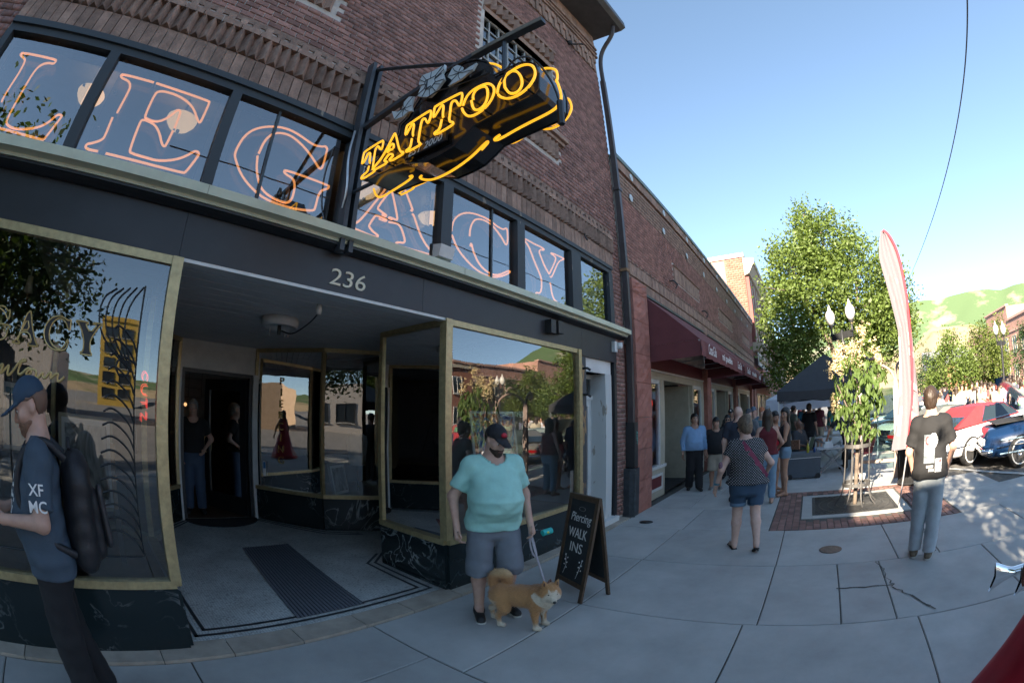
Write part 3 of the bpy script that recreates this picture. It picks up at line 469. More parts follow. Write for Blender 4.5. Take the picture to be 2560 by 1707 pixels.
    d.build('downspout', dk, B); bx('pipe_strap', mat('rusty_strap', (.25, .14, .07), .8), B, 7.1, 7.25, 2.915, 3.05, 4.26, 4.31); bx('pipe_strap', dk, B, 7.1, 7.25, 2.915, 3.05, 5.9, 5.96)
    bx('pipe_guard', M_iron, B, 7.09, 7.25, 2.89, 3.05, .86, 1.62)
    MB().prism([(7.04, 2.88), (7.3, 2.88), (7.32, 2.95), (7.3, 3.06), (7.02, 3.06), (7.02, 2.95)], 2, 0, .84).build('pipe_boot', mat('dark_boot', (.035, .04, .045), .6, var=.4, vs=12), B)
    MB().tube([(7.06, 2.87, .0), (7.06, 2.87, .82)], .02, 6).build('boot_rib', M_frame, B)
    text_obj('graffiti', 'ROSTY', mat('mint_spray', (.12, .5, .42), .6), B, (7.17, 2.886, 1.36), (0, 0, -1), (1, 0, 0), .05, .002, .3)
    # cream belt over the fascia
    MB().prism([(2.86, 3.155), (2.86, 3.085), (2.93, 3.075), (2.93, 3.05), (FY, 3.05), (FY+.05, 3.05), (FY+.05, 3.175), (FY-.02, 3.175)], 0, -3.2, 7.0).build('belt_cornice', M_cream, B)
    MB().prism([(2.94, 3.045), (2.94, 3.03), (FY-.06, 3.0), (FY+.02, 3.0), (FY+.02, 3.045)], 0, -3.2, 6.98).build('belt_soffit', M_black, B)
    for xx in (.46, 2.98, 4.6): bx('belt_seam', mat('seam', (.3, .3, .22), .6), B, xx, xx+.006, 2.858, 2.9, 3.086, 3.156)
    # black fascia in panels
    for x0, x1 in [(-3.2, .385), (.388, 2.62), (2.623, 5.56), (5.563, 6.74)]:
        z0 = 2.68 if x0 < 5 else 2.60
        bx('fascia_panel', M_black, B, x0, x1, FY-.03, FY+.12, z0, 3.0)
    text_obj('house_number', '236', M_ivory, B, (1.80, FY-.032, 2.735), (1, 0, 0), (0, 0, 1), .135, .008, .12, width=.35)
    bx('wall_bell', M_iron, B, 4.63, 4.74, FY-.12, FY-.03, 2.78, 2.95); bx('wall_bell', M_iron, B, 4.80, 4.93, FY-.12, FY-.03, 2.80, 2.96)
    # transom windows
    T0, T1 = 3.175, 4.235
    MB().box(-2.03, 6.74, FY-.045, FY+.1, T1-.06, T1).box(-2.03, 6.74, FY-.02, FY+.1, T1-.13, T1-.062).box(-2.03, -1.95, FY-.03, FY+.1, T0, T1-.13).box(6.6, 6.74, FY-.03, FY+.1, T0, T1-.13).build('transom_frame', M_peelf, B)
    bays = [(-1.95, -.80), (-.70, .42), (.51, 1.655), (1.775, 2.81), (2.955, 4.06), (4.21, 5.35), (5.62, 6.60)]
    names = ['L', 'E', 'G', 'A', 'C', 'Y', None]
    for i, (a, c) in enumerate(bays):
        nx = bays[i+1][0] if i < 6 else None
        if nx: bx('transom_mullion', M_peelf, B, c, nx, FY-.035, FY+.08, T0, T1-.13)
        win = MB().box(a, c, FY+.0, FY+.05, T0, T0+.03).build('transom_window', M_frame, B)
        MB().quad((a, FY+.03, T0+.03), (c, FY+.03, T0+.03), (c, FY+.03, T1-.13), (a, FY+.03, T1-.13)).build('pane', M_upglass, win)
        if i in (2, 4): xx = (.91, 3.64)[i == 4]; bx('glazing_bar', M_frame, win, xx-.012, xx+.012, FY+.01, FY+.028, T0+.03, T1-.13)
        if i == 3: bx('sill', M_peelf, win, a, c, FY-.02, FY+.03, T0, T0+.06)
        if i == 6: MB().prism([(a+.04+j*.02, FY+.16+(.02 if j % 2 else 0)) for j in range(40)]+[(a+.84, FY+.2), (a+.04, FY+.2)], 2, T0, T1-.13).build('curtain', mat('pale_curtain', (.45, .5, .52), .9), win)
        if names[i]:
            acr = bx('letter_panel', glass_mat('acrylic_%d' % i, (.80, .85, .87), 1.35), win, a+.07, c-.05, FY+.10, FY+.105, T0+.1, T1-.2)
            so_ = MB()
            for sx in (a+.12, c-.1):
                for sz in (T0+.32, T1-.42): so_.box(sx-.012, sx+.012, FY+.06, FY+.1, sz-.004, sz+.004)
            so_.each('standoff', M_steel, win)
            ne = tag(MB().build('neon_letter', M_neon_o), 'orange neon outline letter %s in the transom window' % names[i], 'neon letter', 'neon letters of the transom row')
            nb = MB()
            for path in LEGACY[names[i]]: nb.tube([(p[0], FY+.05, p[1]) for p in smooth_path(path, 2)], .0105, 6)
            old = ne.data; ne.data = nb.mesh('neon_letter', True); ne.data.materials.append(M_neon_o); bpy.data.meshes.remove(old)
            eb = MB()
            for path in LEGACY[names[i]]:
                for e in (path[0], path[-1]): eb.tube([(e[0], FY+.05, e[1]), (e[0], FY+.1, e[1])], .009, 6)
            eb.each('electrode', M_steel, ne)
    # shop window glazing: brass sills, heads, mullions, marble bases
    S0, S1, HB = .50, .555, 2.62
    segs = [((-3.2, FY), (.385, FY)), ((.385, FY), (.345, 4.15)), ((.345, 4.15), (-.755, 5.3)), ((-.755, 5.3), (.195, 5.85)), ((.195, 5.85), (1.12, 6.9)),
            ((2.96, FY), (5.48, FY)), ((2.96, FY), (3.0, 4.15)), ((3.0, 4.15), (4.1, 5.3)), ((4.1, 5.3), (3.15, 5.85)), ((3.15, 5.85), (2.46, 6.9))]
    for i, (p, q) in enumerate(segs):
        p, q = Vector((*p, 0)), Vector((*q, 0)); d = (q-p).normalized(); n = Vector((-d.y, d.x, 0)); L_ = (q-p).length
        def strip(t0, t1, z0, z1, nm, m, u0=0, u1=None):
            u1 = L_ if u1 is None else u1; a, c = p+d*u0, p+d*u1
            V = [a-n*t0, c-n*t0, c+n*t1, a+n*t1]; MB().add([(v.x, v.y, z0) for v in V]+[(v.x, v.y, z1) for v in V], [(0,3,2,1),(4,5,6,7),(0,1,5,4),(1,2,6,5),(2,3,7,6),(3,0,4,7)]).build(nm, m, B)
        k = max(1, round(L_/.95)) if i in (0, 5) else 1
        for j in range(k): strip(.03+.001*i, .03, .021 if L_ > 0 else 0, S0, 'marble_panel', M_marble, L_*j/k+.002, L_*(j+1)/k-.002)
        strip(.045, .045, S0, S1, 'sill_bar', M_gold); strip(.03, .03, HB, 2.678, 'head_bar', M_gold)
        a, c = p+d*.02, q-d*.02
        MB().quad((a.x, a.y, S1), (c.x, c.y, S1), (c.x, c.y, HB), (a.x, a.y, HB)).build('shop_pane', M_shopglass, B)
    for (x, y) in [(.385, FY), (.345, 4.15), (-.755, 5.3), (.195, 5.85), (1.12, 6.9), (2.96, FY), (3.0, 4.15), (4.1, 5.3), (3.15, 5.85), (2.46, 6.9), (5.48, FY)]:
        r_ = .042 if y < 3.1 else .026
        bx('corner_post', M_gold, B, x-r_, x+r_, y-r_-.006, y+r_, S1, 2.676)
    # display floors
    zf = .5
    MB().add([(-3.2,FY,zf),(.36,FY,zf),(.33,4.15,zf),(-.77,5.3,zf),(.18,5.85,zf),(1.1,6.92,zf),(1.1,7.2,zf),(-3.2,7.2,zf)], [(0,1,2,3,4,5,6,7)]).build('display_floor', M_wood, B)
    MB().add([(2.98,FY,zf),(5.5,FY,zf),(5.5,7.2,zf),(2.5,7.2,zf),(2.48,6.92,zf),(3.17,5.86,zf),(4.12,5.3,zf),(3.02,4.15,zf)], [(0,1,2,3,4,5,6,7)]).build('display_floor', M_wood, B)
    # entry: tiled floor with black border lines, soffit boards, door wall
    fl = struct(MB().box(.33, 3.02, 3.10, 7.0, -.01, .012).box(-.8, .33, 4.1, 6.0, -.01, .012).box(3.02, 4.15, 4.1, 6.0, -.01, .012).build('entry_floor', M_tile))
    blk = mat('black_tile', (.03, .032, .035), .5, var=.2, vs=60)
    def line(pts, w_=.017):
        b = MB()
        for a, c in zip(pts[:-1], pts[1:]):
            a, c = Vector((*a, 0)), Vector((*c, 0)); d = (c-a).normalized(); n = Vector((-d.y, d.x, 0))*w_; a = a-d*w_; c = c+d*w_
            z = Vector((0, 0, .016)); b.add([a-n+z, c-n+z, c+n+z, a+n+z], [(0, 1, 2, 3)])
        b.build('border_line', blk, fl)
    for o_ in (.075, .165):
        line([(.42+o_, 3.2), (.42+o_, 3.2)][:1]+[(.42+o_-.04, 4.3)] if False else [(.40+o_, 3.15+o_), (.36+o_, 4.2+o_*.3), (.1+o_, 4.5)]); line([(.40+o_, 3.15+o_), (2.94-o_, 3.15+o_)]); line([(2.94-o_, 3.15+o_), (2.985-o_, 4.2+o_*.3), (3.3-o_, 4.5)])
        line([(3.5, 5.55-o_), (3.15-o_*.6, 5.83-o_), (2.46-o_*.9, 6.86)]); line([(-.2, 5.55-o_), (.2+o_*.6, 5.83-o_), (1.12+o_*.9, 6.86)])
    rn = empty('carpet_runner', 'long ribbed blue grey carpet runner leading to the shop door', 'runner', (1.76, 3.28, .013))
    cr = mat('runner_rib', (.14, .15, .17), .95, var=.2, vs=40, bump=.5, bs=200); ck = mat('runner_groove', (.035, .037, .05), .95, var=.1)
    MB().add([(-.35,0,.004),(.35,0,.004),(.56,2.1,.004),(-.1,2.1,.004)], [(0,1,2,3)]).build('backing', ck, rn)
    for j in range(18):
        t0, t1 = -.345+.69*j/18, -.345+.69*(j+.62)/18; f = lambda t, y: (t+(.23+t*-.03)*y/2.1*1.0, y)
        V = [f(t0, 0.005), f(t1, 0.005), f(t1, 2.09), f(t0, 2.09)]
        MB().add([(*v, .005) for v in V]+[(*v, .012) for v in V], [(4,5,6,7),(0,1,5,4),(1,2,6,5),(2,3,7,6),(3,0,4,7)]).build('rib', cr, rn)
    dm = MB(); dm.prism([(.62*math.cos(math.pi*k/20), -.5*math.sin(math.pi*k/20)) for k in range(21)], 2, 0, .016)
    tag(dm.build('door_mat', mat('black_mat', (.02, .02, .021), .95, var=.3, vs=60, bump=.8, bs=250), None, loc=(1.8, 6.9, .013)), 'half round black rubber mat at the shop door', 'door mat')
    y = 3.1; ys = []
    while y < 7.0:
        bx('soffit_board', M_ceil, B, -.85, 4.2, y+.003, min(y+.095, 7.0), 2.68+.002*(len(ys) % 2), 2.70); ys.append(y); y += .1
    bx('soffit_back', M_darkin, B, -.9, 4.25, 3.09, 7.05, 2.705, 2.75)
    bx('soffit_trim', M_white, B, .43, 2.92, FY-.028, FY+.06, 2.655, 2.679)
    # pendant-less ceiling fixture with its bare socket and wire
    cf = empty('ceiling_fixture', 'white round ceiling fixture without shade under the entry soffit', 'light fixture', (1.78, 4.36, 2.68))
    MB().lathe([(.001,0),(.2,0),(.21,-.05),(.2,-.09),(.17,-.1),(.165,-.07),(.001,-.07)], n=30).build('pan', M_white, cf, True)
    MB().tube([(0,0,-.07),(0,0,-.17)], .022, 8).build('socket', M_iron, cf)
    for sx in (-.1, .08, .12): MB().tube([(sx,.02,-.08),(sx,.02,-.18)], .005, 6).build('mount_rod', M_steel, cf)
    wr = tag(MB().tube(smooth_path([(1.8,4.34,2.55),(1.86,4.2,2.5),(1.92,4.05,2.56),(1.9,3.8,2.6),(1.83,3.55,2.62)], 3), .007, 6).build('loose_wire', M_iron), 'thin black wire hanging from the ceiling fixture to a white bulb socket', 'wire')
    tag(MB().lathe([(.001,0),(.025,0),(.03,.05),(.02,.09),(.001,.09)], n=12).build('bulb_socket', M_white, None, True, (1.80,3.5,2.59)), 'small white bulb socket under the entry soffit', 'socket')
    # door wall and open door
    bx('door_head', M_white, B, 1.12, 2.46, 6.92, 7.0, 2.26, 2.68); bx('jamb', M_white, B, 1.09, 1.18, 6.88, 7.0, .012, 2.26); bx('jamb', M_white, B, 2.40, 2.49, 6.86, 7.0, .012, 2.26)
    MB().box(1.18, 1.235, 6.9, 7.02, .012, 2.26).box(2.345, 2.40, 6.9, 7.02, .012, 2.26).box(1.235, 2.345, 6.9, 7.02, 2.2, 2.26).build('door_frame', M_black, B)
    dr = empty('shop_door', None, None, (2.33, 7.0, 0), math.radians(118)); dr.parent = B
    MB().box(0, .12, -.022, .022, .02, 2.18).box(.92, 1.05, -.022, .022, .02, 2.18).box(.12, .92, -.022, .022, .02, .3).box(.12, .92, -.022, .022, 2.0, 2.18).build('door_leaf', M_black, dr)
    MB().quad((.12,0,.3),(.92,0,.3),(.92,0,2.0),(.12,0,2.0)).build('door_pane', M_shopglass, dr); MB().tube(smooth_path([(.98,.03,.95),(.98,.09,.97),(.98,.09,1.2),(.98,.03,1.22)],2), .011, 6).build('door_handle', M_gold, dr)
    # street door 238 at the right
    pk = bx('peeling_post', M_peel, B, 5.52, 5.70, FY-.012, FY+.06, .02, 2.60); bx('right_post', M_black, B, 6.66, 6.745, FY-.02, FY+.3, .02, 2.60)
    bx('threshold', M_white, B, 5.70, 6.70, FY-.09, FY+.36, .02, .1); bx('threshold_base', M_iron, B, 5.72, 6.72, FY-.07, FY+.36, -.005, .02)
    MB().box(5.70, 6.60, FY+.02, FY+.08, 2.40, 2.60).build('door_header', M_white, B); MB().box(6.40, 6.62, FY+.02, FY+.36, .1, 2.399).build('door_casing', M_peelw, B); bx('door_casing', M_peelw, B, 5.70, 5.76, FY+.06, FY+.36, .1, 2.399)
    dd = bx('street_door', M_white, B, 5.76, 5.88, FY+.28, FY+.33, .1, 2.0)
    MB().box(6.28, 6.40, FY+.28, FY+.33, .1, 2.0).box(5.88, 6.28, FY+.28, FY+.33, .1, .36).box(5.88, 6.28, FY+.28, FY+.33, 1.9, 2.0).box(5.76, 6.4, FY+.25, FY+.36, 2.0, 2.07).box(5.76, 6.4, FY+.28, FY+.33, 2.33, 2.4).build('door_rails', M_white, dd)
    MB().quad((5.88,FY+.3,.36),(6.28,FY+.3,.36),(6.28,FY+.3,1.9),(5.88,FY+.3,1.9)).build('door_pane', M_shopglass, dd); MB().quad((5.76,FY+.3,2.07),(6.4,FY+.3,2.07),(6.4,FY+.3,2.33),(5.76,FY+.3,2.33)).build('fanlight_pane', M_shopglass, dd)
    text_obj('door_number', '238', M_iron, dd, (6.08, FY+.296, 1.62), (1, 0, 0), (0, 0, 1), .13, .004, bold=.01)
    bx('stair_back', M_darkin, dd, 5.6, 6.7, FY+1.6, FY+1.65, 0, 2.6)
    for xx, zz in ((5.60, 2.42), (5.60, 2.05)): MB().tube([(xx, FY-.01, zz), (xx, FY-.09, zz), (xx+.03, FY-.12, zz-.03)], .018, 8).build('bracket_stub', M_iron, B)
    MB().box(6.56, 6.66, FY-.09, FY-.03, 2.76, 2.93).build('camera_mount', M_white, B); MB().lathe([(.001,0),(.05,0),(.055,.05),(.05,.1),(.001,.1)], (6.72, FY-.1, 2.82), 14).build('security_camera', M_white, B, True)
    MB().tube([(5.75, FY-.03, 4.85), (5.75, FY-.06, 4.8), (5.75, FY-.06, 4.45), (5.75, FY-.1, 4.38)], .014, 6).build('wall_hook', M_iron, B)
    MB().tube([(5.88, FY-.05, 8.95), (5.98, FY-.3, 8.9)], .02, 6).ball((5.88, FY-.05, 9.0), .06).build('wall_bracket', M_iron, B)
    # small floodlight on the belt
    fd = empty('floodlight', 'small white box floodlight standing on the cream belt below the letter A', 'floodlight', (2.72, 2.92, 3.165))
    MB().prism([(-.06, .02), (.04, .02), (.02, .15), (-.09, .13)], 0, -.09, .09).build('housing', M_white, fd); MB().box(-.1, .1, .03, .06, .0, .16).build('bracket', M_iron, fd)
    # shell of the shop inside
    MB().box(-3.25, -3.2, FY+.12, 13, -.05, 4.5).box(6.8, 6.85, FY+.4, 13, -.05, 4.5).box(-3.2, 6.8, 13, 13.05, -.05, 4.5).build('inner_wall', mat('inner_plaster', (.28, .27, .26), .9, var=.15), B)
    bx('inner_ceiling', mat('inner_ceiling', (.42, .45, .48), .8, var=.1), B, -3.2, 6.8, FY+.2, 13, 4.45, 4.5)
    bx('inner_floor', mat('inner_floor', (.09, .045, .025), .5, var=.3), B, -3.2, 6.8, 7.02, 13, -.05, -.01)
    bx('roof_slab', M_darkin, B, -9, 7.13, FY+.4, 16, 10.2, 10.4); bx('back_wall', M_darkin, B, -9, 7.13, 16, 16.1, -.1, 10.3)
    bx('side_wall', M_brick2, B, 7.0, 7.12, FY+.41, 16, -.1, 10.19); bx('side_wall', M_brick2, B, -9, -8.9, FY+.41, 16, -.1, 10.19)
    # dark curtains behind the displays, pale partition at the right
    for x0, x1, yy in ((-3.1, -.2, 5.3), (4.25, 5.3, 5.75)):
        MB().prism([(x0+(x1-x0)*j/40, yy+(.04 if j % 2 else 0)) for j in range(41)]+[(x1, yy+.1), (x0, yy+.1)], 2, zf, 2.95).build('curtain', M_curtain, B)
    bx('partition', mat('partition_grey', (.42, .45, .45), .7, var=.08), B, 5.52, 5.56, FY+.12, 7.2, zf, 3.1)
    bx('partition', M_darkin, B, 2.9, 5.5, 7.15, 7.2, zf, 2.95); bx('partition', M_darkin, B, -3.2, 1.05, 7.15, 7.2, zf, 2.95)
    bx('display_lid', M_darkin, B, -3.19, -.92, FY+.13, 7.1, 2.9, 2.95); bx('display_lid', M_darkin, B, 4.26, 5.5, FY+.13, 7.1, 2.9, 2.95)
    return B
SHOP = shop()
# ------------------------------------------------------------------ projecting tattoo sign
def sign():
    S = empty('projecting_sign', 'black box sign with amber neon TATTOO lettering projecting over the shop door', 'sign', (1.68, 3.0, 3.4))
    o = Vector(S.location)
    def P(x, y, z): return (x-o.x, y-o.y, z-o.z)
    gloss = mat('sign_black', (.012, .012, .013), .18, var=.2, vs=5, coat=.4)
    def pr(poly, x0, x1, nm, m, par=S):
        b = MB(); b.prism([(y-o.y, z-o.z) for y, z in poly], 0, x0-o.x, x1-o.x); return b.build(nm, m, par)
    pr(SIGN['box'], 1.55, 1.815, 'cabinet', gloss)
    # edge returns standing a little proud of the face, so that the tin box reads as folded metal
    n = len(SIGN['box'])
    for x0 in (1.535, 1.817):
        b = MB()
        pts = [(x0+.006-o.x, y-o.y, z-o.z) for y, z in SIGN['box']]; b.tube(pts+[pts[0]], .007, 5); b.build('edge_trim', gloss, S)
    pl = pr(SIGN['plate'], 1.515, 1.53, 'plate', M_black)
    text_obj('plate_lettering', 'EST 2000', M_print, pl, P(1.513, 1.842, 3.336), (0, -1, -.018), (0, 0, 1), .052, .003, .25, width=.31)
    sil = mat('silver_leaf', (.66, .70, .70), .45, var=.1); dark = mat('crest_line', (.05, .055, .06), .5)
    cr = pr(SIGN['crest'], 1.50, 1.52, 'crest', sil)
    b = MB(); cx, cz = 1.85, 3.90
    for y, z in SIGN['crest']: b.tube([P(1.497, y, z), P(1.497, cx+(y-cx)*.42, cz+(z-cz)*.42)], .003, 4)
    b.tube([P(1.497, cx+(y-cx)*.42, cz+(z-cz)*.42) for y, z in SIGN['crest']+SIGN['crest'][:1]], .003, 4); b.build('crest_lines', dark, cr)
    text_obj('crest_letter', 'L', dark, cr, P(1.496, cx+.01, cz-.04), (0, -1, 0), (0, 0, 1), .09, .003)
    for k in ('wingL', 'wingR'):
        wg = pr(SIGN[k], 1.505, 1.52, 'acanthus_leaf', sil); c = np.mean(SIGN[k], 0); b = MB()
        for y, z in SIGN[k][::2]: b.tube([P(1.502, y, z), P(1.502, (y+c[0])/2+.01, (z+c[1])/2), P(1.502, c[0], c[1])], .0025, 4)
        b.build('leaf_veins', dark, wg)
    # neon letters on both faces and border tubes under the cabinet
    for face, x in ((0, 1.50), (1, 1.865)):
        for k, paths in TATTOO.items():
            b = MB()
            for path in paths: b.tube([P(x, y, z) for y, z in smooth_path(path, 2)], .0082, 6)
            lt = b.build('neon_letter', M_neon_y, S, True)
            st = MB()
            for path in paths:
                for (y, z) in path[::4]: st.tube([P(x, y, z), P(1.55 if face == 0 else 1.815, y, z)], .006, 5)
            st.each('tube_support', M_iron, lt)
    for k, paths in BORDER.items():
        b = MB()
        for path in paths: b.tube([P(1.68, y, z) for y, z in smooth_path(path, 2)], .0085, 6)
        b.build('neon_border', M_neon_y, S, True)
    b = MB(); b.tube(smooth_path([P(1.49, 1.95, 3.72), P(1.47, 1.75, 3.75), P(1.48, 1.6, 3.70), P(1.49, 1.3, 3.65)], 3), .005, 5); b.tube(smooth_path([P(1.47, 1.2, 3.5), P(1.44, 1.1, 3.62), P(1.5, 1.0, 3.62), P(1.6, .95, 3.45), P(1.62, .93, 3.3)], 3), .006, 5); b.build('cable', M_iron, S)
    MB().tube([P(1.62, .93, 3.32), P(1.62, .93, 3.16)], .018, 6).build('connector', M_iron, S)
    # steel frame: post on the facade, top beam, diagonal stay
    fr = mat('frame_steel', (.045, .052, .06), .5, var=.2)
    b = MB(); b.box(*[v for v in (1.62-o.x, 1.66-o.x, 2.9-o.y, 3.0-o.y, 2.98-o.z, 4.99-o.z)]); b.box(1.70-o.x, 1.74-o.x, 2.9-o.y, 3.0-o.y, 2.98-o.z, 4.99-o.z); b.box(1.66-o.x, 1.70-o.x, 2.97-o.y, 3.0-o.y, 2.98-o.z, 4.99-o.z); b.build('wall_post', fr, S)
    for z in (4.3, 4.62, 4.9): MB().lathe([(.001,0),(.018,0),(.018,.02),(.001,.02)], P(1.68, 2.955, z), 8, 'y').build('bolt', M_iron, S)
    tan = mat('weathered_beam', (.20, .17, .13), .7, var=.3, vs=8)
    b = MB(); b.box(1.655-o.x, 1.705-o.x, 1.03-o.y, 2.9-o.y, 4.145-o.z, 4.19-o.z); b.build('top_beam', fr, S)
    MB().box(1.65-o.x, 1.654-o.x, 1.03-o.y, 1.62-o.y, 4.148-o.z, 4.187-o.z).build('beam_face', tan, S)
    MB().tube([P(1.68, 2.93, 4.92), P(1.68, 1.75, 4.17)], .022, 4).build('stay', fr, S)
    for y in (1.35, 1.8): MB().tube([P(1.68, y, 4.15), P(1.68, y, 3.9 if y > 1.5 else 3.82)], .016, 6).build('hanger', fr, S)
    MB().tube([P(1.68, 2.93, 3.5), P(1.68, 2.45, 3.46)], .018, 6).build('lower_arm', fr, S)
    MB().tube(smooth_path([P(1.6, 2.93, 4.1), P(1.56, 2.9, 3.8), P(1.6, 2.88, 3.5), P(1.62, 2.95, 3.35)], 3), .01, 6).build('conduit', M_steel, S)
    # white lamp tube that lights the wall behind the sign
    t = tag(MB().tube([(2.35, 2.75, 3.98), (2.35, 2.05, 3.98)], .04, 10).build('lamp_tube', mat('pale_tube', (.55, .62, .58), .25, var=.05)), 'pale white strip lamp hanging behind the projecting sign', 'lamp')
    MB().box(2.33, 2.37, 2.75, 3.05, 3.96, 4.0).build('arm', M_steel, t)
sign()
# ------------------------------------------------------------------ things on show in the windows
def display():
    # bowl lamps under the shop ceiling, seen through the transom
    for i, (x, y) in enumerate([(-.97, 3.87), (.12, 3.87), (2.42, 3.93), (3.46, 3.94)]):
        L_ = empty('bowl_lamp', 'lit glass bowl lamp seen through transom %s' % ['between the letters L and E', 'behind the letter E', 'left of the letter A', 'right of the letter A'][i], 'lamp', (x, y, 4.45), group='bowl lamps under the shop ceiling')
        MB().lathe([(.001,-.36),(.05,-.355),(.12,-.32),(.16,-.27),(.17,-.24),(.165,-.24),(.11,-.31),(.001,-.345)], n=24).build('bowl', M_lamp, L_, True); MB().tube([(0,0,-.25),(0,0,0)], .012, 6).lathe([(.001,-.385),(.02,-.38),(.02,-.36),(.001,-.36)]).build('stem', M_iron, L_)
    il = empty('door_lamp', 'small warm bowl lamp inside the open shop door', 'lamp', (1.75, 9.3, 2.75)); MB().lathe([(.001,-.12),(.08,-.11),(.14,-.06),(.15,0),(.001,0)], n=20).build('bowl', M_lamp, il, True); MB().tube([(0,0,0),(0,0,1.7)], .01, 6).build('stem', M_iron, il)
    # track lights in the three displays
    def track(nm, label, x0, x1, y, z, n, m):
        T = empty(nm, label, 'track light', (x0, y, z)); MB().tube([(0,0,0),(x1-x0,0,0)], .018, 6).build('rail', M_iron, T)
        MB().tube([((x1-x0)/2,0,0),((x1-x0)/2,0,.22)], .012, 6).build('drop_rod', M_iron, T)
        for k in range(n):
            xx = (x1-x0)*(k+.5)/n; hd = MB().tube([(xx,0,0),(xx,0,-.1)], .01, 6).lathe([(.001,-.1),(.03,-.1),(.045,-.2),(.055,-.24),(.001,-.23)], (xx,0,0), 12).build('lamp_head', m, T, True)
            MB().lathe([(.001,-.236),(.042,-.238),(.042,-.243),(.001,-.245)], (xx,0,0), 12).build('lens', M_print, hd)
    track('track_light', 'white track lights over the left shop window display', -2.6, .1, 4.3, 2.72, 6, M_white)
    track('track_light', 'black track lights in the right bay above the easels', 3.3, 5.2, 3.9, 2.55, 6, M_iron)
    track('track_light', 'black track lights behind the piercing window', 3.0, 4.0, 6.4, 2.5, 4, M_iron)
    # gilt lettering and black scrollwork painted on the left pane
    g = tag(MB().build('window_lettering', M_iron), 'black shop lettering edged in gilt on the left window pane', 'lettering')
    b = MB(); gb = MB()
    for k in 'GACY':
        p = GOLDTXT[k][0]
        if k in 'ACY':
            me = [(q[0], FY-.006, q[1]) for q in p[:-1]]; b.add(me, [tuple(range(len(me)))])
    old = g.data; g.data = b.mesh('window_lettering'); g.data.materials.append(M_iron); bpy.data.meshes.remove(old)
    for k in 'GACYD':
        for path in GOLDTXT[k]: gb.tube([(q[0], FY-.009, q[1]) for q in (smooth_path(path, 2) if k in 'GD' else smooth_path(path, 1))], .0055 if k != 'D' else .009, 5)
    o = gb.build('gilt_outline', M_gilt, g); o['kind'] = 'stuff'
    s = tag(MB().build('window_scrollwork', M_iron), 'black curling feather border painted on the left window', 'window border')
    b = MB(); xe = .18
    b.tube([(xe, FY-.006, 2.45), (xe, FY-.006, .72), (-2.5, FY-.006, .70)], .007, 4)
    for k in range(16):
        z = .80+k*.085; L_ = .30-.008*k; b.tube(smooth_path([(xe, FY-.006, z-.05), (xe-.05, FY-.006, z+.03), (xe-.17, FY-.006, z+.10), (xe-L_, FY-.006, z+.06+.004*k)], 3), [.006]*2+[.007]*20+[.004]*3, 4) if False else b.tube(smooth_path([(xe, FY-.006, z-.06), (xe-.04, FY-.006, z+.03), (xe-.16, FY-.006, z+.11), (xe-L_, FY-.006, z+.075)], 3), .0065, 4)
    for k in range(5):
        b.tube(smooth_path([(xe-.01-.05*k, FY-.006, 2.44-.01*k), (xe-.09-.055*k, FY-.006, 2.33), (xe-.12-.05*k, FY-.006, 2.18), (xe-.08-.04*k, FY-.006, 2.05), (xe-.03, FY-.006, 1.9)], 3), .0065, 4)
    b.tube(smooth_path([(xe, FY-.006, 1.95), (xe-.1, FY-.006, 2.0), (xe-.16, FY-.006, 1.93), (xe-.12, FY-.006, 1.86), (xe-.05, FY-.006, 1.88), (xe-.05, FY-.006, 1.94)], 3), .007, 4)
    old = s.data; s.data = b.mesh('window_scrollwork'); s.data.materials.append(M_iron); bpy.data.meshes.remove(old)
    # vertical PIERCING lettering on the angled pane left of the inner corner
    pv = None; p0, p1 = Vector((2.46, 6.9, 0)), Vector((3.15, 5.85, 0)); d = (p1-p0).normalized(); n = Vector((d.y, -d.x, 0)); n = n if n.y < 0 else -n
    c0 = p0+d*.52+n*.012
    pv = tag(MB().build('piercing_lettering', M_gilt), 'vertical gilt PIERCING lettering on the angled entry window', 'lettering')
    old = pv.data; first = True
    for i, ch in enumerate('PIERCING'):
        o = text_obj('letter', ch, M_gilt, pv, (c0.x, c0.y, 2.13-.17*i), (d.x, d.y, 0), (0, 0, 1), .115, .003)
    pv.data = MB().box(c0.x-.001, c0.x+.001, c0.y-.001, c0.y+.001, 2.26, 2.262).mesh('piercing_lettering')
    # glowing red words added in place of a sign's reflections in the panes
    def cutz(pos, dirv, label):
        N_ = tag(MB().build('mirrored_word', M_neon_r), label, 'neon sign', 'red words in place of reflections'); b = MB(); R_ = Vector(dirv)
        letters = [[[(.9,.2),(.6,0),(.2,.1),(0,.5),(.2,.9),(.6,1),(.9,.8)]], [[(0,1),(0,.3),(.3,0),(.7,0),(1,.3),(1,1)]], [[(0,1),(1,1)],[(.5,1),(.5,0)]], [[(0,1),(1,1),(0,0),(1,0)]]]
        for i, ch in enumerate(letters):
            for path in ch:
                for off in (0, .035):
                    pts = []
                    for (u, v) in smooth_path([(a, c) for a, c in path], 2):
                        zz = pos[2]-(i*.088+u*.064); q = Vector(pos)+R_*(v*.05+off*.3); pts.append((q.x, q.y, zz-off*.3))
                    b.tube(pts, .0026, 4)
        old = N_.data; N_.data = b.mesh('mirrored_word'); N_.data.materials.append(M_neon_r); bpy.data.meshes.remove(old)
    cutz((3.08, 3.32, 1.92), (-.05, .95, 0), 'red sideways glowing word in place of a sign reflection in the right bay by the brass corner post')
    cutz((.24, 3.25, 1.93), (.9, .3, 0), 'red sideways glowing word in place of a sign reflection at the right edge of the left window')
    cutz((2.90, 6.30, 1.95), (.55, -.83, 0), 'red sideways glowing word in place of a sign reflection in the angled piercing window')
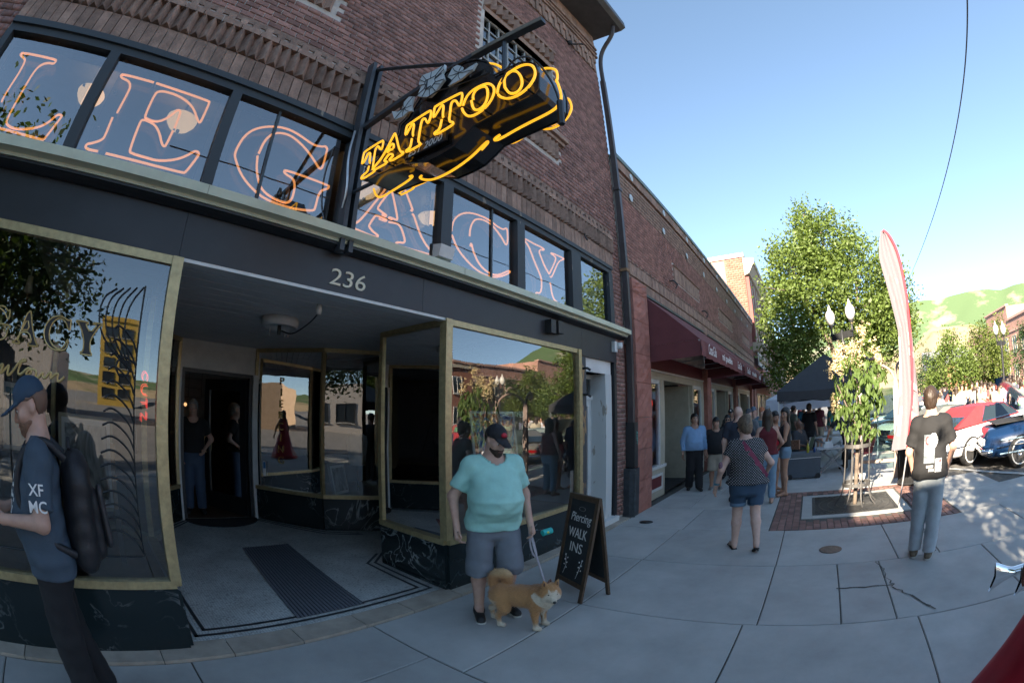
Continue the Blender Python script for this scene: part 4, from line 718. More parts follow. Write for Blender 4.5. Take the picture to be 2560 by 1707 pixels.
    # easels with paintings in the right bay
    def art_mat(nm, cols, sc):
        m = bpy.data.materials.new(nm); m.use_nodes = True; t = m.node_tree; bb = t.nodes['Principled BSDF']; N = t.nodes.new; L = t.links.new
        tc = N('ShaderNodeTexCoord'); mp = N('ShaderNodeMapping'); mp.inputs['Scale'].default_value = (sc, sc, sc*.5); L(tc.outputs['Object'], mp.inputs[0]); nz = N('ShaderNodeTexNoise'); nz.inputs['Scale'].default_value = 1; nz.inputs['Detail'].default_value = 3; nz.inputs['Distortion'].default_value = 2.5; L(mp.outputs[0], nz.inputs['Vector'])
        r = N('ShaderNodeValToRGB'); r.color_ramp.elements[0].color = (*cols[0], 1); r.color_ramp.elements[0].position = .3; r.color_ramp.elements[1].color = (*cols[-1], 1); r.color_ramp.elements[1].position = .72
        for i, c in enumerate(cols[1:-1]): e = r.color_ramp.elements.new(.3+.42*(i+1)/(len(cols)-1)); e.color = (*c, 1)
        L(nz.outputs['Fac'], r.inputs[0]); L(r.outputs[0], bb.inputs['Base Color']); bb.inputs['Roughness'].default_value = .5; return m
    def easel(nm, label, loc, rz, w_, h_, z0, fm, am, leg_m, tilt=.16):
        E_ = empty(nm, label[0], 'easel', loc, rz)
        for sx in (-1, 1): MB().tube([(sx*w_*.55, -.05, 0), (sx*.06, .12, z0+h_*1.15)], .013, 6).build('leg', leg_m, E_)
        MB().tube([(0, .55, 0), (0, .1, z0+h_*.9)], .013, 6).build('leg', leg_m, E_); MB().box(-w_*.5, w_*.5, -.05, .03, z0-.03, z0).build('ledge', leg_m, E_)
        for sx in (-1, 1): MB().tube(smooth_path([(sx*w_*.5, -.02, z0-.02), (sx*w_*.55, -.08, z0), (sx*w_*.48, -.1, z0+.05), (sx*w_*.42, -.07, z0+.02)], 3), .008, 5).build('scroll', leg_m, E_)
        A_ = empty(nm.replace('easel', 'painting'), label[1], 'painting', loc, rz); A_.rotation_euler = (-tilt, 0, rz); A_.location = Vector(loc)+Vector((0, 0, z0))
        MB().box(-w_/2, w_/2, -.035, -.01, 0, h_).build('frame', fm, A_); MB().box(-w_/2+.035, w_/2-.035, -.04, -.036, .035, h_-.035).build('canvas', am, A_)
        return A_
    easel('wire_easel', ('black scrolled wire easel holding the white framed street painting', 'tall white framed painting of a colourful busy street in the right bay'), (4.55, 3.75, .5), -.25, .72, .86, .47, M_white, art_mat('street_art', [(.02,.06,.25),(.05,.2,.5),(.35,.35,.33),(.4,.06,.05),(.25,.12,.05),(.5,.4,.25)], 5), M_iron)
    easel('wood_easel', ('light wooden easel behind the brass corner post', 'dark framed painting of an old blue truck on the wooden easel'), (3.5, 3.9, .5), .55, .55, .72, .62, M_iron, art_mat('truck_art', [(.12,.02,.02),(.03,.1,.25),(.06,.2,.4),(.25,.28,.25),(.3,.05,.05)], 4), mat('easel_wood', (.42, .30, .13), .5))
    p = tag(bx('price_sheet', M_print, None, 4.28, 4.52, 3.38, 3.383, .62, .92), 'white printed sheet with QR block leaning below the street painting', 'paper') if False else tag(bx('price_sheet', M_print, None, 4.30, 4.52, 3.38, 3.384, .60, .90), 'white printed sheet hanging below the street painting', 'paper')
    for k in range(6): bx('print_line', mat('grey_ink', (.3, .32, .35), .8), p, 4.33, 4.49, 3.378, 3.3795, .66+.035*k, .67+.035*k)
    tag(bx('window_notice', M_print, None, 5.33, 5.42, FY+.05, FY+.053, .62, 1.0), 'narrow white notice stuck at the right edge of the right bay', 'notice')
    # animal skulls
    bone = mat('bone', (.55, .53, .47), .7, var=.25, vs=12, bump=.3, bs=40); hole = mat('bone_hole', (.03, .028, .025), .9)
    def skull(label, loc, rz, s, horns):
        K = empty('animal_skull', label, 'skull', loc, rz); K.scale = (s, s, s)
        prof = [(.0, .055), (.12, .07), (.28, .075), (.42, .105), (.55, .15), (.66, .165), (.74, .13), (.78, .04)]
        V = []; F = []; n = 14
        for (z, r) in prof:
            for j in range(n):
                t = 2*math.pi*j/n; V.append((r*math.cos(t), .62*r*math.sin(t)+(.02 if z < .4 else 0), z))
        for i in range(len(prof)-1):
            for j in range(n): F.append((i*n+j, i*n+(j+1) % n, (i+1)*n+(j+1) % n, (i+1)*n+j))
        F.append(tuple(range(n))[::-1]); F.append(tuple((len(prof)-1)*n+j for j in range(n)))
        MB().add(V, F).build('cranium', bone, K, True)
        for sx in (-1, 1): MB().ball((sx*.115, -.06, .55), (.035, .035, .045)).build('eye_socket', hole, K, True); MB().ball((sx*.028, -.045, .12), (.016, .02, .07)).build('nostril', hole, K, True); MB().ball((sx*.15, -.02, .57), (.03, .05, .05)).build('brow', bone, K, True)
        if horns:
            for sx in (-1, 1): MB().tube(smooth_path([(sx*.1, 0, .7), (sx*.24, 0, .72), (sx*.38, -.02, .76), (sx*.46, -.04, .83)], 3), [.04-.0016*k for k in range(23)][:100] if False else None or .028, 7).build('horn', bone, K, True)
    skull('pale horned cow skull with a guitar neck rising from it behind the entry glass', (3.02, 6.35, .5), -.6, .62, True)
    skull('white animal skull standing in the bottom corner of the right bay', (3.22, 3.38, .5), -.35, .6, False)
    gt = empty('guitar', 'dark guitar neck standing behind the horned skull', 'guitar', (3.02, 6.47, .9), -.6)
    MB().box(-.03, .03, -.01, .015, 0, .75).build('neck', mat('dark_wood', (.06, .035, .02), .5), gt); MB().prism([(-.03, .75), (.03, .75), (.05, .85), (.045, .95), (-.045, .95), (-.05, .85)], 1, -.01, .012).build('headstock', mat('dark_wood', (.06, .035, .02)), gt)
    for k in range(3):
        for sx in (-1, 1): MB().ball((sx*.06, 0, .80+.05*k), .012, 8, 6).build('tuning_peg', M_gold, gt)
    # framed pictures
    def picture(nm, label, loc, rz, w_, h_, fm, am, tilt=-.2):
        A_ = empty(nm, label, 'picture', loc, rz); A_.rotation_euler = (tilt, 0, rz)
        MB().box(-w_/2, w_/2, 0, .03, 0, h_).build('frame', fm, A_); MB().box(-w_/2+.03, w_/2-.03, -.004, -.001, .03, h_-.03).build('mat_board', M_print, A_); MB().box(-w_/2+.06, w_/2-.06, -.008, -.0045, .07, h_-.07).build('photo', am, A_); return A_
    bw = art_mat('bw_photo', [(.02,.02,.02),(.1,.1,.1),(.4,.4,.4),(.15,.15,.15)], 6); seg = mat('grey_frame', (.18, .18, .18), .4)
    picture('framed_photo', 'black and white photograph leaning in the angled entry window', (3.55, 5.95, .5), .45, .45, .5, seg, bw)
    picture('framed_photo', 'small red framed picture lying by the skull in the right bay', (3.07, 3.2, .5), 1.2, .2, .26, mat('oxblood_frame', (.12, .02, .03), .4), art_mat('bw2', [(.5,.48,.4),(.03,.03,.03),(.5,.48,.4)], 9), -.3)
    picture('framed_print', 'large pale framed drawing leaning in the left window beside the backpack', (-.22, 3.75, .85), .12, .52, .72, mat('pale_wood', (.42, .38, .26), .5), art_mat('pencil', [(.45,.47,.46),(.35,.37,.37),(.12,.12,.12),(.45,.47,.46)], 4), -.12)
    picture('framed_print', 'dark framed blue picture behind the cap of the man in grey', (-.95, 4.2, 1.15), 0, .5, .6, M_iron, art_mat('blue_art', [(.03,.12,.2),(.06,.25,.33),(.25,.35,.35)], 5), -.05)
    picture('framed_print', 'ornate framed bright picture at the left frame edge', (-1.35, 3.7, .95), 0, .5, .8, M_iron, art_mat('bright_art', [(.1,.3,.42),(.45,.5,.5),(.35,.15,.2)], 4), -.05)
    tg = empty('easel_post', 'plain wooden easel leg standing in the left window', 'easel', (.02, 3.55, .5)); MB().box(-.025, .025, 0, .03, 0, .42).build('lower_leg', M_black, tg); MB().box(-.02, .02, .005, .025, .3, .9).build('upper_leg', M_wood, tg)
    pr = empty('parrot_figure', 'small turquoise parrot figure on the left window floor', 'figurine', (-.72, 3.42, .5)); MB().lathe([(.001,0),(.045,.02),(.06,.1),(.05,.18),(.045,.22),(.03,.27),(.001,.28)], n=14).build('body', mat('turquoise', (.02, .2, .24), .5), pr, True); MB().ball((.0,-.045,.23),(.015,.03,.015)).build('beak', mat('beak_yellow', (.6,.45,.05)), pr); MB().box(-.02,.02,.03,.05,-.0,.1).build('tail', mat('turquoise', (.02,.2,.24)), pr)
    cd = tag(bx('black_card', M_black, None, -.42, -.27, 3.28, 3.29, .52, .68), 'black card with white script on the left window floor', 'card'); text_obj('card_lettering', 'side', M_print, cd, (-.345, 3.279, .585), (1, 0, 0), (0, 0, 1), .035, .002, .3)
    st = tag(bx('door_sticker', M_print, None, 2.52, 2.57, 6.70, 6.705, .72, .95), 'white and blue sticker at the lower edge of the piercing window', 'sticker'); st.rotation_euler = (0, 0, 0); bx('blue_block', mat('blue_ink', (.03, .15, .35), .6), st, 2.525, 2.565, 6.696, 6.699, .84, .94)
    # inside the shop seen through the door: shelving grid, counter
    sh = empty('wall_rack', 'black wire rack with pictures on the wall inside the shop', 'rack', (1.6, 12.7, 1.9)); 
    for k in range(7): MB().box(-1.2+.4*k, -1.19+.4*k, 0, .01, 0, 1.0).build('wire', M_iron, sh)
    for k in range(5): MB().box(-1.2, 1.21, .011, .02, .25*k, .25*k+.01).build('wire', M_iron, sh)
    ct = empty('shop_counter', 'wooden counter inside the shop', 'counter', (1.9, 10.8, 0)); MB().box(-.9, 1.4, 0, .6, 0, 1.0).build('cabinet', mat('counter_wood', (.10, .05, .025), .4, var=.3), ct); MB().box(-.95, 1.45, -.05, .65, 1.002, 1.04).build('top', mat('counter_top', (.2, .12, .06), .3), ct)
    pw = empty('warm_lamp', 'warm wall lamp deep inside the shop', 'lamp', (2.3, 12.6, 1.7)); MB().ball((0, 0, 0), .05).build('bulb', M_lamp, pw); MB().box(-.02,.02,.05,.4,-.02,.02).build('arm', M_gold, pw)
    ms = empty('mannequin', 'white shirt on a dress form behind the entry glass', 'mannequin', (4.0, 6.2, .5)); MB().tube([(0,0,0),(0,0,.5)], .015, 6).build('stand', M_iron, ms); MB().lathe([(.001,.42),(.13,.43),(.15,.6),(.17,.8),(.16,.9),(.06,.95),(.001,.96)], n=16).build('torso', mat('pale_shirt', (.5,.5,.5), .9), ms, True)
display()
# ------------------------------------------------------------------ the low brick building with maroon awnings
def cafe():
    B = empty('awning_building', 'long low red brown brick building with maroon awnings', 'building')
    X0, X1, ZT = 7.22, 26.7, 6.78; YF = 3.07
    MB().box(X0, X1, YF, YF+.4, 2.98, ZT).build('wall', M_mortar, B)
    mk = lambda u, v, d: (u, YF-d, v)
    pan = [(10.6, 13.2, 4.98, 5.42), (16.3, 19.2, 4.98, 5.42), (22.2, 25.0, 4.98, 5.42)]
    av = pan+[(X0, X1, 5.98, ZT)]
    bricks(B, [(X0+.02, X1, 4.6, 5.98), (X0+.02, X1, 4.02, 4.06)], 0, 1, mk, M_brick2, 300, (.150, .062), .010, .012, lambda u, v: u, 'brick', av)
    sold = MB().box(.004, .096, -.03, .02, 0, .235).mesh('soldier_brick'); sold.materials.append(M_soldier)
    x = X0+.02; b = MB(); k = 0
    while x < X1-.1:
        for z, yo in ((4.07, 0), (4.33, -.015)):
            if k < 75: o = bpy.data.objects.new('soldier_brick', sold); link(o, B); o.location = (x, YF+yo+random.uniform(-.004, .004), z)
            else: b.box(x+.004, x+.096, YF-.03+yo, YF, z, z+.235)
        if k < 75 and k % 2 == 0: bx('dentil_brick', M_soldier, B, x, x+.07, YF-.06, YF, 4.575, 4.62)
        elif k % 2 == 0: b.box(x, x+.07, YF-.06, YF, 4.575, 4.62)
        x += .102; k += 1
    for (a, c, z0, z1) in pan:
        xx = a
        while xx < c-.05: b.box(xx+.004, xx+.095, YF-.02, YF, z0+.02, z1-.03); xx += .1
        b.box(a, c, YF-.05, YF, z1-.02, z1)
    # corbel table and parapet course
    x = X0+.02
    while x < X1-.1:
        for j in range(6): b.box(x+.003, x+.094, YF-.02-.012*j, YF, 5.99+.075*j, 6.06+.075*j)
        x += .1
    x = X0+.02
    while x < X1-.1: b.box(x+.003, min(x+.2, X1), YF-.11, YF, 6.49, 6.70); x += .205
    o = b.build('brickwork', M_soldier, B); o['kind'] = 'stuff'
    bx('coping', mat('green_coping', (.12, .17, .15), .5), B, X0-.02, X1, YF-.14, YF+.45, 6.705, 6.80)
    # round white tie plates in pairs
    for i in range(9):
        xx = 7.95+2.05*i
        for z in (6.58, 6.10): MB().lathe([(.001,0),(.085,0),(.085,-.012),(.03,-.02),(.001,-.03)], (xx, YF-(.112 if z > 6.3 else .05), z), 16, 'y').build('tie_plate', mat('tie_plate_white', (.5, .56, .58), .5), B)
    for xx, z in ((10.15, 4.86), (13.4, 4.75)): MB().tube([(xx, YF, z), (xx, YF-.12, z), (xx+.04, YF-.2, z-.1), (xx, YF-.16, z-.2)], .02, 6).build('wall_hook', M_iron, B)
    # rough red stone piers
    def pier(x0, x1, z1, yf):
        z = -.05; k = 0
        while z < z1-.05:
            hh = min(random.uniform(.5, .62), z1-z); n = 6; V = []; F = []; m = 6
            for j in range(m+1):
                for i in range(n+1):
                    e = 0 if i in (0, n) or j in (0, m) else random.uniform(-.028, .012)
                    xo = random.uniform(-.012, .012) if i in (0, n) else 0
                    V.append((x0+(x1-x0)*i/n+xo, yf+e, z+.004+(hh-.008)*j/m))
            for j in range(m):
                for i in range(n): F.append((j*(n+1)+i, j*(n+1)+i+1, (j+1)*(n+1)+i+1, (j+1)*(n+1)+i))
            nb = len(V); V += [(x0, YF+.3, z+.004), (x1, YF+.3, z+.004), (x1, YF+.3, z+hh-.004), (x0, YF+.3, z+hh-.004)]
            F += [tuple([j*(n+1) for j in range(m+1)])+(nb+3, nb), tuple([j*(n+1)+n for j in range(m+1)])[::-1]+(nb+1, nb+2), tuple(range(n+1))[::-1]+(nb, nb+1), tuple(m*(n+1)+i for i in range(n+1))+(nb+2, nb+3)]
            MB().add(V, F).build('pier_stone', M_redstone, B); z += hh
    pier(7.27, 8.0, 4.17, 2.90); pier(13.15, 13.75, 3.0, 2.98); pier(18.6, 19.2, 3.0, 2.98); pier(24.2, 24.8, 3.0, 2.98)
    # shop fronts between the piers
    tan = mat('cream_frame', (.42, .38, .29), .6, var=.1); lt = mat('pale_frame', (.58, .58, .55), .5, var=.08); ox = mat('oxblood_panel', (.13, .022, .025), .5, var=.1)
    for bi, (a, c) in enumerate([(8.02, 13.1), (13.8, 18.55), (19.25, 24.15)]):
        L_ = c-a; w1 = L_*.26; YB = YF+.02
        MB().box(a, c, YB, YB+.1, 2.45, 2.6).build('head_rail', tan, B); bx('fascia_board', ox, B, a, c, YB+.02, YB+.1, 2.605, 2.97); bx('fascia_trim', lt, B, a, c, YB-.02, YB+.02, 2.605, 2.64)
        for x0, x1 in ((a, a+w1), (c-w1, c)):
            MB().box(x0, x1, YB, YB+.12, 0, .1).box(x0, x1, YB, YB+.12, .1, .62).build('stall_riser', tan, B); bx('riser_panel', ox, B, x0+.25, x1-.25, YB-.012, YB, .22, .45)
            t = MB(); t.box(x0+.19, x1-.19, YB-.02, YB-.001, .45, .51).box(x0+.19, x1-.19, YB-.02, YB-.001, .16, .22).box(x0+.19, x0+.25, YB-.02, YB-.001, .22, .45).box(x1-.25, x1-.19, YB-.02, YB-.001, .22, .45); t.build('panel_moulding', lt, B)
            bx('window_sill', lt, B, x0, x1, YB-.04, YB+.12, .62, .68)
            MB().box(x0, x0+.1, YB, YB+.1, .68, 2.449).box(x1-.28, x1, YB, YB+.1, .68, 2.449).each('window_post', tan, B); MB().box(x0+.1, x1-.28, YB+.01, YB+.08, 2.36, 2.449).box(x1-.34, x1-.28, YB+.01, YB+.08, .68, 2.36).build('window_frame', lt, B)
            MB().quad((x0+.1, YB+.05, .68), (x1-.34, YB+.05, .68), (x1-.34, YB+.05, 2.36), (x0+.1, YB+.05, 2.36)).build('window_pane', M_shopglass, B)
        d0, d1 = a+w1, c-w1
        bx('return_panel', tan, B, d0-.02, d0+.05, YB+.1, YB+1.0, 0, 2.45); bx('return_panel', tan, B, d1-.05, d1+.02, YB+.1, YB+1.0, 0, 2.45)
        bx('door_wall', M_darkin, B, d0, d1, YB+1.0, YB+1.08, 0, 2.6); bx('door_soffit', tan, B, d0, d1, YB+.1, YB+1.0, 2.5, 2.55)
        dr = bx('cafe_door', mat('dark_door', (.05, .02, .018), .4), B, d0+.2, d0+1.1, YB+.96, YB+.995, .02, 2.1); bx('door_pane', M_shopglass, dr, d0+.32, d0+.98, YB+.95, YB+.958, .3, 2.0); bx('notice', M_print, dr, d0+.35, d0+.6, YB+.945, YB+.948, 1.05, 1.5)
        dr = bx('side_window', lt, B, d1-1.3, d1-.1, YB+.96, YB+.995, .5, 2.2); bx('window_pane', M_shopglass, dr, d1-1.2, d1-.2, YB+.95, YB+.955, .6, 2.1)
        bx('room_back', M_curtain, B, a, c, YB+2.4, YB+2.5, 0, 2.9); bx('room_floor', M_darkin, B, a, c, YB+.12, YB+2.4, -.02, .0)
        # awning: sloped canvas on a frame, scalloped valance, painted words
        aw = empty('awning', 'maroon canvas awning with white lettering, %s' % ['nearest, over the first shop front', 'second along the brick wall', 'farthest of the three'][bi], 'awning', group='maroon awnings')
        yf = 1.92; zf, zb, zt, zv = 3.06, 3.02, 4.06, 2.76; aa, cc = a+.06, c+.15; n = 8
        MB().add([(aa,yf,zf),(cc,yf,zf),(cc,YF-.02,zt),(aa,YF-.02,zt)], [(0,1,2,3)]).build('canvas', M_awn, aw)
        for xx in (aa, cc): MB().add([(xx,yf,zf),(xx,YF-.02,zt),(xx,YF-.02,zb)], [(0,1,2)]).add([(xx,yf,zf-.003),(xx,YF-.02,zb),(xx+.02,YF-.02,zv-.04),(xx+.02,yf,zv)], [(0,1,2,3)]).build('side_panel', M_awn, aw)
        V = []; m = 36
        for i in range(m+1):
            t = aa+(cc-aa)*i/m; V += [(t, yf-.004, zf), (t, yf-.02-.012*math.sin(i*1.9), (zf+zv)/2), (t, yf-.012-.02*math.sin(i*1.3), zv-.012*(i % 2))]
        MB().add(V, [q for i in range(m) for q in ((i*3, i*3+1, i*3+4, i*3+3), (i*3+1, i*3+2, i*3+5, i*3+4))]).build('valance', M_awn, aw, True)
        fr = M_steel
        for i in range(5): t = aa+.1+(cc-aa-.2)*i/4; MB().tube([(t, YF-.03, zt-.06), (t, yf+.03, zf-.05), (t, YF-.03, zb-.05)], .016, 5).build('frame_rib', fr, aw)
        MB().tube([(aa, yf+.02, zf-.02), (cc, yf+.02, zf-.02)], .018, 6).build('front_rail', fr, aw); bx('wall_rail', M_frame, aw, aa, cc, YF-.06, YF, zt, zt+.05)
        L_ = cc-aa; xm = (aa+cc)/2
        text_obj('word', 'Coca-Cola', M_print, aw, (aa+.16*L_, yf-.052, 2.83), (1,0,0), (0,0,1), .2, .002, .35, width=.75); text_obj('word', 'Coca-Cola', M_print, aw, (cc-.12*L_, yf-.052, 2.83), (1,0,0), (0,0,1), .2, .002, .35, width=.75); text_obj('word', 'mi pueblo', M_print, aw, (xm, yf-.052, 2.85), (1,0,0), (0,0,1), .16, .002, width=1.35, bold=.01)
    # neon and posters in the first window
    n1 = tag(MB().tube(smooth_path([(8.2,3.2,1.95),(8.6,3.2,2.1),(8.85,3.2,2.02),(8.8,3.2,1.86),(8.2,3.2,1.78)],2), .012, 6).build('neon_sign', M_neon_r), 'red and yellow neon sign high in the first cafe window', 'neon sign'); MB().tube(smooth_path([(8.2,3.21,1.7),(8.5,3.21,1.72),(8.8,3.21,1.8)],2), .012, 6).build('lower_tube', M_neon_yl, n1)
    tag(MB().tube(smooth_path([(8.5,3.2,.98),(8.42,3.2,1.15),(8.62,3.2,1.38),(8.72,3.2,1.25),(8.55,3.2,1.05),(8.6,3.2,.9)],3), .014, 6).build('neon_sign', M_neon_b), 'blue neon loop sign low in the first cafe window', 'neon sign')
    tag(bx('poster', M_print, None, 8.3, 8.62, 3.15, 3.153, 1.35, 1.75), 'white poster with a round picture in the first cafe window', 'poster')
    bx('roof_slab', M_darkin, B, X0, X1, YF+.4, 14, 6.3, 6.4); bx('end_wall', M_brick2, B, X1-.3, X1, YF+.4, 14, 0, 6.3)
cafe()
# ------------------------------------------------------------------ buildings farther off, hills
def windows(parent, xs, zs, y, w_, h_, fm, gm, flip=1, arch=False):
    for x in xs:
        for z in zs:
            f = MB().box(x, x+w_, y-.06*flip, y-.005*flip, z, z+.08).box(x, x+.07, y-.06*flip, y-.005*flip, z+.08, z+h_).box(x+w_-.07, x+w_, y-.06*flip, y-.005*flip, z+.08, z+h_).box(x+.07, x+w_-.07, y-.06*flip, y-.005*flip, z+h_-.08, z+h_).box(x+w_/2-.03, x+w_/2+.03, y-.05*flip, y-.005*flip, z+.08, z+h_-.08).build('window', fm, parent)
            MB().quad((x+.07, y-.012*flip, z+.08), (x+w_-.07, y-.012*flip, z+.08), (x+w_-.07, y-.012*flip, z+h_-.08), (x+.07, y-.012*flip, z+h_-.08)).build('pane', gm, f)
            bx('sill', M_conc, f, x-.08, x+w_+.08, min(y, y-.14*flip), max(y, y-.14*flip), z-.1, z-.002)
def far():
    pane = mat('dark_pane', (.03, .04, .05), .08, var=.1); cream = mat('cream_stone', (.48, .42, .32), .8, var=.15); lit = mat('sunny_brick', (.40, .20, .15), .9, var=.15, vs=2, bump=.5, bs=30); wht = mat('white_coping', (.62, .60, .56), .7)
    # unseen neighbours left of the shop, added and sized to set the evening shade
    A = empty('neighbour_building', 'unseen brick neighbour left of the shop, height set for the evening shade', 'building'); bx('wall', M_brick2, A, -18.5, -9.02, 3.07, 16, -.1, 7.7); bx('coping', M_conc, A, -18.5, -9.03, 2.98, 16.05, 7.7, 7.9)
    windows(A, [-18+3*i for i in range(3)], [4.2], 3.07, 1.4, 1.9, M_white, pane); bx('shopfront', M_black, A, -18.3, -9.5, 3.0, 3.06, .2, 3.2)
    A2 = empty('shade_block', 'unseen taller brick block farther left, added and sized for the evening shade', 'building'); bx('wall', M_brick, A2, -75, -18.52, 3.07, 18, -.1, 10.6); bx('cornice', M_conc, A2, -75, -18.53, 2.7, 18, 10.6, 11); windows(A2, [-72+4*i for i in range(13)], [4.0, 7.2], 3.07, 1.4, 2.0, M_white, pane); bx('shopfront', M_black, A2, -74, -19, 3.0, 3.06, .2, 3.2)
    # tall ornate brick building after the awnings
    B = empty('tall_brick_building', 'tall brick building with sunlit side wall and cream pilasters beyond the awnings', 'building')
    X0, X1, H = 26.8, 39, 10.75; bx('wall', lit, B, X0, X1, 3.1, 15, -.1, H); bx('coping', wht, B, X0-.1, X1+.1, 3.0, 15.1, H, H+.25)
    mk = lambda u, v, d: (X0-d, u, v)
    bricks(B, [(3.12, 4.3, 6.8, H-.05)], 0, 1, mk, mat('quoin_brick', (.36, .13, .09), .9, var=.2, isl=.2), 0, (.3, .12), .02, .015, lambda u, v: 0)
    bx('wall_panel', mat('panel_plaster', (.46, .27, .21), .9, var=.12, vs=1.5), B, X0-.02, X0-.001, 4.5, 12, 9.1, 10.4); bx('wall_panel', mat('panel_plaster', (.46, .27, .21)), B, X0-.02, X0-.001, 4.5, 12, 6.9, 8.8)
    red = mat('pilaster_red', (.22, .07, .06), .8, var=.15)
    for i in range(16):
        x = X0+.1+.75*i; bx('pilaster', cream if i % 2 else red, B, x, x+.42, 2.86, 3.099, 5.5, 9.5)
    MB().prism([(3.1, 5.0), (2.7, 5.1), (2.6, 5.3), (2.45, 5.35), (2.45, 5.5), (3.1, 5.55)], 0, X0, X1).build('belt_cornice', cream, B); bx('sign_board', mat('sign_cream', (.5, .5, .45), .7), B, X0+.1, X0+6, 2.75, 2.82, 4.2, 4.95)
    text_obj('sign_lettering', 'OGDEN HALL', M_black, B, (X0+3, 2.74, 4.4), (1, 0, 0), (0, 0, 1), .35, .01, width=5.2) if False else None
    for i in range(9): MB().lathe([(.001,0),(.2,0),(.22,-.03),(.001,-.05)], (X0+.5+.62*i, 2.745, 4.58), 12, 'y').build('rosette', M_black, B)
    MB().prism([(3.1, 9.6), (2.8, 9.7), (2.5, 10.2), (2.4, 10.25), (2.4, 10.6), (3.1, 10.7)], 0, X0, X1).build('crown_cornice', cream, B)
    MB().add([(X0+.3,1.8,2.9),(X1,1.8,2.9),(X1,3.05,3.7),(X0+.3,3.05,3.7)], [(0,1,2,3)]).build('blue_awning', mat('blue_canvas', (.05, .18, .36), .8), B); windows(B, [X0+1+3*i for i in range(4)], [.7], 3.1, 2.2, 1.9, cream, pane)
    C2 = empty('street_block', 'row of brick fronts closing the far end of the sidewalk', 'building'); bx('wall', mat('brick_far', (.27, .12, .09), .9, var=.2), C2, 39.1, 75, 3.15, 15, -.1, 8.2); MB().prism([(3.15, 7.6), (2.7, 7.9), (2.7, 8.3), (3.15, 8.35)], 0, 39.1, 75).build('cornice', cream, C2); windows(C2, [40+3*i for i in range(11)], [4.6, .8], 3.15, 1.6, 2.2, cream, pane)
    # brick block across the cross street, far right
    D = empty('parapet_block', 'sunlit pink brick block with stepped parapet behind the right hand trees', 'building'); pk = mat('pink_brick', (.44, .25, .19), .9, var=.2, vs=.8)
    o = Vector((0, 0, 0)); yy = -28
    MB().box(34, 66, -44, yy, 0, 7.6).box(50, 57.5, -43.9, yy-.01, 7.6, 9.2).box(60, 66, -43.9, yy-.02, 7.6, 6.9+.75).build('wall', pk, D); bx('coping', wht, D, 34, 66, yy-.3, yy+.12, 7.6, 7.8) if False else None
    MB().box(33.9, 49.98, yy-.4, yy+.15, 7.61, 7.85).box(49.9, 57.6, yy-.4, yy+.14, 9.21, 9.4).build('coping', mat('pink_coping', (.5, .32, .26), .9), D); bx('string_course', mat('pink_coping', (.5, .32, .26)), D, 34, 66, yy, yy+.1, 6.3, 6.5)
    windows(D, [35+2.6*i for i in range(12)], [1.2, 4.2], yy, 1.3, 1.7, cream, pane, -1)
    E_ = empty('low_brick_house', 'low orange brick building with sloping roof behind the crowd', 'building'); MB().box(70, 84, -34, -25, 0, 5).build('wall', mat('orange_brick', (.45, .24, .13), .9, var=.15), E_); MB().prism([(69.5, 5), (84.5, 5), (84.5, 8.2), (76, 6.4)], 1, -34.5, -24.6).build('roof', mat('grey_roof', (.3, .3, .3), .8), E_); windows(E_, [72, 76, 80], [1.5], -25, 1.4, 1.8, cream, pane, -1)
    # across the street behind the camera: what the shop windows mirror
    F = empty('arched_brick_block', 'brick block with arched attic gable mirrored in the right bay', 'building'); bw = mat('mirror_brick', (.30, .13, .085), .9, var=.2)
    MB().box(18, 33.9, -40, -25, -.2, 6.6).build('wall', bw, F); MB().box(17.9, 34, -40.1, -24.8, 6.61, 6.9).build('cornice', cream, F)
    ar = [(25.2, 6.9), (31.6, 6.9), (31.6, 7.8)]+[(28.4+3.2*math.cos(math.pi*k/14), 7.8+1.2*math.sin(math.pi*k/14)) for k in range(1, 14)]+[(25.2, 7.8)]
    MB().prism(ar, 1, -36, -25.6).build('attic', mat('attic_tan', (.36, .22, .14), .9), F); windows(F, [19+2.4*i for i in range(6)], [1.0, 4.0], -25, 1.3, 1.7, M_white, pane, -1)
    G = empty('yellow_tower', 'narrow yellow apartment tower mirrored in the left window', 'building'); ye = mat('yellow_render', (.55, .36, .07), .8, var=.1); MB().box(-2.5, 4.5, -82, -72, -.2, 13.2).build('wall', ye, G)
    windows(G, [-1.7, 1.4], [1.2+2.35*i for i in range(5)], -72, 2.3, 1.55, M_black, pane, -1); bx('parapet', ye, G, -2.7, 4.7, -82.2, -71.8, 13.2, 13.9)
    Hh = empty('white_hall', 'low white and red fronts across the street behind the camera', 'building'); MB().box(-40, -5, -40, -27, -.2, 4.6).build('wall', mat('pale_render', (.5, .46, .42), .8), Hh); MB().box(5.2, 17.8, -40, -27, -.2, 4.2).build('wing', mat('tan_render', (.42, .3, .2), .8), Hh); windows(Hh, [-38+3.2*i for i in range(10)], [.8], -27, 2.2, 2.0, M_black, pane, -1)
    # mountains
    def ridge(nm, label, prof, R0, R1, m, nz, seed):
        rg = np.random.default_rng(seed); az = np.radians(np.linspace(24, -120, 260)); nr = 26
        base = np.interp(np.degrees(-az), [p[0] for p in prof], [p[1] for p in prof])
        V = []; ph = rg.uniform(0, 6.28, 24); fr = rg.uniform(3, 60, 24)
        for i in range(nr):
            t = i/(nr-1); R_ = R0+(R1-R0)*t
            hgt = np.tan(np.radians(base))*R1*(t**1.15)
            for k in range(24): hgt = hgt+nz*R1*.9/fr[k]*np.sin(az*fr[k]*2.2+ph[k]+t*fr[k]*.35)*t*(1.06-t)*2.2
            hgt = hgt+(0 if t < 1 else nz*R1*.02*np.sin(az*90+ph[3]))
            V.append(np.stack([R_*np.cos(az), R_*np.sin(az), np.maximum(hgt, -2)-1], 1))
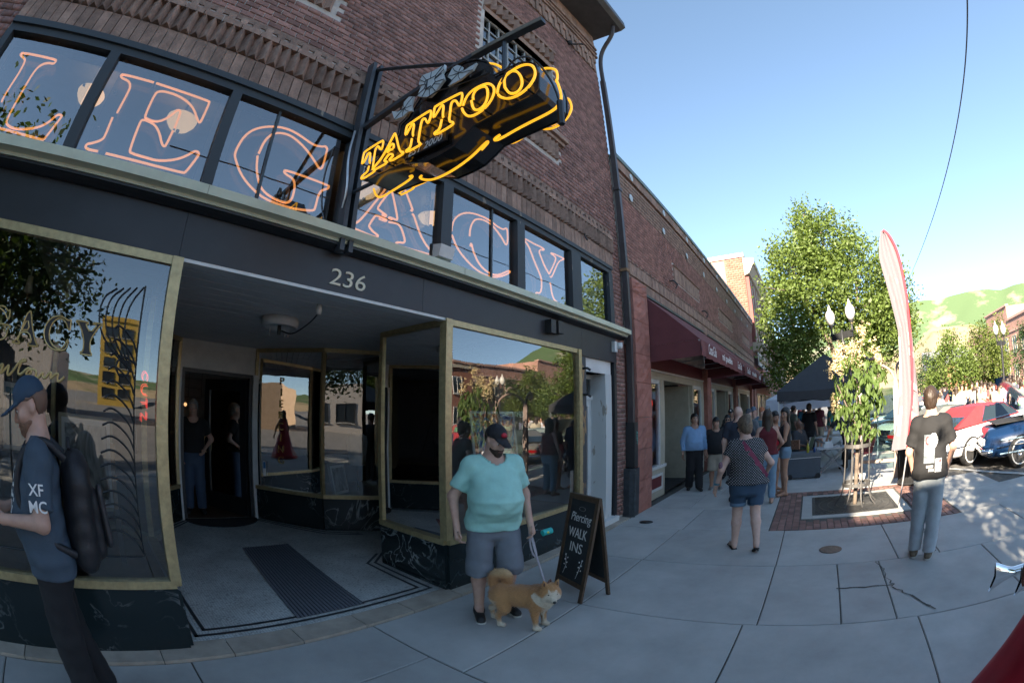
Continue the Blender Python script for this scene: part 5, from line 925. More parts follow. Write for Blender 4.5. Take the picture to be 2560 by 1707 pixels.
        V = np.concatenate(V); n = len(az); F = [(i*n+j, i*n+j+1, (i+1)*n+j+1, (i+1)*n+j) for i in range(nr-1) for j in range(n-1)]
        struct(mesh_obj(nm, np_mesh(nm, V, F, True), m))
    def mtn(nm, a, b, sc, lo, hi):
        m = bpy.data.materials.new(nm); m.use_nodes = True; t = m.node_tree; bb = t.nodes['Principled BSDF']; N = t.nodes.new; L = t.links.new; g = N('ShaderNodeNewGeometry'); mp = N('ShaderNodeMapping'); mp.inputs['Scale'].default_value = (sc, sc, sc*.45); L(g.outputs['Position'], mp.inputs[0]); nz = N('ShaderNodeTexNoise'); nz.inputs['Scale'].default_value = 1; nz.inputs['Detail'].default_value = 9; nz.inputs['Roughness'].default_value = .62; L(mp.outputs[0], nz.inputs['Vector'])
        r = N('ShaderNodeMapRange'); r.inputs[1].default_value = lo; r.inputs[2].default_value = hi; L(nz.outputs['Fac'], r.inputs[0]); mx = N('ShaderNodeMix'); mx.data_type = 'RGBA'; mx.inputs[6].default_value = (*a, 1); mx.inputs[7].default_value = (*b, 1); L(r.outputs[0], mx.inputs[0]); L(mx.outputs[2], bb.inputs['Base Color']); bb.inputs['Roughness'].default_value = 1; bb.inputs['Specular IOR Level'].default_value = 0; return m
    ridge('mountain_ridge', '', [(-24, 6), (0, 8.5), (12, 9.4), (16.4, 10.2), (19, 9.9), (24, 10.0), (27, 9.7), (29, 9.2), (31, 9.4), (33, 9.3), (36, 7.5), (40, 5), (46, 3), (70, 2), (120, 2)], 2200, 3600, mtn('mountain_green', (.10, .15, .075), (.34, .29, .23), .004, .52, .68), .018, 3)
    ridge('foothills', '', [(-24, 3), (10, 5), (15.5, 5.4), (18, 7.0), (21, 6.6), (24, 6.4), (28, 4.6), (36, 3), (42, 1.5), (60, 1), (120, 1)], 900, 1500, mtn('foothill_tan', (.33, .26, .17), (.14, .16, .08), .012, .52, .66), .022, 9)
far()
# ------------------------------------------------------------------ trees
def leaf_cloud(centers, n_each, spread, size, rng, droop=0.0, aspect=1.9):
    """pointed leaf quads scattered round clump centres -> V,F arrays"""
    c = np.repeat(centers, n_each, 0); n = len(c); p = c+rng.normal(0, 1, (n, 3))*spread
    d = rng.normal(0, 1, (n, 3)); d[:, 2] = d[:, 2]*.7-droop; d /= np.linalg.norm(d, axis=1, keepdims=True)
    a = rng.normal(0, 1, (n, 3)); s = np.cross(d, a); s /= np.linalg.norm(s, axis=1, keepdims=True)+1e-9
    L = size*rng.uniform(.65, 1.3, (n, 1)); w_ = L/aspect
    V = np.stack([p-d*L*.5, p+s*w_*.5-d*L*.05, p+d*L*.5, p-s*w_*.5-d*L*.05], 1).reshape(-1, 3); F = np.arange(n*4).reshape(-1, 4); return V, F
def leaf_mat(nm, col, trans=.35, isl=.35):
    m = bpy.data.materials.new(nm); m.use_nodes = True; t = m.node_tree; t.nodes.clear(); N = t.nodes.new; L = t.links.new
    o = N('ShaderNodeOutputMaterial'); g = N('ShaderNodeNewGeometry'); mr = N('ShaderNodeMapRange'); mr.inputs[3].default_value = 1-isl; mr.inputs[4].default_value = 1+isl; L(g.outputs['Random Per Island'], mr.inputs[0])
    oi = N('ShaderNodeObjectInfo'); vm = N('ShaderNodeVectorMath'); vm.operation = 'SCALE'; vm.inputs[0].default_value = col; L(mr.outputs[0], vm.inputs['Scale'])
    d = N('ShaderNodeBsdfPrincipled'); d.inputs['Roughness'].default_value = .5; d.inputs['Specular IOR Level'].default_value = .35; L(vm.outputs[0], d.inputs['Base Color'])
    tr = N('ShaderNodeBsdfTranslucent'); v2 = N('ShaderNodeVectorMath'); v2.operation = 'MULTIPLY'; v2.inputs[1].default_value = (1.5, 1.5, .6); L(vm.outputs[0], v2.inputs[0]); L(v2.outputs[0], tr.inputs[0])
    mx = N('ShaderNodeMixShader'); mx.inputs[0].default_value = trans; L(d.outputs[0], mx.inputs[1]); L(tr.outputs[0], mx.inputs[2]); L(mx.outputs[0], o.inputs[0]); return m
M_leafA = leaf_mat('leaf_mid_green', (.12, .17, .04)); M_leafB = leaf_mat('leaf_dark_green', (.042, .075, .026)); M_leafC = leaf_mat('leaf_yellow_green', (.12, .155, .036)); M_leafS = leaf_mat('sapling_leaf', (.10, .155, .04), .4, .25)
M_bark = mat('bark', (.13, .10, .075), .95, var=.3, vs=10, bump=.9, bs=30); M_blossom = mat('cream_blossom', (.62, .50, .28), .8, var=.2, vs=40)
def tree(nm, label, loc, blobs, n_clump, n_leaf, lsize, lm, trunk_r, fork_z, seed, group=None, spread=.28, cat='tree'):
    rng = np.random.default_rng(seed); T = empty(nm, label, cat, loc, 0, group); b = MB()
    top = np.mean([q[0] for q in blobs], 0); tz = fork_z
    trunk = [(0, 0, -.1), (.03, .02, tz*.5), (0, .03, tz)]; b.tube(trunk, [trunk_r*1.15, trunk_r*.95, trunk_r*.8], 9)
    for (c, r) in blobs:
        c = np.array(c); m1 = np.array((0, .03, tz))*.5+c*.5+rng.normal(0, .12, 3)*np.array(r)*.5
        b.tube(smooth_path([(0, .03, tz-.1), tuple(m1), tuple(c), tuple(c+np.array([0, 0, r[2]*.5]))], 2), [trunk_r*.55-.035*trunk_r*k for k in range(13)][:13] if False else trunk_r*.3, 6)
        for k in range(4):
            e = c+rng.normal(0, .55, 3)*np.array(r); b.tube([tuple(m1*.5+c*.5), tuple((c+e)/2+rng.normal(0, .08, 3)), tuple(e)], [trunk_r*.2, trunk_r*.12, trunk_r*.04], 5)
    b.build('trunk', M_bark, T, True)
    vol = np.array([r[0]*r[1]*r[2] for c, r in blobs])**.75; vol = vol/vol.sum(); cen = []
    for (c, r), f in zip(blobs, vol):
        k = max(4, int(n_clump*f)); d = rng.normal(0, 1, (k, 3)); d /= np.linalg.norm(d, axis=1, keepdims=True); rad = rng.uniform(.35, 1.05, (k, 1))**.6
        cen.append(np.array(c)+d*rad*np.array(r))
    V, F = leaf_cloud(np.concatenate(cen), n_leaf, spread, lsize, rng)
    o = mesh_obj('crown', np_mesh('crown', V, F), lm, T); return T
def trees():
    tree('street_tree', 'big sunlit ash tree rising over the tents at the kerb', (20, -2.0, 0), [((0, 1.2, 6.4), (2.4, 2.4, 2.2)), ((-.5, -.9, 6.2), (2.3, 2.3, 2.2)), ((0, 0.3, 8.3), (1.9, 1.9, 1.7)), ((.3, 2.4, 5.0), (1.9, 1.6, 1.9)), ((0, -2.2, 4.9), (1.9, 1.6, 1.7)), ((-.2, 2.0, 7.4), (1.5, 1.3, 1.5)), ((0, .9, 9.5), (.9, .8, 1.0)), ((.4, 2.6, 3.4), (1.5, 1.2, 1.4)), ((0, -1.2, 3.9), (1.8, 1.6, 1.3)), ((0, -2.6, 6.0), (1.2, 1.0, 1.2))], 1250, 36, .17, M_leafA, .2, 2.6, 11, spread=.26)
    for i, (d, az, s, nm) in enumerate([(28, -20.5, 1.0, 'round leafy street tree left of the pair behind the crowd'), (29, -25.2, 1.05, 'round leafy street tree right of the pair behind the crowd')]):
        a = math.radians(az); tree('street_tree', nm, (d*math.cos(a), d*math.sin(a), .2), [((0, 0, 2.7*s), (1.55, 1.55, 1.5*s)), ((.5, .7, 2.3), (1.1, 1.1, 1.1)), ((-.4, -.8, 2.2), (1.1, 1.1, 1.1)), ((0, .2, 3.9*s), (.8, .8, .7))], 260, 26, .17, M_leafA if i == 0 else M_leafC, .13, 1.3, 21+i, 'trees behind the crowd', .22)
    for i, (d, az, hh, lb) in enumerate([(40, -27.5, 6.5, 'slim pale tree standing before the parapet block'), (44, -31.5, 5.8, 'thin young tree at the right frame edge'), (48, -16.8, 5.2, 'grey green tree behind the feather flag'), (38, -17.6, 2.8, 'low yellow green shrub tree right of the feather flag'), (60, -14.5, 7.5, 'distant tree between the big ash and the flag')]):
        a = math.radians(az); tree('far_tree', lb, (d*math.cos(a), d*math.sin(a), .3), [((0, 0, hh*.62), (hh*.2, hh*.2, hh*.3)), ((.2, .3, hh*.42), (hh*.24, hh*.24, hh*.22)), ((0, 0, hh*.85), (hh*.12, hh*.12, hh*.14))], 90, 24, .22, M_leafC if i in (0, 3) else M_leafB, .1, hh*.25, 31+i, 'far trees', .25)
    # trees along the kerb behind the camera: they shade the near sidewalk and hang in the left window's reflection
    for i, (x, y) in enumerate([(-3.4, -3.9), (-10.0, -3.7), (-16.5, -3.9)]):
        tree('shade_tree', 'leafy kerbside tree behind the camera, %s' % ['nearest', 'second', 'third'][i], (x, y, 0), [((0, 0, 4.6), (2.5, 2.4, 1.9)), ((1.5, .9, 3.6), (1.5, 1.5, 1.2)), ((-1.2, -.7, 3.8), (1.7, 1.7, 1.3)), ((.4, 1.6, 4.2), (1.4, 1.3, 1.3)), ((1.3, -1.3, 3.9), (1.5, 1.4, 1.2))]+([((0, 2.7, 4.5), (1.8, 1.5, 1.4)), ((.8, 1.9, 3.6), (1.3, 1.2, 1.0))] if i == 0 else []), 330, 30, .17, M_leafB, .17, 2.3, 41+i, 'kerbside shade trees', .26)
    # flowering sapling in the grate: big drooping leaves, cream plumes
    rng = np.random.default_rng(5); loc = (7.95, -.97, 0); T = empty('flowering_sapling', 'young tree with drooping leaves and cream blossom in the iron guard', 'tree', loc); b = MB()
    b.tube(smooth_path([(0, 0, -.02), (.02, .01, .6), (-.01, .0, 1.15)], 2), .038, 8)
    limbs = [[(0, 0, 1.1), (.02, .12, 1.5), (.05, .25, 2.1), (.05, .3, 2.5)], [(0, 0, 1.15), (-.02, -.12, 1.4), (0, -.33, 1.7), (0, -.42, 2.1)], [(0, 0, 1.15), (.1, .0, 1.7), (.0, .02, 2.3), (0, -.02, 2.7)], [(0, 0, 1.25), (-.12, .2, 1.6), (-.2, .38, 2.0)], [(0, 0, 1.2), (.1, -.2, 1.3), (.1, -.42, 1.42)]]
    for l in limbs: b.tube(smooth_path(l, 2), .014, 6)
    b.build('trunk', M_bark, T, True)
    me = MB().add([(0,0,0),(.026,.0,-.03),(.034,.008,-.075),(.018,.012,-.125),(0,.016,-.15),(-.018,.012,-.125),(-.034,.008,-.075),(-.026,0,-.03),(0,-.008,-.075)], [(0,1,2,8),(8,2,3,4),(0,8,6,7),(8,4,5,6)]).mesh('leaf'); me.materials.append(M_leafS)
    cl = []
    for k in range(620):
        c = [((0, .05, 1.95), (.5, .42, .62)), ((0, -.12, 1.75), (.45, .42, .5)), ((0, .1, 1.5), (.42, .38, .3)), ((0, -.38, 2.0), (.25, .2, .35)), ((-.05, -.1, 1.22), (.32, .35, .12))][rng.choice(5, p=[.36, .27, .17, .12, .08])]
        d = rng.normal(0, 1, 3); d /= np.linalg.norm(d); cl.append(np.array(c[0])+d*np.array(c[1])*rng.uniform(.45, 1)**.5)
    cl.sort(key=lambda p: p[0])
    rest = []
    for k, p in enumerate(cl):
        rot = Matrix.Rotation(rng.uniform(0, 6.28), 4, 'Z')@Matrix.Rotation(rng.normal(0, .5), 4, 'X'); s = rng.uniform(.7, 1.15)
        if k < 260:
            o = bpy.data.objects.new('leaf', me); link(o, T); o.matrix_local = Matrix.Translation(p)@rot@Matrix.Scale(s, 4)
        else: rest.append(Matrix.Translation(p)@rot@Matrix.Scale(s, 4))
    V = []; F = []
    base = [v.co.copy() for v in me.vertices]; bf = [tuple(q.vertices) for q in me.polygons]
    for mt in rest: n = len(V); V += [tuple(mt@v) for v in base]; F += [tuple(i+n for i in f) for f in bf]
    o = mesh_obj('foliage', np_mesh('foliage', V, F), M_leafS, T); o['kind'] = 'stuff'
    for k, (y, z, s) in enumerate([(.42, 2.28, .13), (.30, 2.5, .15), (.12, 2.42, .17), (-.05, 2.52, .18), (-.02, 2.34, .15), (.46, 1.72, .1), (-.42, 2.42, .13), (-.2, 2.85, .13), (.22, 2.36, .14)]):
        cen = np.array([[rng.uniform(-.12, .1), y, z]])+rng.normal(0, 1, (26, 3))*np.array([.06, .06, .09])*s/.13; V, F = leaf_cloud(cen, 14, .022, .032, rng, 0, 1.3); mesh_obj('blossom', np_mesh('blossom', V, F), M_blossom, T)
trees()
# ------------------------------------------------------------------ street furniture
def street():
    # iron tree guard
    g = mat('guard_iron', (.10, .095, .09), .55, metal=.5, var=.3); G = empty('tree_guard', 'bent iron rod guard standing round the flowering sapling', 'tree guard', (7.95, -.97, .006))
    for k in range(8):
        t = 2*math.pi*(k+.3)/8; c, s = math.cos(t), math.sin(t); MB().tube(smooth_path([(c*.42, s*.42, 0), (c*.30, s*.30, .12), (c*.25, s*.25, .35), (c*.24, s*.24, 1.0), (c*.27, s*.27, 1.22), (c*.33, s*.33, 1.24)], 2), .011, 6).build('rod', g, G)
    for z, r in ((.34, .26), (.98, .25)):
        V = []; n = 28
        for rr in (r, r+.006):
            for zz in (z-.03, z+.03): V += [(rr*math.cos(2*math.pi*j/n), rr*math.sin(2*math.pi*j/n), zz) for j in range(n)]
        F = []
        for j in range(n):
            k = (j+1) % n; F += [(j, k, n+k, n+j), (2*n+j, 3*n+j, 3*n+k, 2*n+k), (n+j, n+k, 3*n+k, 3*n+j), (j, 2*n+j, 2*n+k, k)]
        MB().add(V, F).build('band', g, G)
    tag(MB().lathe([(.001,0),(.05,0),(.06,.11),(.001,.11)], n=14).build('paper_cup', M_print, None, True, (8.1, -1.1, .37)), 'white cup stuck in the iron tree guard', 'cup')
    # feather flag
    FL = empty('feather_flag', 'tall feather flag seen from the back with red pole sleeve', 'flag', (7.32, -1.70, 0)); R_ = Vector((-.226, -.974, 0)); base_u = 0.0; nrm = Vector((.974, -.226, 0))
    pole = [(0.011, -0.001), (0.05, 0.51), (0.1, 0.906), (0.196, 1.749), (0.249, 2.66), (0.273, 3.332), (0.275, 3.894), (0.189, 4.202), (0.095, 4.294)]
    left = [(-.194, .93), (-.111, 1.321), (-.042, 1.774), (-.011, 2.099), (.026, 2.691), (-.032, 3.173), (-.084, 3.635), (-.099, 3.889), (-.045, 4.098), (.042, 4.289)]
    right = [(.325, .887), (.304, 1.347), (.27+.03, 1.749), (.27+.01, 2.001), (.27+.0, 2.393+.2), (.276, 3.058), (.277, 3.61), (.24, 3.973), (.18, 4.205), (.1, 4.298)]
    P = lambda u, z, d=0: tuple(R_*u+nrm*d+Vector((0, 0, z)))
    al = mat('flag_pole', (.5, .5, .52), .35, metal=.7); MB().tube([P(u, z) for u, z in smooth_path(pole[:3], 2)], .014, 8).build('pole', al, FL); MB().tube([P(.011, -.001), P(.03, .22)], .012, 6).build('spike', mat('red_spike', (.5, .03, .03), .5), FL)
    rs = mat('red_sleeve', (.52, .035, .05), .8, var=.15, vs=30); MB().tube([P(u, z, -.006) for u, z in smooth_path(pole[2:], 2)], .026, 8).build('sleeve', rs, FL, True)
    def cloth():
        m = bpy.data.materials.new('flag_cloth'); m.use_nodes = True; t = m.node_tree; t.nodes.clear(); N = t.nodes.new; L = t.links.new; o = N('ShaderNodeOutputMaterial'); d = N('ShaderNodeBsdfDiffuse'); tr = N('ShaderNodeBsdfTranslucent'); mx = N('ShaderNodeMixShader'); mx.inputs[0].default_value = .5
        d.inputs[0].default_value = (.30, .27, .29, 1); tr.inputs[0].default_value = (.38, .30, .32, 1); L(d.outputs[0], mx.inputs[1]); L(tr.outputs[0], mx.inputs[2]); L(mx.outputs[0], o.inputs[0]); return m
    V = []; n = 12; m_ = 40
    zz = [.9+3.4*i/m_ for i in range(m_+1)]
    def at(tab, z): return float(np.interp(z, [q[1] for q in tab], [q[0] for q in tab]))
    for z in zz:
        a, c = at(left, z), at(right, z)
        for j in range(n+1): u = a+(c-a)*j/n; V.append(P(u, z, .03*math.sin(j*1.1+z*1.7)*(1-.5*abs(j/n-.6))))
    cl = np_mesh('cloth', V, [(i*(n+1)+j, i*(n+1)+j+1, (i+1)*(n+1)+j+1, (i+1)*(n+1)+j) for i in range(m_) for j in range(n)], True); CL = mesh_obj('cloth', cl, cloth(), FL)
    pinkm = mat('flag_letter', (.50, .22, .20), .8, var=.1); wh = mat('flag_white', (.62, .60, .62), .8)
    def patch(nm, us, m): 
        V = []
        for (f, z) in us: a, c = at(left, z), at(right, z); j = f*n; V.append(P(a+(c-a)*f, z, .03*math.sin(j*1.1+z*1.7)*(1-.5*abs(f-.6))-.006))
        MB().add(V, [tuple(range(len(V)))]).build(nm, m, CL)
    for z in (1.35, 1.8, 2.3): patch('letter_block', [(.66, z), (.95, z-.06), (.95, z+.04), (.66, z+.12)], pinkm); patch('letter_block', [(.68, z+.16), (.78, z+.14), (.8, z+.34), (.7, z+.36)], pinkm)
    for z in (2.75, 3.15, 3.5): patch('letter_block', [(.2, z), (.65, z-.1), (.68, z-.02), (.24, z+.08)], pinkm)
    patch('white_cross', [(.12, 1.12), (.22, 1.12), (.22, 1.56), (.12, 1.56)], wh); patch('white_cross', [(.03, 1.28), (.115, 1.28), (.115, 1.42), (.03, 1.42)], wh); patch('white_edge', [(.02, 1.7), (.12, 1.75), (.1, 2.6), (.02, 2.6)], wh)
    # litter bin
    Bn = empty('litter_bin', 'round black slatted litter bin behind the flag', 'litter bin', (9.15, -2.33, 0)); MB().lathe([(.001,.02),(.24,.02),(.24,.8),(.001,.8)], n=20).build('liner', M_rub, Bn, True)
    for k in range(26): t = 2*math.pi*k/26; c, s = math.cos(t), math.sin(t); MB().tube([(c*.25, s*.25, .03), (c*.28, s*.28, .35), (c*.29, s*.29, .78), (c*.34, s*.34, .92)], .011, 4).build('slat', M_iron, Bn)
    for z, r in ((.05, .26), (.82, .30), (.92, .34)): MB().tube([(r*math.cos(2*math.pi*j/24), r*math.sin(2*math.pi*j/24), z) for j in range(24)], .014, 5, closed=True).build('hoop', M_iron, Bn)
    # scrolled brown iron notice frame at the kerb
    br = mat('tan_iron', (.26, .19, .155), .6, var=.15); K = empty('notice_frame', 'tan scrolled iron frame with clear notice board at the kerb', 'notice board', (10.15, -1.9, 0), math.radians(-12))
    for y in (-.32, .62): MB().box(-.05, .05, y-.06, y+.06, 0, 2.05).build('post', br, K)
    for y, s in ((-.32, -1), (.62, 1)): MB().tube(smooth_path([(0, y, 2.0), (0, y+.02*s, 2.3), (0, y+.12*s, 2.42), (0, y+.2*s, 2.3), (0, y+.12*s, 2.22), (0, y+.1*s, 2.3)], 3), .035, 6).build('scroll', br, K, True)
    MB().tube([(0, .15+.44*math.cos(math.pi*k/16), 2.0+.4*math.sin(math.pi*k/16)) for k in range(17)], .035, 6).build('arch', br, K, True); MB().box(-.03, .03, -.3, .6, .35, .42).build('rail', br, K)
    MB().tube(smooth_path([(0, .0, 2.45), (0, .1, 2.62), (0, .3, 2.5), (0, .42, 2.64)], 3), .03, 6).build('crest', br, K, True)
    MB().box(-.02, .02, -.24, .54, .6, 1.9).build('board', glass_mat('clear_board', (.62, .72, .70), 1.6), K); MB().box(-.03, .03, -.26, -.24, .58, 1.92).box(-.03, .03, .54, .56, .58, 1.92).each('board_edge', M_steel, K)
    # double globe street lamps
    def lamp(label, x, y, h_, rz, s=1.0):
        Lm = empty('street_lamp', label, 'street lamp', (x, y, 0), rz, 'double globe street lamps'); MB().lathe([(.001,0),(.2*s,0),(.18*s,.25),(.11*s,.4),(.08*s,.6),(.06*s,h_-.7),(.075*s,h_-.65),(.05*s,h_-.6),(.05*s,h_-.3),(.001,h_-.28)], n=14).build('post', M_iron, Lm, True)
        MB().box(-.44*s, .44*s, -.035, .035, h_-.55, h_-.35).build('cross_arm', M_iron, Lm)
        gm = mat('lamp_globe', (.66, .63, .56), .25, var=.05, sss=.0)
        for sx in (-1, 1):
            MB().lathe([(.001,-.34),(.07,-.34),(.035,-.25),(.04,-.1),(.09,-.02),(.09,0),(.001,0)], (sx*.44*s, 0, h_-.06), 12).build('holder', M_iron, Lm, True)
            gl = MB().lathe([(.001,0),(.08,.0),(.13,.08),(.165,.2),(.16,.3),(.12,.4),(.07,.45),(.05,.47),(.055,.5),(.03,.56),(.008,.62),(.001,.63)], (sx*.44*s, 0, h_-.06), 18).build('globe', gm, Lm, True)
    lamp('near double globe street lamp rising behind the blossoming sapling', 14.2, -1.38, 4.1, math.atan2(.65, .6)+math.pi/2*0+math.radians(0))
    lamp('far double globe street lamp at the right of the crowd', 21.4, -11.3, 3.75, 2.1)
    # tents
    def tent(nm, label, x0, x1, y0, y1, zv, zt, m, val=.26):
        T = empty(nm, label, 'canopy tent', ((x0+x1)/2, (y0+y1)/2, 0)); a, c = (x1-x0)/2, (y1-y0)/2
        for sx in (-1, 1):
            for sy in (-1, 1): MB().box(sx*a-.02, sx*a+.02, sy*c-.02, sy*c+.02, 0, zv).build('leg', M_steel, T)
        k = [(-a, -c), (a, -c), (a, c), (-a, c)]; V = []; n = 8; F = []
        for i in range(4):
            p, q = k[i], k[(i+1) % 4]
            for r in range(5):
                f = r/4; 
                for j in range(n+1):
                    t = j/n; x = (p[0]+(q[0]-p[0])*t)*(1-f*.97); y = (p[1]+(q[1]-p[1])*t)*(1-f*.97); V.append((x*1.02, y*1.02, zv+(zt-zv)*f**.92-.05*math.sin(math.pi*t)*(1-f)))
            b0 = i*5*(n+1)
            F += [(b0+r*(n+1)+j, b0+r*(n+1)+j+1, b0+(r+1)*(n+1)+j+1, b0+(r+1)*(n+1)+j) for r in range(4) for j in range(n)]
        MB().add(V, F).build('canopy', m, T, True); V = []; F = []
        for i in range(4):
            p, q = k[i], k[(i+1) % 4]
            for j in range(n+1): t = j/n; x, y = p[0]+(q[0]-p[0])*t, p[1]+(q[1]-p[1])*t; z = zv-.05*math.sin(math.pi*t); V += [(x*1.024, y*1.024, z), (x*1.03, y*1.03, z-val-.02*math.sin(j*2.1))]
            b0 = i*2*(n+1); F += [(b0+2*j, b0+2*j+1, b0+2*j+3, b0+2*j+2) for j in range(n)]
        MB().add(V, F).build('valance', m, T, True)
        for i in range(4):
            p, q = k[i], k[(i+1) % 4]; A, B = Vector((*p, zv-.12)), Vector((*q, zv-.12)); D = Vector((0, 0, .22)); MB().tube([A-D, (A+B)/2, B-D], .012, 4).build('truss', M_steel, T); MB().tube([A, (A+B)/2-D, B], .012, 4).build('truss', M_steel, T)
    tent('canopy_tent', 'black pop-up canopy tent over the sidewalk tables', 12.9, 15.9, -2.2, .8, 2.14, 3.15, mat('black_canvas', (.030, .031, .034), .75, var=.15))
    tent('canopy_tent', 'white pop-up canopy tent behind the black one', 17.0, 20.0, -2.0, 1.5, 2.0, 2.7, mat('white_canvas', (.55, .56, .60), .8, var=.06), .4)
    tent('canopy_tent', 'unseen dark canopy behind the camera, added to shade the near sidewalk', -5.6, -2.2, -2.4, 1.0, 2.2, 3.2, mat('black_canvas', (.030, .031, .034)))  # out of view, put in to cast shade over the near sidewalk
    # picnic gear
    C_ = empty('cooler', 'dark grey hard cooler box beside the women in tank tops', 'cooler', (11.3, .05, 0), .05); MB().box(-.3, .3, -.42, .42, .03, .50).build('body', mat('cooler_grey', (.06, .075, .095), .6), C_); MB().box(-.31, .31, -.43, .43, .502, .60).build('lid', mat('cooler_lid', (.09, .105, .12), .6), C_); MB().box(-.305, -.30, -.43, .43, .49, .503).build('seam', M_print, C_)
    for y in (-.36, .36): MB().tube([(-.31, y, .06), (-.33, y, .06)], .07, 12).build('wheel', M_rub, C_)
    def bottle(label, loc, m, h_, r):
        tag(MB().lathe([(.001,0),(r,0),(r,h_*.65),(r*.4,h_*.85),(r*.4,h_),(.001,h_)], n=12).build('bottle', m, None, True, loc), label, 'bottle')
    bottle('yellow bottle standing on the cooler', (11.15, -.05, .6), mat('yellow_plastic', (.5, .45, .05), .4), .22, .035); bottle('blue can standing on the cooler', (11.15, -.22, .6), mat('blue_can', (.03, .08, .25), .3, metal=.5), .12, .033)
    def table(label, loc, L_, W_, h_, rz=0):
        T = empty('folding_table', label, 'table', loc, rz); MB().box(-L_/2, L_/2, -W_/2, W_/2, h_-.03, h_).build('top', mat('table_grey', (.42, .43, .44), .5), T)
        for sx in (-1, 1): MB().tube([(sx*L_*.42, -W_*.4, 0), (sx*L_*.3, W_*.4, h_-.03)], .014, 5).build('leg', M_steel, T); MB().tube([(sx*L_*.42, W_*.4, 0), (sx*L_*.3, -W_*.4, h_-.03)], .014, 5).build('leg', M_steel, T)
    table('small grey folding table with food beside the cooler', (11.9, -.75, 0), .6, .9, .62); table('long folding table under the black tent', (14.6, -.9, 0), .7, 1.6, .72)
    tag(MB().box(11.75, 12.0, -.75, -.5, .622, .70).box(11.78, 11.97, -.72, -.53, .70, .76).build('food_trays', M_print), 'stack of white food trays on the small folding table', 'trays'); bottle('clear bottle on the small folding table', (11.8, -.35 if False else -.98, .622), mat('clear_plastic', (.4, .42, .42), .2), .2, .03)
    def chair(label, loc, rz, m):
        C = empty('camp_chair', label, 'camp chair', loc, rz, 'folding camp chairs'); MB().add([(-.25,-.2,.42),(.25,-.2,.42),(.25,.22,.38),(-.25,.22,.38)], [(0,1,2,3)]).build('seat', m, C); MB().add([(-.26,.22,.38),(.26,.22,.38),(.28,.36,.88),(-.28,.36,.88)], [(0,1,2,3)]).build('backrest', m, C)
        for s in (-1, 1):
            MB().tube([(s*.28, -.25, 0), (s*.24, .25, .42)], .012, 5).build('leg', M_steel, C); MB().tube([(s*.28, .28, 0), (s*.28, -.25, .6)], .012, 5).build('leg', M_steel, C); MB().tube([(s*.28, .1, 0), (s*.28, .36, .9)], .012, 5).build('upright', M_steel, C); MB().box(s*.28-.03, s*.28+.03, -.28, .28, .60, .62).build('armrest', m, C)
    chair('red camp chair by the small folding table', (11.9, -1.55, 0), 2.4, mat('red_canvas', (.22, .02, .03), .8)); chair('dark green camp chair behind the cooler', (12.4, .15, 0), 2.9, mat('green_canvas', (.03, .07, .04), .8)); chair('navy camp chair behind the red one', (12.9, -1.7, 0), 2.0, mat('navy_canvas', (.03, .04, .08), .8))
    # chalkboard A-frame
    A = empty('chalkboard_sign', 'wooden A-frame chalkboard with white lettering about piercing on the sidewalk', 'sandwich board', (0, 0, 0)); wd = mat('dark_stained_wood', (.075, .045, .025), .6, var=.3, vs=20); bd = mat('chalkboard', (.018, .022, .024), .8, var=.35, vs=6)
    # front leaf: corners from its feet up to the hinge line
    def leaf(p, q, tp, tq, front):
        p, q, tp, tq = map(Vector, (p, q, tp, tq)); u = (q-p).normalized(); v = (tp-p).normalized(); n = u.cross(v).normalized(); W_ = (q-p).length; H_ = (tp-p).length
        def bar(u0, u1, v0, v1, nm, m, d0=-.012, d1=.012, par=A):
            V = [p+u*a+v*c+n*d for d in (d0, d1) for a, c in ((u0, v0), (u1, v0), (u1, v1), (u0, v1))]; return MB().add(V, [(0,3,2,1),(4,5,6,7),(0,1,5,4),(1,2,6,5),(2,3,7,6),(3,0,4,7)]).build(nm, m, par)
        bar(0, .045, 0, H_, 'stile', wd); bar(W_-.045, W_, 0, H_, 'stile', wd); bar(.045, W_-.045, H_-.05, H_, 'rail', wd); bar(.045, W_-.045, .13, .175, 'rail', wd)
        pn = bar(.045, W_-.045, .175, H_-.05, 'slate', bd, -.004, .004); return p, u, v, n, W_, H_, pn
    p, u, v, n, W_, H_, pn = leaf((3.66, 2.30, 0), (3.44, 1.87, 0), (3.82, 2.22, 1.0), (3.60, 1.79, 1.0), True)
    if n.dot(Vector((-1, 0, 0))) < 0: n = -n
    def on(a, c): return tuple(p+u*a+v*c+n*.006)
    text_obj('chalk_word', 'Piercing', M_chalk, pn, on(W_*.5, .76), u, v, .085, .002, .2, width=.33); text_obj('chalk_word', 'WALK', M_chalk, pn, on(W_*.48, .60), u, v, .095, .002, width=.30); text_obj('chalk_word', 'INS', M_chalk, pn, on(W_*.5, .46), u, v, .095, .002, width=.2)
    for cx in (.13, .35):
        b = MB(); b.tube([on(cx-.03, .21), on(cx, .30), on(cx+.03 if cx > .25 else cx-.03, .40)], .0025, 4); b.build('chalk_stem', M_chalk, pn)
        for k in range(6): q = on(cx+(.03 if k % 2 else -.01)*(1 if cx > .25 else -1), .28+.025*k); MB().ball(q, (.008, .008, .008), 6, 4).build('chalk_bud', M_chalk, pn)
    MB().tube([on(W_/2+.05*math.cos(t*.52), .885+.02*math.sin(t*.52)) for t in range(13)], .002, 4).build('chalk_mark', mat('faint_chalk', (.2, .2, .2), .9), pn)
    leaf((3.98, 2.16, 0), (3.76, 1.74, 0), (3.835, 2.212, 1.0), (3.615, 1.782, 1.0), False)
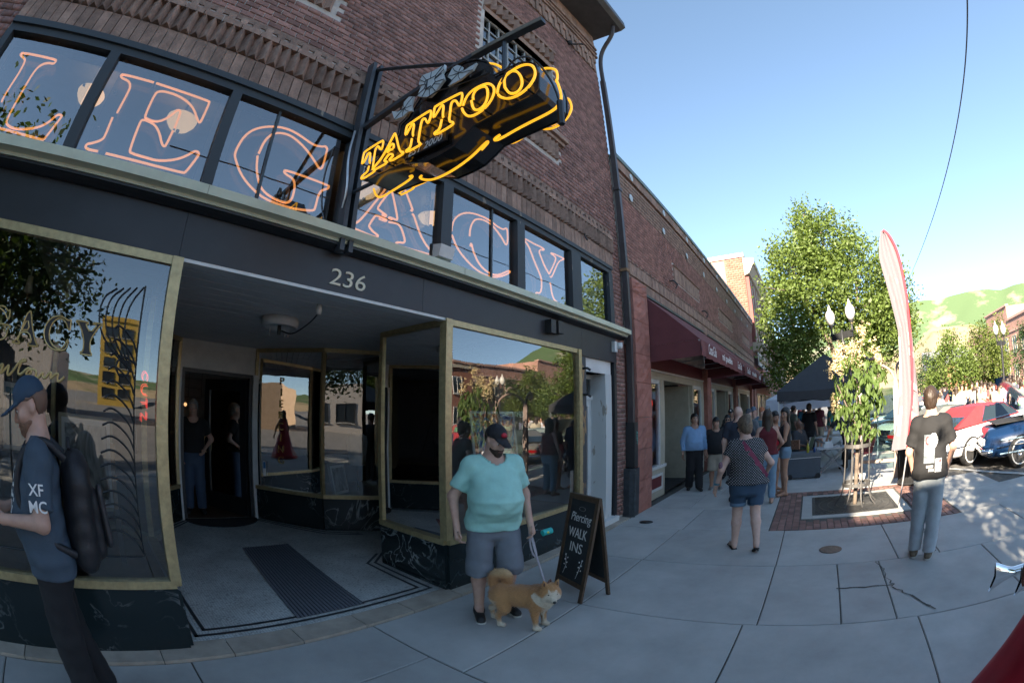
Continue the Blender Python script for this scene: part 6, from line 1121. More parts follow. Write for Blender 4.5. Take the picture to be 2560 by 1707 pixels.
    # overhead cable
    tag(MB().tube([(6.46+51.44*t, -6.26-9.44*t, 8.7+5.7*t-.5*t*(1-t)) for t in [-.12+i/30*1.12 for i in range(31)]], .022, 5).build('overhead_cable', mat('cable_black', (.015, .015, .02), .6)), 'single black cable crossing the sky above the street', 'cable')
street()
# ------------------------------------------------------------------ parked show cars
def loft(st, n=10):
    """body from stations (x, half width, z bottom, z shoulder, z top, top half width)"""
    V = []; F = []; m = 2*n
    for (x, w_, zb, zs, zt, wt) in st:
        prof = [(w_*.82, zb), (w_*.96, zb+.06), (w_, zb+.18), (w_, (zb+zs)/2), (w_*.985, zs-.03), (w_*.95, zs), (wt, (zs+zt)/2+.5*(zt-zs)*.6), (wt*.75, zt), (wt*.4, zt+.008), (0, zt+.012)]
        ring = prof+[(-a, z) for a, z in prof[-2::-1]]; V += [(x, a, z) for a, z in ring]
    k = len(prof)*2-1
    for i in range(len(st)-1):
        for j in range(k-1): F.append((i*k+j, (i+1)*k+j, (i+1)*k+j+1, i*k+j+1))
        F.append((i*k+k-1, (i+1)*k+k-1, (i+1)*k, i*k))
    F.append(tuple(range(k))); F.append(tuple((len(st)-1)*k+j for j in range(k))[::-1]); return V, F
def car(nm, label, loc, rz, paint, roofm, L_=5.2, W_=1.9, hood=False, style=0, stripes=None):
    C = empty(nm, label, 'car', loc, rz); w_ = W_/2; glass = MATS.get('car_glass') or mat('car_glass', (.02, .03, .035), .05, var=0, spec=.8); h = L_/2
    st = [(-h, w_*.86, .34, .62, .72, w_*.7), (-h+.12, w_*.95, .28, .68, .83, w_*.8), (-h+1.1, w_, .22, .76, .90, w_*.86), (-h+2.0, w_, .2, .78, .92, w_*.86), (0, w_, .2, .78, .93, w_*.86), (h-1.9, w_, .2, .78, .94, w_*.86), (h-.9, w_*.985, .22, .78, .92, w_*.84), (h-.15, w_*.94, .28, .74, .86, w_*.8), (h, w_*.88, .34, .66, .76, w_*.72)]
    V, F = loft(st); MB().add(V, F).build('body', paint, C, True)
    # greenhouse: fastback or notchback roof with inset glass
    xr0, xr1, xf0, xf1 = (-h+.55, -h+1.55, h-2.45, h-1.75) if style == 0 else (-h+.9, -h+1.7, h-2.5, h-1.8)
    zt = 1.33; b, t = w_*.84, w_*.66
    R_ = [(xr0, b, .9), (xf1, b, .93), (xf0, t, zt-.03), (xr1, t, zt)]
    MB().add([(xr0,b,.9),(xf1,b,.93),(xf0,t,zt-.03),(xr1,t,zt),(xr0,-b,.9),(xf1,-b,.93),(xf0,-t,zt-.03),(xr1,-t,zt),((xf0+xr1)/2,0,zt+.04)], [(0,1,2,3),(5,4,7,6),(4,0,3,7),(1,5,6,2),(3,2,8),(2,6,8),(6,7,8),(7,3,8)]).build('roof', roofm, C)
    for s in (-1, 1):
        f = lambda x, z: (x, s*(b+(t-b)*(z-.92)/(zt-.92)+.006), z)
        xa, xb_ = xr0+.75, xr1+.12
        MB().add([f(xa+.35,.96), f(xf1-.12,.97), f(xf0-.02,zt-.07), f(xb_+.22,zt-.06)], [(0,1,2,3)]).build('side_window', glass, C)
        MB().tube([f(xa+.33,.95), f(xf1-.10,.96), f(xf0,zt-.05), f(xb_+.2,zt-.045), f(xa+.33,.95)], .012, 5).build('window_trim', M_chrome, C); MB().box(.0-.2, .0-.05, s*w_-.01, s*w_+.02, .72, .75).build('door_handle', M_chrome, C); MB().tube([(-h+.2, s*(w_+.004), .5), (h-.3, s*(w_+.004), .5)], .012, 5).build('side_trim', M_chrome, C)
        MB().tube([(.45, s*(w_*.985), .25), (.45, s*(w_*1.003), .74)], .004, 4).build('door_gap', M_rub, C); MB().tube([(-.75, s*(w_*.985), .25), (-.75, s*(w_*1.003), .74)], .004, 4).build('door_gap', M_rub, C)
        MB().box(h-.02, h+.03, s*w_*.62-.12, s*w_*.62+.12, .56, .68).build('headlight', M_print, C); MB().box(-h-.02, -h+.02, s*w_*.6-.22, s*w_*.6+.22, .56, .66).build('tail_light', mat('tail_red', (.4, .01, .01), .2), C)
        if stripes: MB().tube([(-h+.3, s*(w_+.003), .62), (h-.4, s*(w_+.003), .64)], .02, 4).build('stripe', stripes, C); MB().tube([(-h+.3, s*(w_+.003), .36), (h-.4, s*(w_+.003), .36)], .015, 4).build('stripe', stripes, C)
        for xw in (-h+1.05, h-1.0):
            W = MB().lathe([(.2,-.1),(.31,-.11),(.33,-.06),(.335,0),(.33,.06),(.31,.11),(.2,.1)], (xw, s*(w_-.12), .335), 22, 'y').build('wheel', M_rub, C, True)
            MB().lathe([(.001,0),(.06,.02),(.19,0),(.205,.02),(.21,.0)][::1], (xw, s*(w_-.12)+s*.085, .335), 20, 'y').build('rim', M_chrome, W); MB().tube([(xw+.245*math.cos(2*math.pi*j/22), s*(w_-.005), .335+.245*math.sin(2*math.pi*j/22)) for j in range(22)], .014, 4, closed=True).build('white_wall', M_print, W)
            MB().tube([(xw+.37*math.cos(math.pi*j/12), s*(w_+.0), .30+.37*math.sin(math.pi*j/12)) for j in range(13)], .02, 5).build('wheel_arch', M_rub, C)
    MB().add([(xf1+.03,b*.93,.95),(xf1+.03,-b*.93,.95),(xf0+.03,-t*.93,zt-.06),(xf0+.03,t*.93,zt-.06)], [(0,1,2,3)]).build('windscreen', glass, C); MB().add([(xr0-.02,b*.85,.93),(xr0-.02,-b*.85,.93),(xr1-.02,-t*.85,zt-.04),(xr1-.02,t*.85,zt-.04)], [(0,1,2,3)]).build('rear_window', glass, C)
    for x in (-h-.05, h+.05): MB().tube([(x+(.25 if x < 0 else -.25), -w_*.98, .42), (x, -w_*.85, .42), (x, w_*.85, .42), (x+(.25 if x < 0 else -.25), w_*.98, .42)], .06, 8).build('bumper', M_chrome, C, True)
    MB().box(h-.01, h+.02, -w_*.45, w_*.45, .5, .68).build('grille', M_chrome, C)
    if hood:
        a = math.radians(40); L2 = 1.2; V = []
        for i in range(5):
            for j in range(5): u = L2*i/4; y = -w_*.8+w_*1.6*j/4; V.append((h-1.7+u*math.cos(a), y, .97+u*math.sin(a)+.05*math.sin(math.pi*j/4)))
        MB().add(V, [(i*5+j, (i+1)*5+j, (i+1)*5+j+1, i*5+j+1) for i in range(4) for j in range(4)]).build('open_hood', paint, C, True); MB().box(h-1.6, h-.3, -w_*.7, w_*.7, .945, .955).build('engine_bay', M_rub, C); MB().tube([(h-1.2, w_*.6, .95), (h-1.0, w_*.6, 1.5)], .012, 5).build('hood_prop', M_steel, C)
    return C
def cars():
    pw = mat('white_car_paint', (.66, .66, .68), .22, var=.02, coat=.6); pr = mat('red_vinyl', (.36, .035, .04), .5, var=.1, bump=.2); pb = mat('blue_car_paint', (.005, .02, .06), .16, var=0, coat=.8); pg = mat('grey_car_paint', (.16, .155, .14), .3, var=.05, coat=.5); ps = mat('silver_green_paint', (.35, .42, .38), .3, var=.05, coat=.5); pk = mat('black_car_paint', (.02, .02, .022), .2, coat=.5)
    d = Vector((.36, -.93, 0)); ang = math.atan2(d.y, d.x); nn = Vector((.93, .36, 0))
    def place(cx, cy): return (cx, cy, -.14)
    s0 = Vector((10.55, -3.75, 0))          # rear corner of the white car's near side
    c = s0+d*2.55+nn*.95; car('parked_car', 'white classic coupe with red vinyl roof parked rear to the kerb', place(c.x, c.y), ang, pw, pr, 5.3, 1.9, False, 0)
    c = Vector((9.83, -7.41, 0)); car('parked_car', 'dark blue striped lowrider with open hood at the right edge', place(c.x, c.y), math.radians(75.5), pb, pb, 5.5, 1.9, True, 1, mat('pale_stripe', (.3, .42, .5), .3))
    for i, (m, lb, hd, sty) in enumerate([(pg, 'grey fastback coupe parked just beyond the white car', False, 0), (ps, 'pale green classic car parked third from the kerb flag', True, 1), (pk, 'black car with raised hood parked fourth in the row', True, 1), (pw, 'white car parked fifth in the row', False, 0)]):
        c = s0+Vector((2.75*(i+1), .25, 0))+d*2.55+nn*.95; car('parked_car', lb, (c.x, c.y, -.14), ang+(math.pi if i % 2 else 0), m, m, 5.0, 1.86, hd, sty)
    for i, (x, y, m, lb) in enumerate([(24, -13.5, pb, 'dark blue car with raised hood before the crowd'), (28, -15, pk, 'black van shaped car in the crowd across the street')]): car('parked_car', lb, (x, y, -.14+rise(x, y)), 2.2, m, m, 5, 1.9, True, 1)
    # motorcycle at the right frame edge: only its chrome fishtail pipes show
    K = empty('motorcycle', 'chrome fishtail exhaust pipes of a motorcycle at the right frame edge', 'motorcycle', (3.12, -1.76, 0))
    def fish(p, q, nm):
        p, q = Vector(p), Vector(q); dd = (p-q).normalized(); up = Vector((0, 0, 1)); sd = dd.cross(up).normalized(); n = 16; V = []; F = []
        secs = [(q-dd*.75, .04, .04), (q, .04, .04), (q+dd*.03, .03, .045), (q+dd*.09, .024, .065), (p-dd*.01, .02, .10), (p, .02, .115)]
        for (c, a, b_) in secs:
            for j in range(n): t = 2*math.pi*j/n; V.append(c+sd*a*math.cos(t)+up*b_*math.sin(t)+dd*(.03*abs(math.sin(t)) if c == p else 0))
        for i in range(len(secs)-1):
            for j in range(n): F.append((i*n+j, i*n+(j+1) % n, (i+1)*n+(j+1) % n, (i+1)*n+j))
        MB().add(V, F).build(nm, M_chrome, K, True)
    fish((-.02, .02, .36), (-.02, -.17, .36), 'exhaust_pipe'); fish((-.14, -.22, .32), (-.14, -.40, .32), 'exhaust_pipe')
    MB().lathe([(.2,-.06),(.29,-.06),(.31,0),(.29,.06),(.2,.06)], (.12, -1.1, .31), 24, 'x').build('rear_wheel', M_rub, K, True); MB().tube([(.12, -1.1, .31), (.12, -1.9, .5), (.12, -2.5, .9)], .03, 6).build('frame_tube', M_iron, K); MB().ball((.12, -2.1, .85), (.14, .3, .12)).build('tank', pk, K, True); MB().ball((.12, -1.45, .72), (.14, .3, .07)).build('seat', M_rub, K, True); MB().lathe([(.2,-.06),(.29,-.06),(.31,0),(.29,.06),(.2,.06)], (.12, -2.6, .31), 24, 'x').build('front_wheel', M_rub, K, True)
cars()
# ------------------------------------------------------------------ figures: smooth implicit bodies meshed with surface nets
class Field:
    """a sampled distance field; primitives are blended in only near where they act"""
    def __init__(s, lo, hi, h):
        s.lo = np.array(lo, float); s.h = h; s.n = np.ceil((np.array(hi)-s.lo)/h).astype(int)+1; s.d = np.full(s.n, 1.0, np.float32)
    def block(s, lo, hi):
        a = np.maximum(np.floor((np.array(lo)-s.lo)/s.h).astype(int), 0); b = np.minimum(np.ceil((np.array(hi)-s.lo)/s.h).astype(int)+1, s.n)
        if np.any(b <= a): return None
        sl = tuple(slice(i, j) for i, j in zip(a, b)); ax = [s.lo[k]+s.h*np.arange(a[k], b[k]) for k in range(3)]
        X, Y, Z = np.meshgrid(*ax, indexing='ij', sparse=True); return sl, X, Y, Z
    def blend(s, sl, v, k):
        a = s.d[sl]; hh = np.maximum(k-np.abs(a-v), 0)/max(k, 1e-6); s.d[sl] = (np.minimum(a, v)-hh*hh*k*.25)
    def cone(s, a, b, ra, rb, k=.03, m=.09, flat=None):
        """tapered capsule a->b; flat=(axis vector, factor) squashes it across that axis"""
        a, b = np.array(a, float), np.array(b, float); r = max(ra, rb)+m
        q = s.block(np.minimum(a, b)-r, np.maximum(a, b)+r)
        if q is None: return
        sl, X, Y, Z = q; d = b-a; L2 = max(d@d, 1e-9); t = np.clip(((X-a[0])*d[0]+(Y-a[1])*d[1]+(Z-a[2])*d[2])/L2, 0, 1)
        px, py, pz = X-a[0]-d[0]*t, Y-a[1]-d[1]*t, Z-a[2]-d[2]*t
        if flat is not None:
            ax, f = flat; e = px*ax[0]+py*ax[1]+pz*ax[2]; e2 = e*(1/f-1); px, py, pz = px+e2*ax[0], py+e2*ax[1], pz+e2*ax[2]
        v = np.sqrt(px*px+py*py+pz*pz)-(ra+(rb-ra)*t)
        s.blend(sl, v.astype(np.float32), k)
    def ell(s, c, r, R=None, k=.02, m=.07, sub=False):
        c, r = np.array(c, float), np.array(r, float); q = s.block(c-r.max()-m, c+r.max()+m)
        if q is None: return
        sl, X, Y, Z = q; x, y, z = X-c[0], Y-c[1], Z-c[2]
        if R is not None: x, y, z = R[0][0]*x+R[1][0]*y+R[2][0]*z, R[0][1]*x+R[1][1]*y+R[2][1]*z, R[0][2]*x+R[1][2]*y+R[2][2]*z
        k0 = np.sqrt((x/r[0])**2+(y/r[1])**2+(z/r[2])**2); v = ((k0-1)*r.min()).astype(np.float32)
        if sub: a = s.d[sl]; w_ = -v; hh = np.maximum(k-np.abs(a-w_), 0)/max(k, 1e-6); s.d[sl] = np.maximum(a, w_)+hh*hh*k*.25
        else: s.blend(sl, v, k)
    def stack(s, rings, k=.03, grow=0.0):
        """torso from rings (z, cx, cy, rx, ry)"""
        z = np.array([r[0] for r in rings]); q = s.block([-.6, -.6, z[0]-.08]+np.array([rings[0][1]*0, 0, 0]), [.6, .6, z[-1]+.08])
        sl, X, Y, Z = q; zz = np.clip(Z, z[0], z[-1]); f = lambda i: np.interp(zz, z, [r[i] for r in rings])
        cx, cy, rx, ry = f(1), f(2), f(3)+grow, f(4)+grow
        k0 = (np.abs((X-cx)/rx)**2.3+np.abs((Y-cy)/ry)**2.3)**(1/2.3); v = (k0-1)*np.minimum(rx, ry); e = np.maximum(np.maximum(z[0]-Z, Z-z[-1]), 0)
        v = np.where(e > 0, np.sqrt(np.maximum(v+.06, 0)**2+e*e)-.06, v); s.blend(sl, v.astype(np.float32), k)
    def cut(s, fn):
        X, Y, Z = np.meshgrid(*[s.lo[k]+s.h*np.arange(s.n[k]) for k in range(3)], indexing='ij', sparse=True); s.d = np.maximum(s.d, fn(X, Y, Z).astype(np.float32))
    def add(s, fn):
        X, Y, Z = np.meshgrid(*[s.lo[k]+s.h*np.arange(s.n[k]) for k in range(3)], indexing='ij', sparse=True); s.d = (s.d+fn(X, Y, Z)).astype(np.float32)
    def mesh(s):
        d = s.d; sg = d < 0; n = np.array(d.shape)-1
        cnt = np.zeros(n, np.int8); offs = [(i, j, k) for i in (0, 1) for j in (0, 1) for k in (0, 1)]
        cs = lambda o: tuple(slice(o[a], o[a]+n[a]) for a in range(3))
        for o in offs: cnt += sg[cs(o)]
        act = (cnt > 0) & (cnt < 8); idx = np.full(n, -1, np.int32); ids = np.argwhere(act); m = len(ids)
        if m == 0: return np.zeros((0, 3)), np.zeros((0, 4), int)
        idx[act] = np.arange(m); acc = np.zeros((m, 3)); num = np.zeros(m)
        for a in range(3):
            for o in offs:
                if o[a]: continue
                o2 = list(o); o2[a] = 1; p = ids+np.array(o); q = ids+np.array(o2); da, db = d[tuple(p.T)], d[tuple(q.T)]; c = (da < 0) != (db < 0)
                t = np.where(c, da/np.where(c, da-db, 1), 0); pos = np.array(o, float)[None]+np.zeros((m, 3)); pos[:, a] = t; acc += np.where(c[:, None], pos, 0); num += c
        V = s.lo+(ids+acc/num[:, None])*s.h; F = []
        for a in range(3):
            b, c = (a+1) % 3, (a+2) % 3; A = [slice(1, -1)]*3; A[a] = slice(0, -1); sa = sg[tuple(A)]; A2 = list(A); A2[a] = slice(1, None); sb = sg[tuple(A2)]; e = np.argwhere(sa != sb)
            if not len(e): continue
            pol = sa[tuple(e.T)]; base = e.copy(); base[:, b] += 1; base[:, c] += 1
            def cell(db, dc): q = base.copy(); q[:, b] -= db; q[:, c] -= dc; return idx[tuple(q.T)]
            quad = np.stack([cell(1, 1), cell(0, 1), cell(0, 0), cell(1, 0)], 1); quad[~pol] = quad[~pol][:, ::-1]; F.append(quad)
        F = np.concatenate(F); return V, F[(F >= 0).all(1)]
def rotz(a): c, s = math.cos(a), math.sin(a); return np.array([[c, -s, 0], [s, c, 0], [0, 0, 1]])
def rotx(a): c, s = math.cos(a), math.sin(a); return np.array([[1, 0, 0], [0, c, -s], [0, s, c]])
def roty(a): c, s = math.cos(a), math.sin(a); return np.array([[c, 0, s], [0, 1, 0], [-s, 0, c]])
SKIN = {'light': (.50, .30, .225), 'fair': (.56, .36, .285), 'tan': (.40, .22, .145), 'olive': (.36, .20, .13), 'brown': (.16, .085, .055)}
def skin_mat(k): return mat('skin_'+k, SKIN[k], .5, var=.1, vs=18, sss=.08)
def cloth(nm, col, rough=.85, bump=.25): return mat(nm, col, rough, var=.12, vs=7, bump=bump, bs=160)
def person(label, loc, yaw, H=1.75, skin='light', fat=1.0, belly=0.0, pose=None, top=None, bottom=None, shoes=None, hair=None, cap=None, beard=None, head=(0, 0), res=.016, female=False, lean=(0, 0), fingers=True, glasses=False, group=None, face=True, cat='person', sock=None, eyes=True, seat=False):
    """figure facing +Y before rotation. pose overrides joints (metres at H=1.75). top=(mat, hem z, sleeve 0..2, loose); bottom=(mat, hem z, loose)"""
    s = H/1.75; P = empty('person', label, cat, loc, yaw, group); P.scale = (s, s, s); ps = pose or {}
    J = dict(hipL=(-.09, 0, .92), hipR=(.09, 0, .92), knL=(-.10, .02, .49), knR=(.10, .02, .49), anL=(-.11, -.01, .075), anR=(.11, -.01, .075), toL=None, toR=None,
             shL=(-.172*fat**.42, -.01, 1.395), shR=(.172*fat**.42, -.01, 1.395), elL=(-.25*fat**.55, -.03, 1.13), elR=(.25*fat**.55, -.03, 1.13), wrL=(-.26*fat**.55, .05, .88), wrR=(.26*fat**.55, .05, .88), haL=None, haR=None)
    if female: J['shL'] = (-.152*fat**.42, -.01, 1.39); J['shR'] = (.152*fat**.42, -.01, 1.39)
    J.update({k: v for k, v in ps.items() if k in J}); J = {k: (None if v is None else np.array(v, float)) for k, v in J.items()}
    lx, ly = lean
    def bend(p):                                  # lean the body above the hips
        p = np.array(p, float); t = np.clip((p[2]-.95)/.7, 0, 1.3); return p+np.array([lx*t, ly*t, -.35*(lx*lx+ly*ly)*t])
    for k in ('shL', 'shR', 'elL', 'elR', 'wrL', 'wrR', 'haL', 'haR'):
        if J[k] is not None and k not in ps: J[k] = bend(J[k])
    for sd in 'LR':
        if J['ha'+sd] is None: d = J['wr'+sd]-J['el'+sd]; d /= np.linalg.norm(d); J['ha'+sd] = J['wr'+sd]+(d*.8+np.array([0, .15, -.25]))*.085/.9
        if J['to'+sd] is None: sg = -1 if sd == 'L' else 1; J['to'+sd] = J['an'+sd]+np.array([.03*sg, .17, -.05])
    f = fat; hw = 1.0 if not female else 1.08
    T = [(.80, 0, -.01, .155*f*hw, .105*f), (.92, 0, -.012, .172*f*hw, .118*f), (1.02, 0, .01+belly*.35, .150*f*(1 if not female else .95), .108*f+belly*.45), (1.12, 0, .012+belly*.5, .142*f*(1 if not female else .9)+belly*.2, .105*f+belly*.6), (1.24, 0, .01+belly*.2, .158*f, .112*f+belly*.3), (1.34, 0, 0, .168*f**.7, .110*f), (1.40, 0, -.01, .135*f**.5, .088*f**.6), (1.45, 0, -.012, .085*f**.3, .066), (1.49, 0, -.012, .06, .055)]
    rings = [(z, *bend((cx, cy, z))[:2], rx, ry) for z, cx, cy, rx, ry in T]
    nb = bend((0, -.015, 1.46)); hc = bend((0, .02, 1.64)); hc = np.array(hc); hp, hyw = head; Rh = rotz(hyw)@rotx(hp); hc = nb+(Rh@np.array([0, .03, .17])+np.array([0, 0, .17]))*.5+np.array([0, .0, .0])
    hpnt = lambda x, y, z: tuple(hc+Rh@np.array([x, y, z]))
    allp = np.array([v for v in J.values()]+[hc+.16, hc-.16, (-.3*f, -.2*f-.05, .8), (.3*f, .25+belly, 1.5)]); lo, hi = allp.min(0)-.14, allp.max(0)+.14; lo[2] = min(lo[2], -.02)
    ua, fa, wr_, th, kn, an = .047*f**.7, .040*f**.6, .026*f**.3, .083*f**.8, .055*f**.6, .036*f**.4
    if female: ua *= .88; fa *= .88; wr_ *= .88
    def head_prims(F, k=.018):
        F.ell(hpnt(0, -.012, .028), (.077, .098, .094), Rh, .02); F.ell(hpnt(0, .026, -.05), (.058, .066, .066), Rh, .04); F.cone(hpnt(0, .062, -.092), hpnt(0, .055, -.085), .026, .03, .03)
        if face:
            F.cone(hpnt(-.032, .082, .024), hpnt(.032, .082, .024), .014, .014, .02); F.cone(hpnt(0, .088, .008), hpnt(0, .110, -.03), .010, .016, .016); F.cone(hpnt(-.014, .096, -.034), hpnt(.014, .096, -.034), .009, .009, .012); F.cone(hpnt(-.02, .083, -.066), hpnt(.02, .083, -.066), .011, .011, .012)
            for sx in (-1, 1): F.ell(hpnt(sx*.033, .098, .004), (.017, .014, .011), Rh, .012, sub=True); F.ell(hpnt(sx*.042, .06, -.025), (.03, .03, .03), Rh, .02)
        for sx in (-1, 1): F.ell(hpnt(sx*.079, -.008, -.008), (.011, .021, .033), Rh, .008)
    # ---- body
    B = Field(lo, hi, res)
    B.stack(rings, .03); [B.cone(bend((0, -.02, 1.45)), J['sh'+sd]+np.array([0, 0, .012]), .05, ua*1.0, .05) for sd in 'LR']; B.cone(bend((0, -.02, 1.42)), hc+Rh@np.array([0, -.02, -.06]), .062*f**.3, .055*f**.3, .04); head_prims(B)
    for sd in 'LR':
        B.cone(J['sh'+sd], J['el'+sd], ua*1.12, fa*1.02, .05); B.cone(J['el'+sd], J['wr'+sd], fa, wr_, .03); B.cone(J['wr'+sd], J['ha'+sd], wr_*1.0, .031, .02, flat=None)
        B.cone(J['hip'+sd], J['kn'+sd], th*1.05, kn, .05); calf = J['kn'+sd]*.68+J['an'+sd]*.32+np.array([0, -.012, 0]); B.cone(J['kn'+sd], calf, kn, kn*1.02, .03); B.cone(calf, J['an'+sd], kn*1.0, an, .03); B.cone(J['an'+sd], J['to'+sd], an*.95, .03, .03); B.cone(J['an'+sd]+np.array([0, -.035, -.035]), J['an'+sd]+np.array([0, .02, -.035]), .034, .034, .02)
    V, F = B.mesh(); parts = [(V, F)]
    if fingers:
        for sd in 'LR':
            w_, a = J['wr'+sd], J['ha'+sd]; d = a-w_; d /= np.linalg.norm(d); sg = -1 if sd == 'L' else 1
            inward = ps.get('palm'+sd); inward = np.array(inward, float) if inward is not None else np.array([-sg*1.0, .0, 0]); inward -= d*(inward@d); inward /= np.linalg.norm(inward)+1e-9; side = np.cross(d, inward); fwd = side if side[1] > 0 else -side
            curl = ps.get('curl', .9)
            for i in range(4):
                o = a+fwd*(.026-.0165*i)+d*.012; L = [.075, .083, .078, .062][i]; c1 = d*math.cos(curl*.4)+inward*math.sin(curl*.4); c2 = d*math.cos(curl*1.1)+inward*math.sin(curl*1.1); pts = [o-d*.02, o+c1*L*.45, o+c1*L*.45+c2*L*.5]; q = MB().tube([tuple(p) for p in pts], [.0095, .0088, .0066], 6); parts.append((np.array(q.v), q.f))
            o = w_*.45+a*.55+fwd*.02; pts = [o, o+fwd*.028+d*.03+inward*.012, o+fwd*.030+d*.062+inward*.02]; q = MB().tube([tuple(p) for p in pts], [.012, .0105, .0075], 6); parts.append((np.array(q.v), q.f))
    vv = []; ff = []; n0 = 0
    for V, F in parts: vv += [tuple(p) for p in V]; ff += [tuple(int(i)+n0 for i in q) for q in F]; n0 = len(vv)
    me = bpy.data.meshes.new('body'); me.from_pydata(vv, [], ff); me.update(); me.polygons.foreach_set('use_smooth', [True]*len(me.polygons)); mesh_obj('body', me, skin_mat(skin), P)
    def child(nm, Fd, m):
        V, F = Fd.mesh()
        if len(V): return mesh_obj(nm, np_mesh(nm, V, F, True), m, P)
    def wrinkle(a): return lambda X, Y, Z: a*(np.sin(Z*58+np.sin(X*21+Y*9)*1.8+Y*14)*.5+np.sin(X*33+Z*24+np.sin(Z*17)*1.5)*.35+np.sin(Y*41-Z*31)*.25)
    out = {}
    # ---- top
    if top:
        m, hem, sl, loose = top[:4]; C = Field(lo-.03, hi+.03, res); rr = [(z, cx, cy, rx+loose+(.020 if z < 1.2 else .006), ry+loose+(.020 if z < 1.2 else .004)) for z, cx, cy, rx, ry in rings if z <= 1.46]
        if hem < .8: rr = [(hem, rr[0][1], rr[0][2], rr[0][3]*1.02, rr[0][4]*1.05)]+rr
        C.stack(rr, .03)
        if sl >= 0: [C.cone(bend((0, -.02, 1.45)), J['sh'+sd]+np.array([0, 0, .012]), .058, ua*1.05+.012, .05) for sd in 'LR']
        else: [C.cone(bend((sx*.075, y_, 1.40)), bend((sx*.07, y_*.4, 1.462)), .026, .02, .02) for sx in (-1, 1) for y_ in (-.07, .06)]
        if sl >= 0:
            for sd in 'LR':
                S_, E_, W_ = J['sh'+sd], J['el'+sd], J['wr'+sd]; C.cone(S_*.9+np.array(bend((0, -.01, 1.4)))*.1, S_, ua*1.25, ua*1.25+loose*.3, .05)
                t = min(sl, 1.0); C, C0 = Field(lo-.03, hi+.03, res), C
                if t > 0: C.cone(S_, S_+(E_-S_)*t, ua*1.12+.012+loose*.4, (ua*1.12*(1-t)+fa*t)+.018+loose*.55, .03)
                if sl > 1: C.cone(E_, E_+(W_-E_)*(sl-1), fa+.014, wr_+.016, .02)
                elif t > 0: d = (E_-S_)/np.linalg.norm(E_-S_); qq = S_+(E_-S_)*(sl+.02); C.cut(lambda X, Y, Z: (X-qq[0])*d[0]+(Y-qq[1])*d[1]+(Z-qq[2])*d[2])
                SL = C; C = C0; C.blend(tuple(slice(None) for _ in range(3)), SL.d, .03)
        nk = bend((0, -.01, 1.475))
        C.cut(lambda X, Y, Z: hem-Z); C.cut(lambda X, Y, Z: np.minimum((Z-nk[2]+.03)+.45*(Y-nk[1]), .098*f**.3-np.sqrt((X-nk[0])**2+(Y-nk[1])**2)))
        C.add(wrinkle(.0055 if res < .018 else .004)); out['top'] = child('shirt' if sl >= 0 else 'tank_top', C, m)
        out['topF'] = C
    if bottom:
        m, hem, loose = bottom[:3]; wz = 1.0; C = Field(lo-.03, hi+.03, res); rr = [(z, cx, cy, rx+.009, ry+.009) for z, cx, cy, rx, ry in rings if z <= 1.05]; C.stack(rr, .03)
        for sd in 'LR': C.cone(J['hip'+sd], J['kn'+sd], th*1.06+.012, kn+.014+loose, .03); C.cone(J['kn'+sd], J['an'+sd]+np.array([0, 0, .0]), kn+.014+loose, an+.022+loose, .02)
        C.cut(lambda X, Y, Z: Z-(min(1.02, top[1]+.04) if top else 1.02))
        if not seat: C.cut(lambda X, Y, Z: hem-Z)
        C.add(wrinkle(.0035)); out['bottom'] = child('shorts' if hem > .3 else 'trousers', C, m)
    if shoes:
        m = shoes[0]
        for sd in 'LR':
            a, t = J['an'+sd], J['to'+sd]; C = Field(np.minimum(a, t)-.12, np.maximum(a, t)+.12, min(res, .012)); z0 = min(a[2], t[2])-.025
            C.cone(a+np.array([0, -.03, -.03]), t+np.array([0, 0, .005]), .047, .042, .02); C.cone(a+np.array([0, -.012, .015]), a+np.array([0, .0, -.02]), .045, .05, .02); zb = a[2]-.073; dz = (t[2]+.05-a[2])/max(np.linalg.norm((t-a)[:2]), .05); 
            C.cut(lambda X, Y, Z, zb=zb, a=a, t=t: (zb+(t[2]+.05-a[2])*np.clip(((X-a[0])*(t-a)[0]+(Y-a[1])*(t-a)[1])/max((t-a)[:2]@(t-a)[:2], .001), -.3, 1.3))-Z); C.cut(lambda X, Y, Z, a=a: Z-(a[2]+.045))
            so = child('shoe', C, m)
            if so and len(shoes) > 1:
                C2 = Field(np.minimum(a, t)-.12, np.maximum(a, t)+.12, .012); C2.cone(a+np.array([0, -.03, -.045]), t+np.array([0, 0, -.005]), .052, .047, .01); C2.cut(lambda X, Y, Z, a=a, t=t: np.abs(Z-(a[2]-.066+(t[2]+.05-a[2])*np.clip(((X-a[0])*(t-a)[0]+(Y-a[1])*(t-a)[1])/max((t-a)[:2]@(t-a)[:2], .001), 0, 1)))-.010); V, F = C2.mesh()
                if len(V): mesh_obj('sole', np_mesh('sole', V, F, True), shoes[1], so)
    hres = min(res, .011)
    # ---- hair, cap, beard, face pieces
    if hair:
        m, kind = hair; C = Field(hc-.36, hc+.24, hres); g = .016 if kind in ('short', 'crop') else .03
        C.ell(hpnt(0, -.016, .034), (.079+g*.6, .100+g*.6, .096+g), Rh, .02)
        if kind == 'crop':
            inv = Rh.T; C.cut(lambda X, Y, Z: -((inv[2][0]*(X-hc[0])+inv[2][1]*(Y-hc[1])+inv[2][2]*(Z-hc[2]))-.0)-np.where((inv[1][0]*(X-hc[0])+inv[1][1]*(Y-hc[1])+inv[1][2]*(Z-hc[2])) < -.03, .07, -.03))
        if kind in ('short', 'mop'): C.ell(hpnt(0, -.05, -.03), (.076, .06, .07), Rh, .02)
        if kind == 'mop': C.ell(hpnt(0, .05, .085), (.07, .05, .03), Rh, .02)
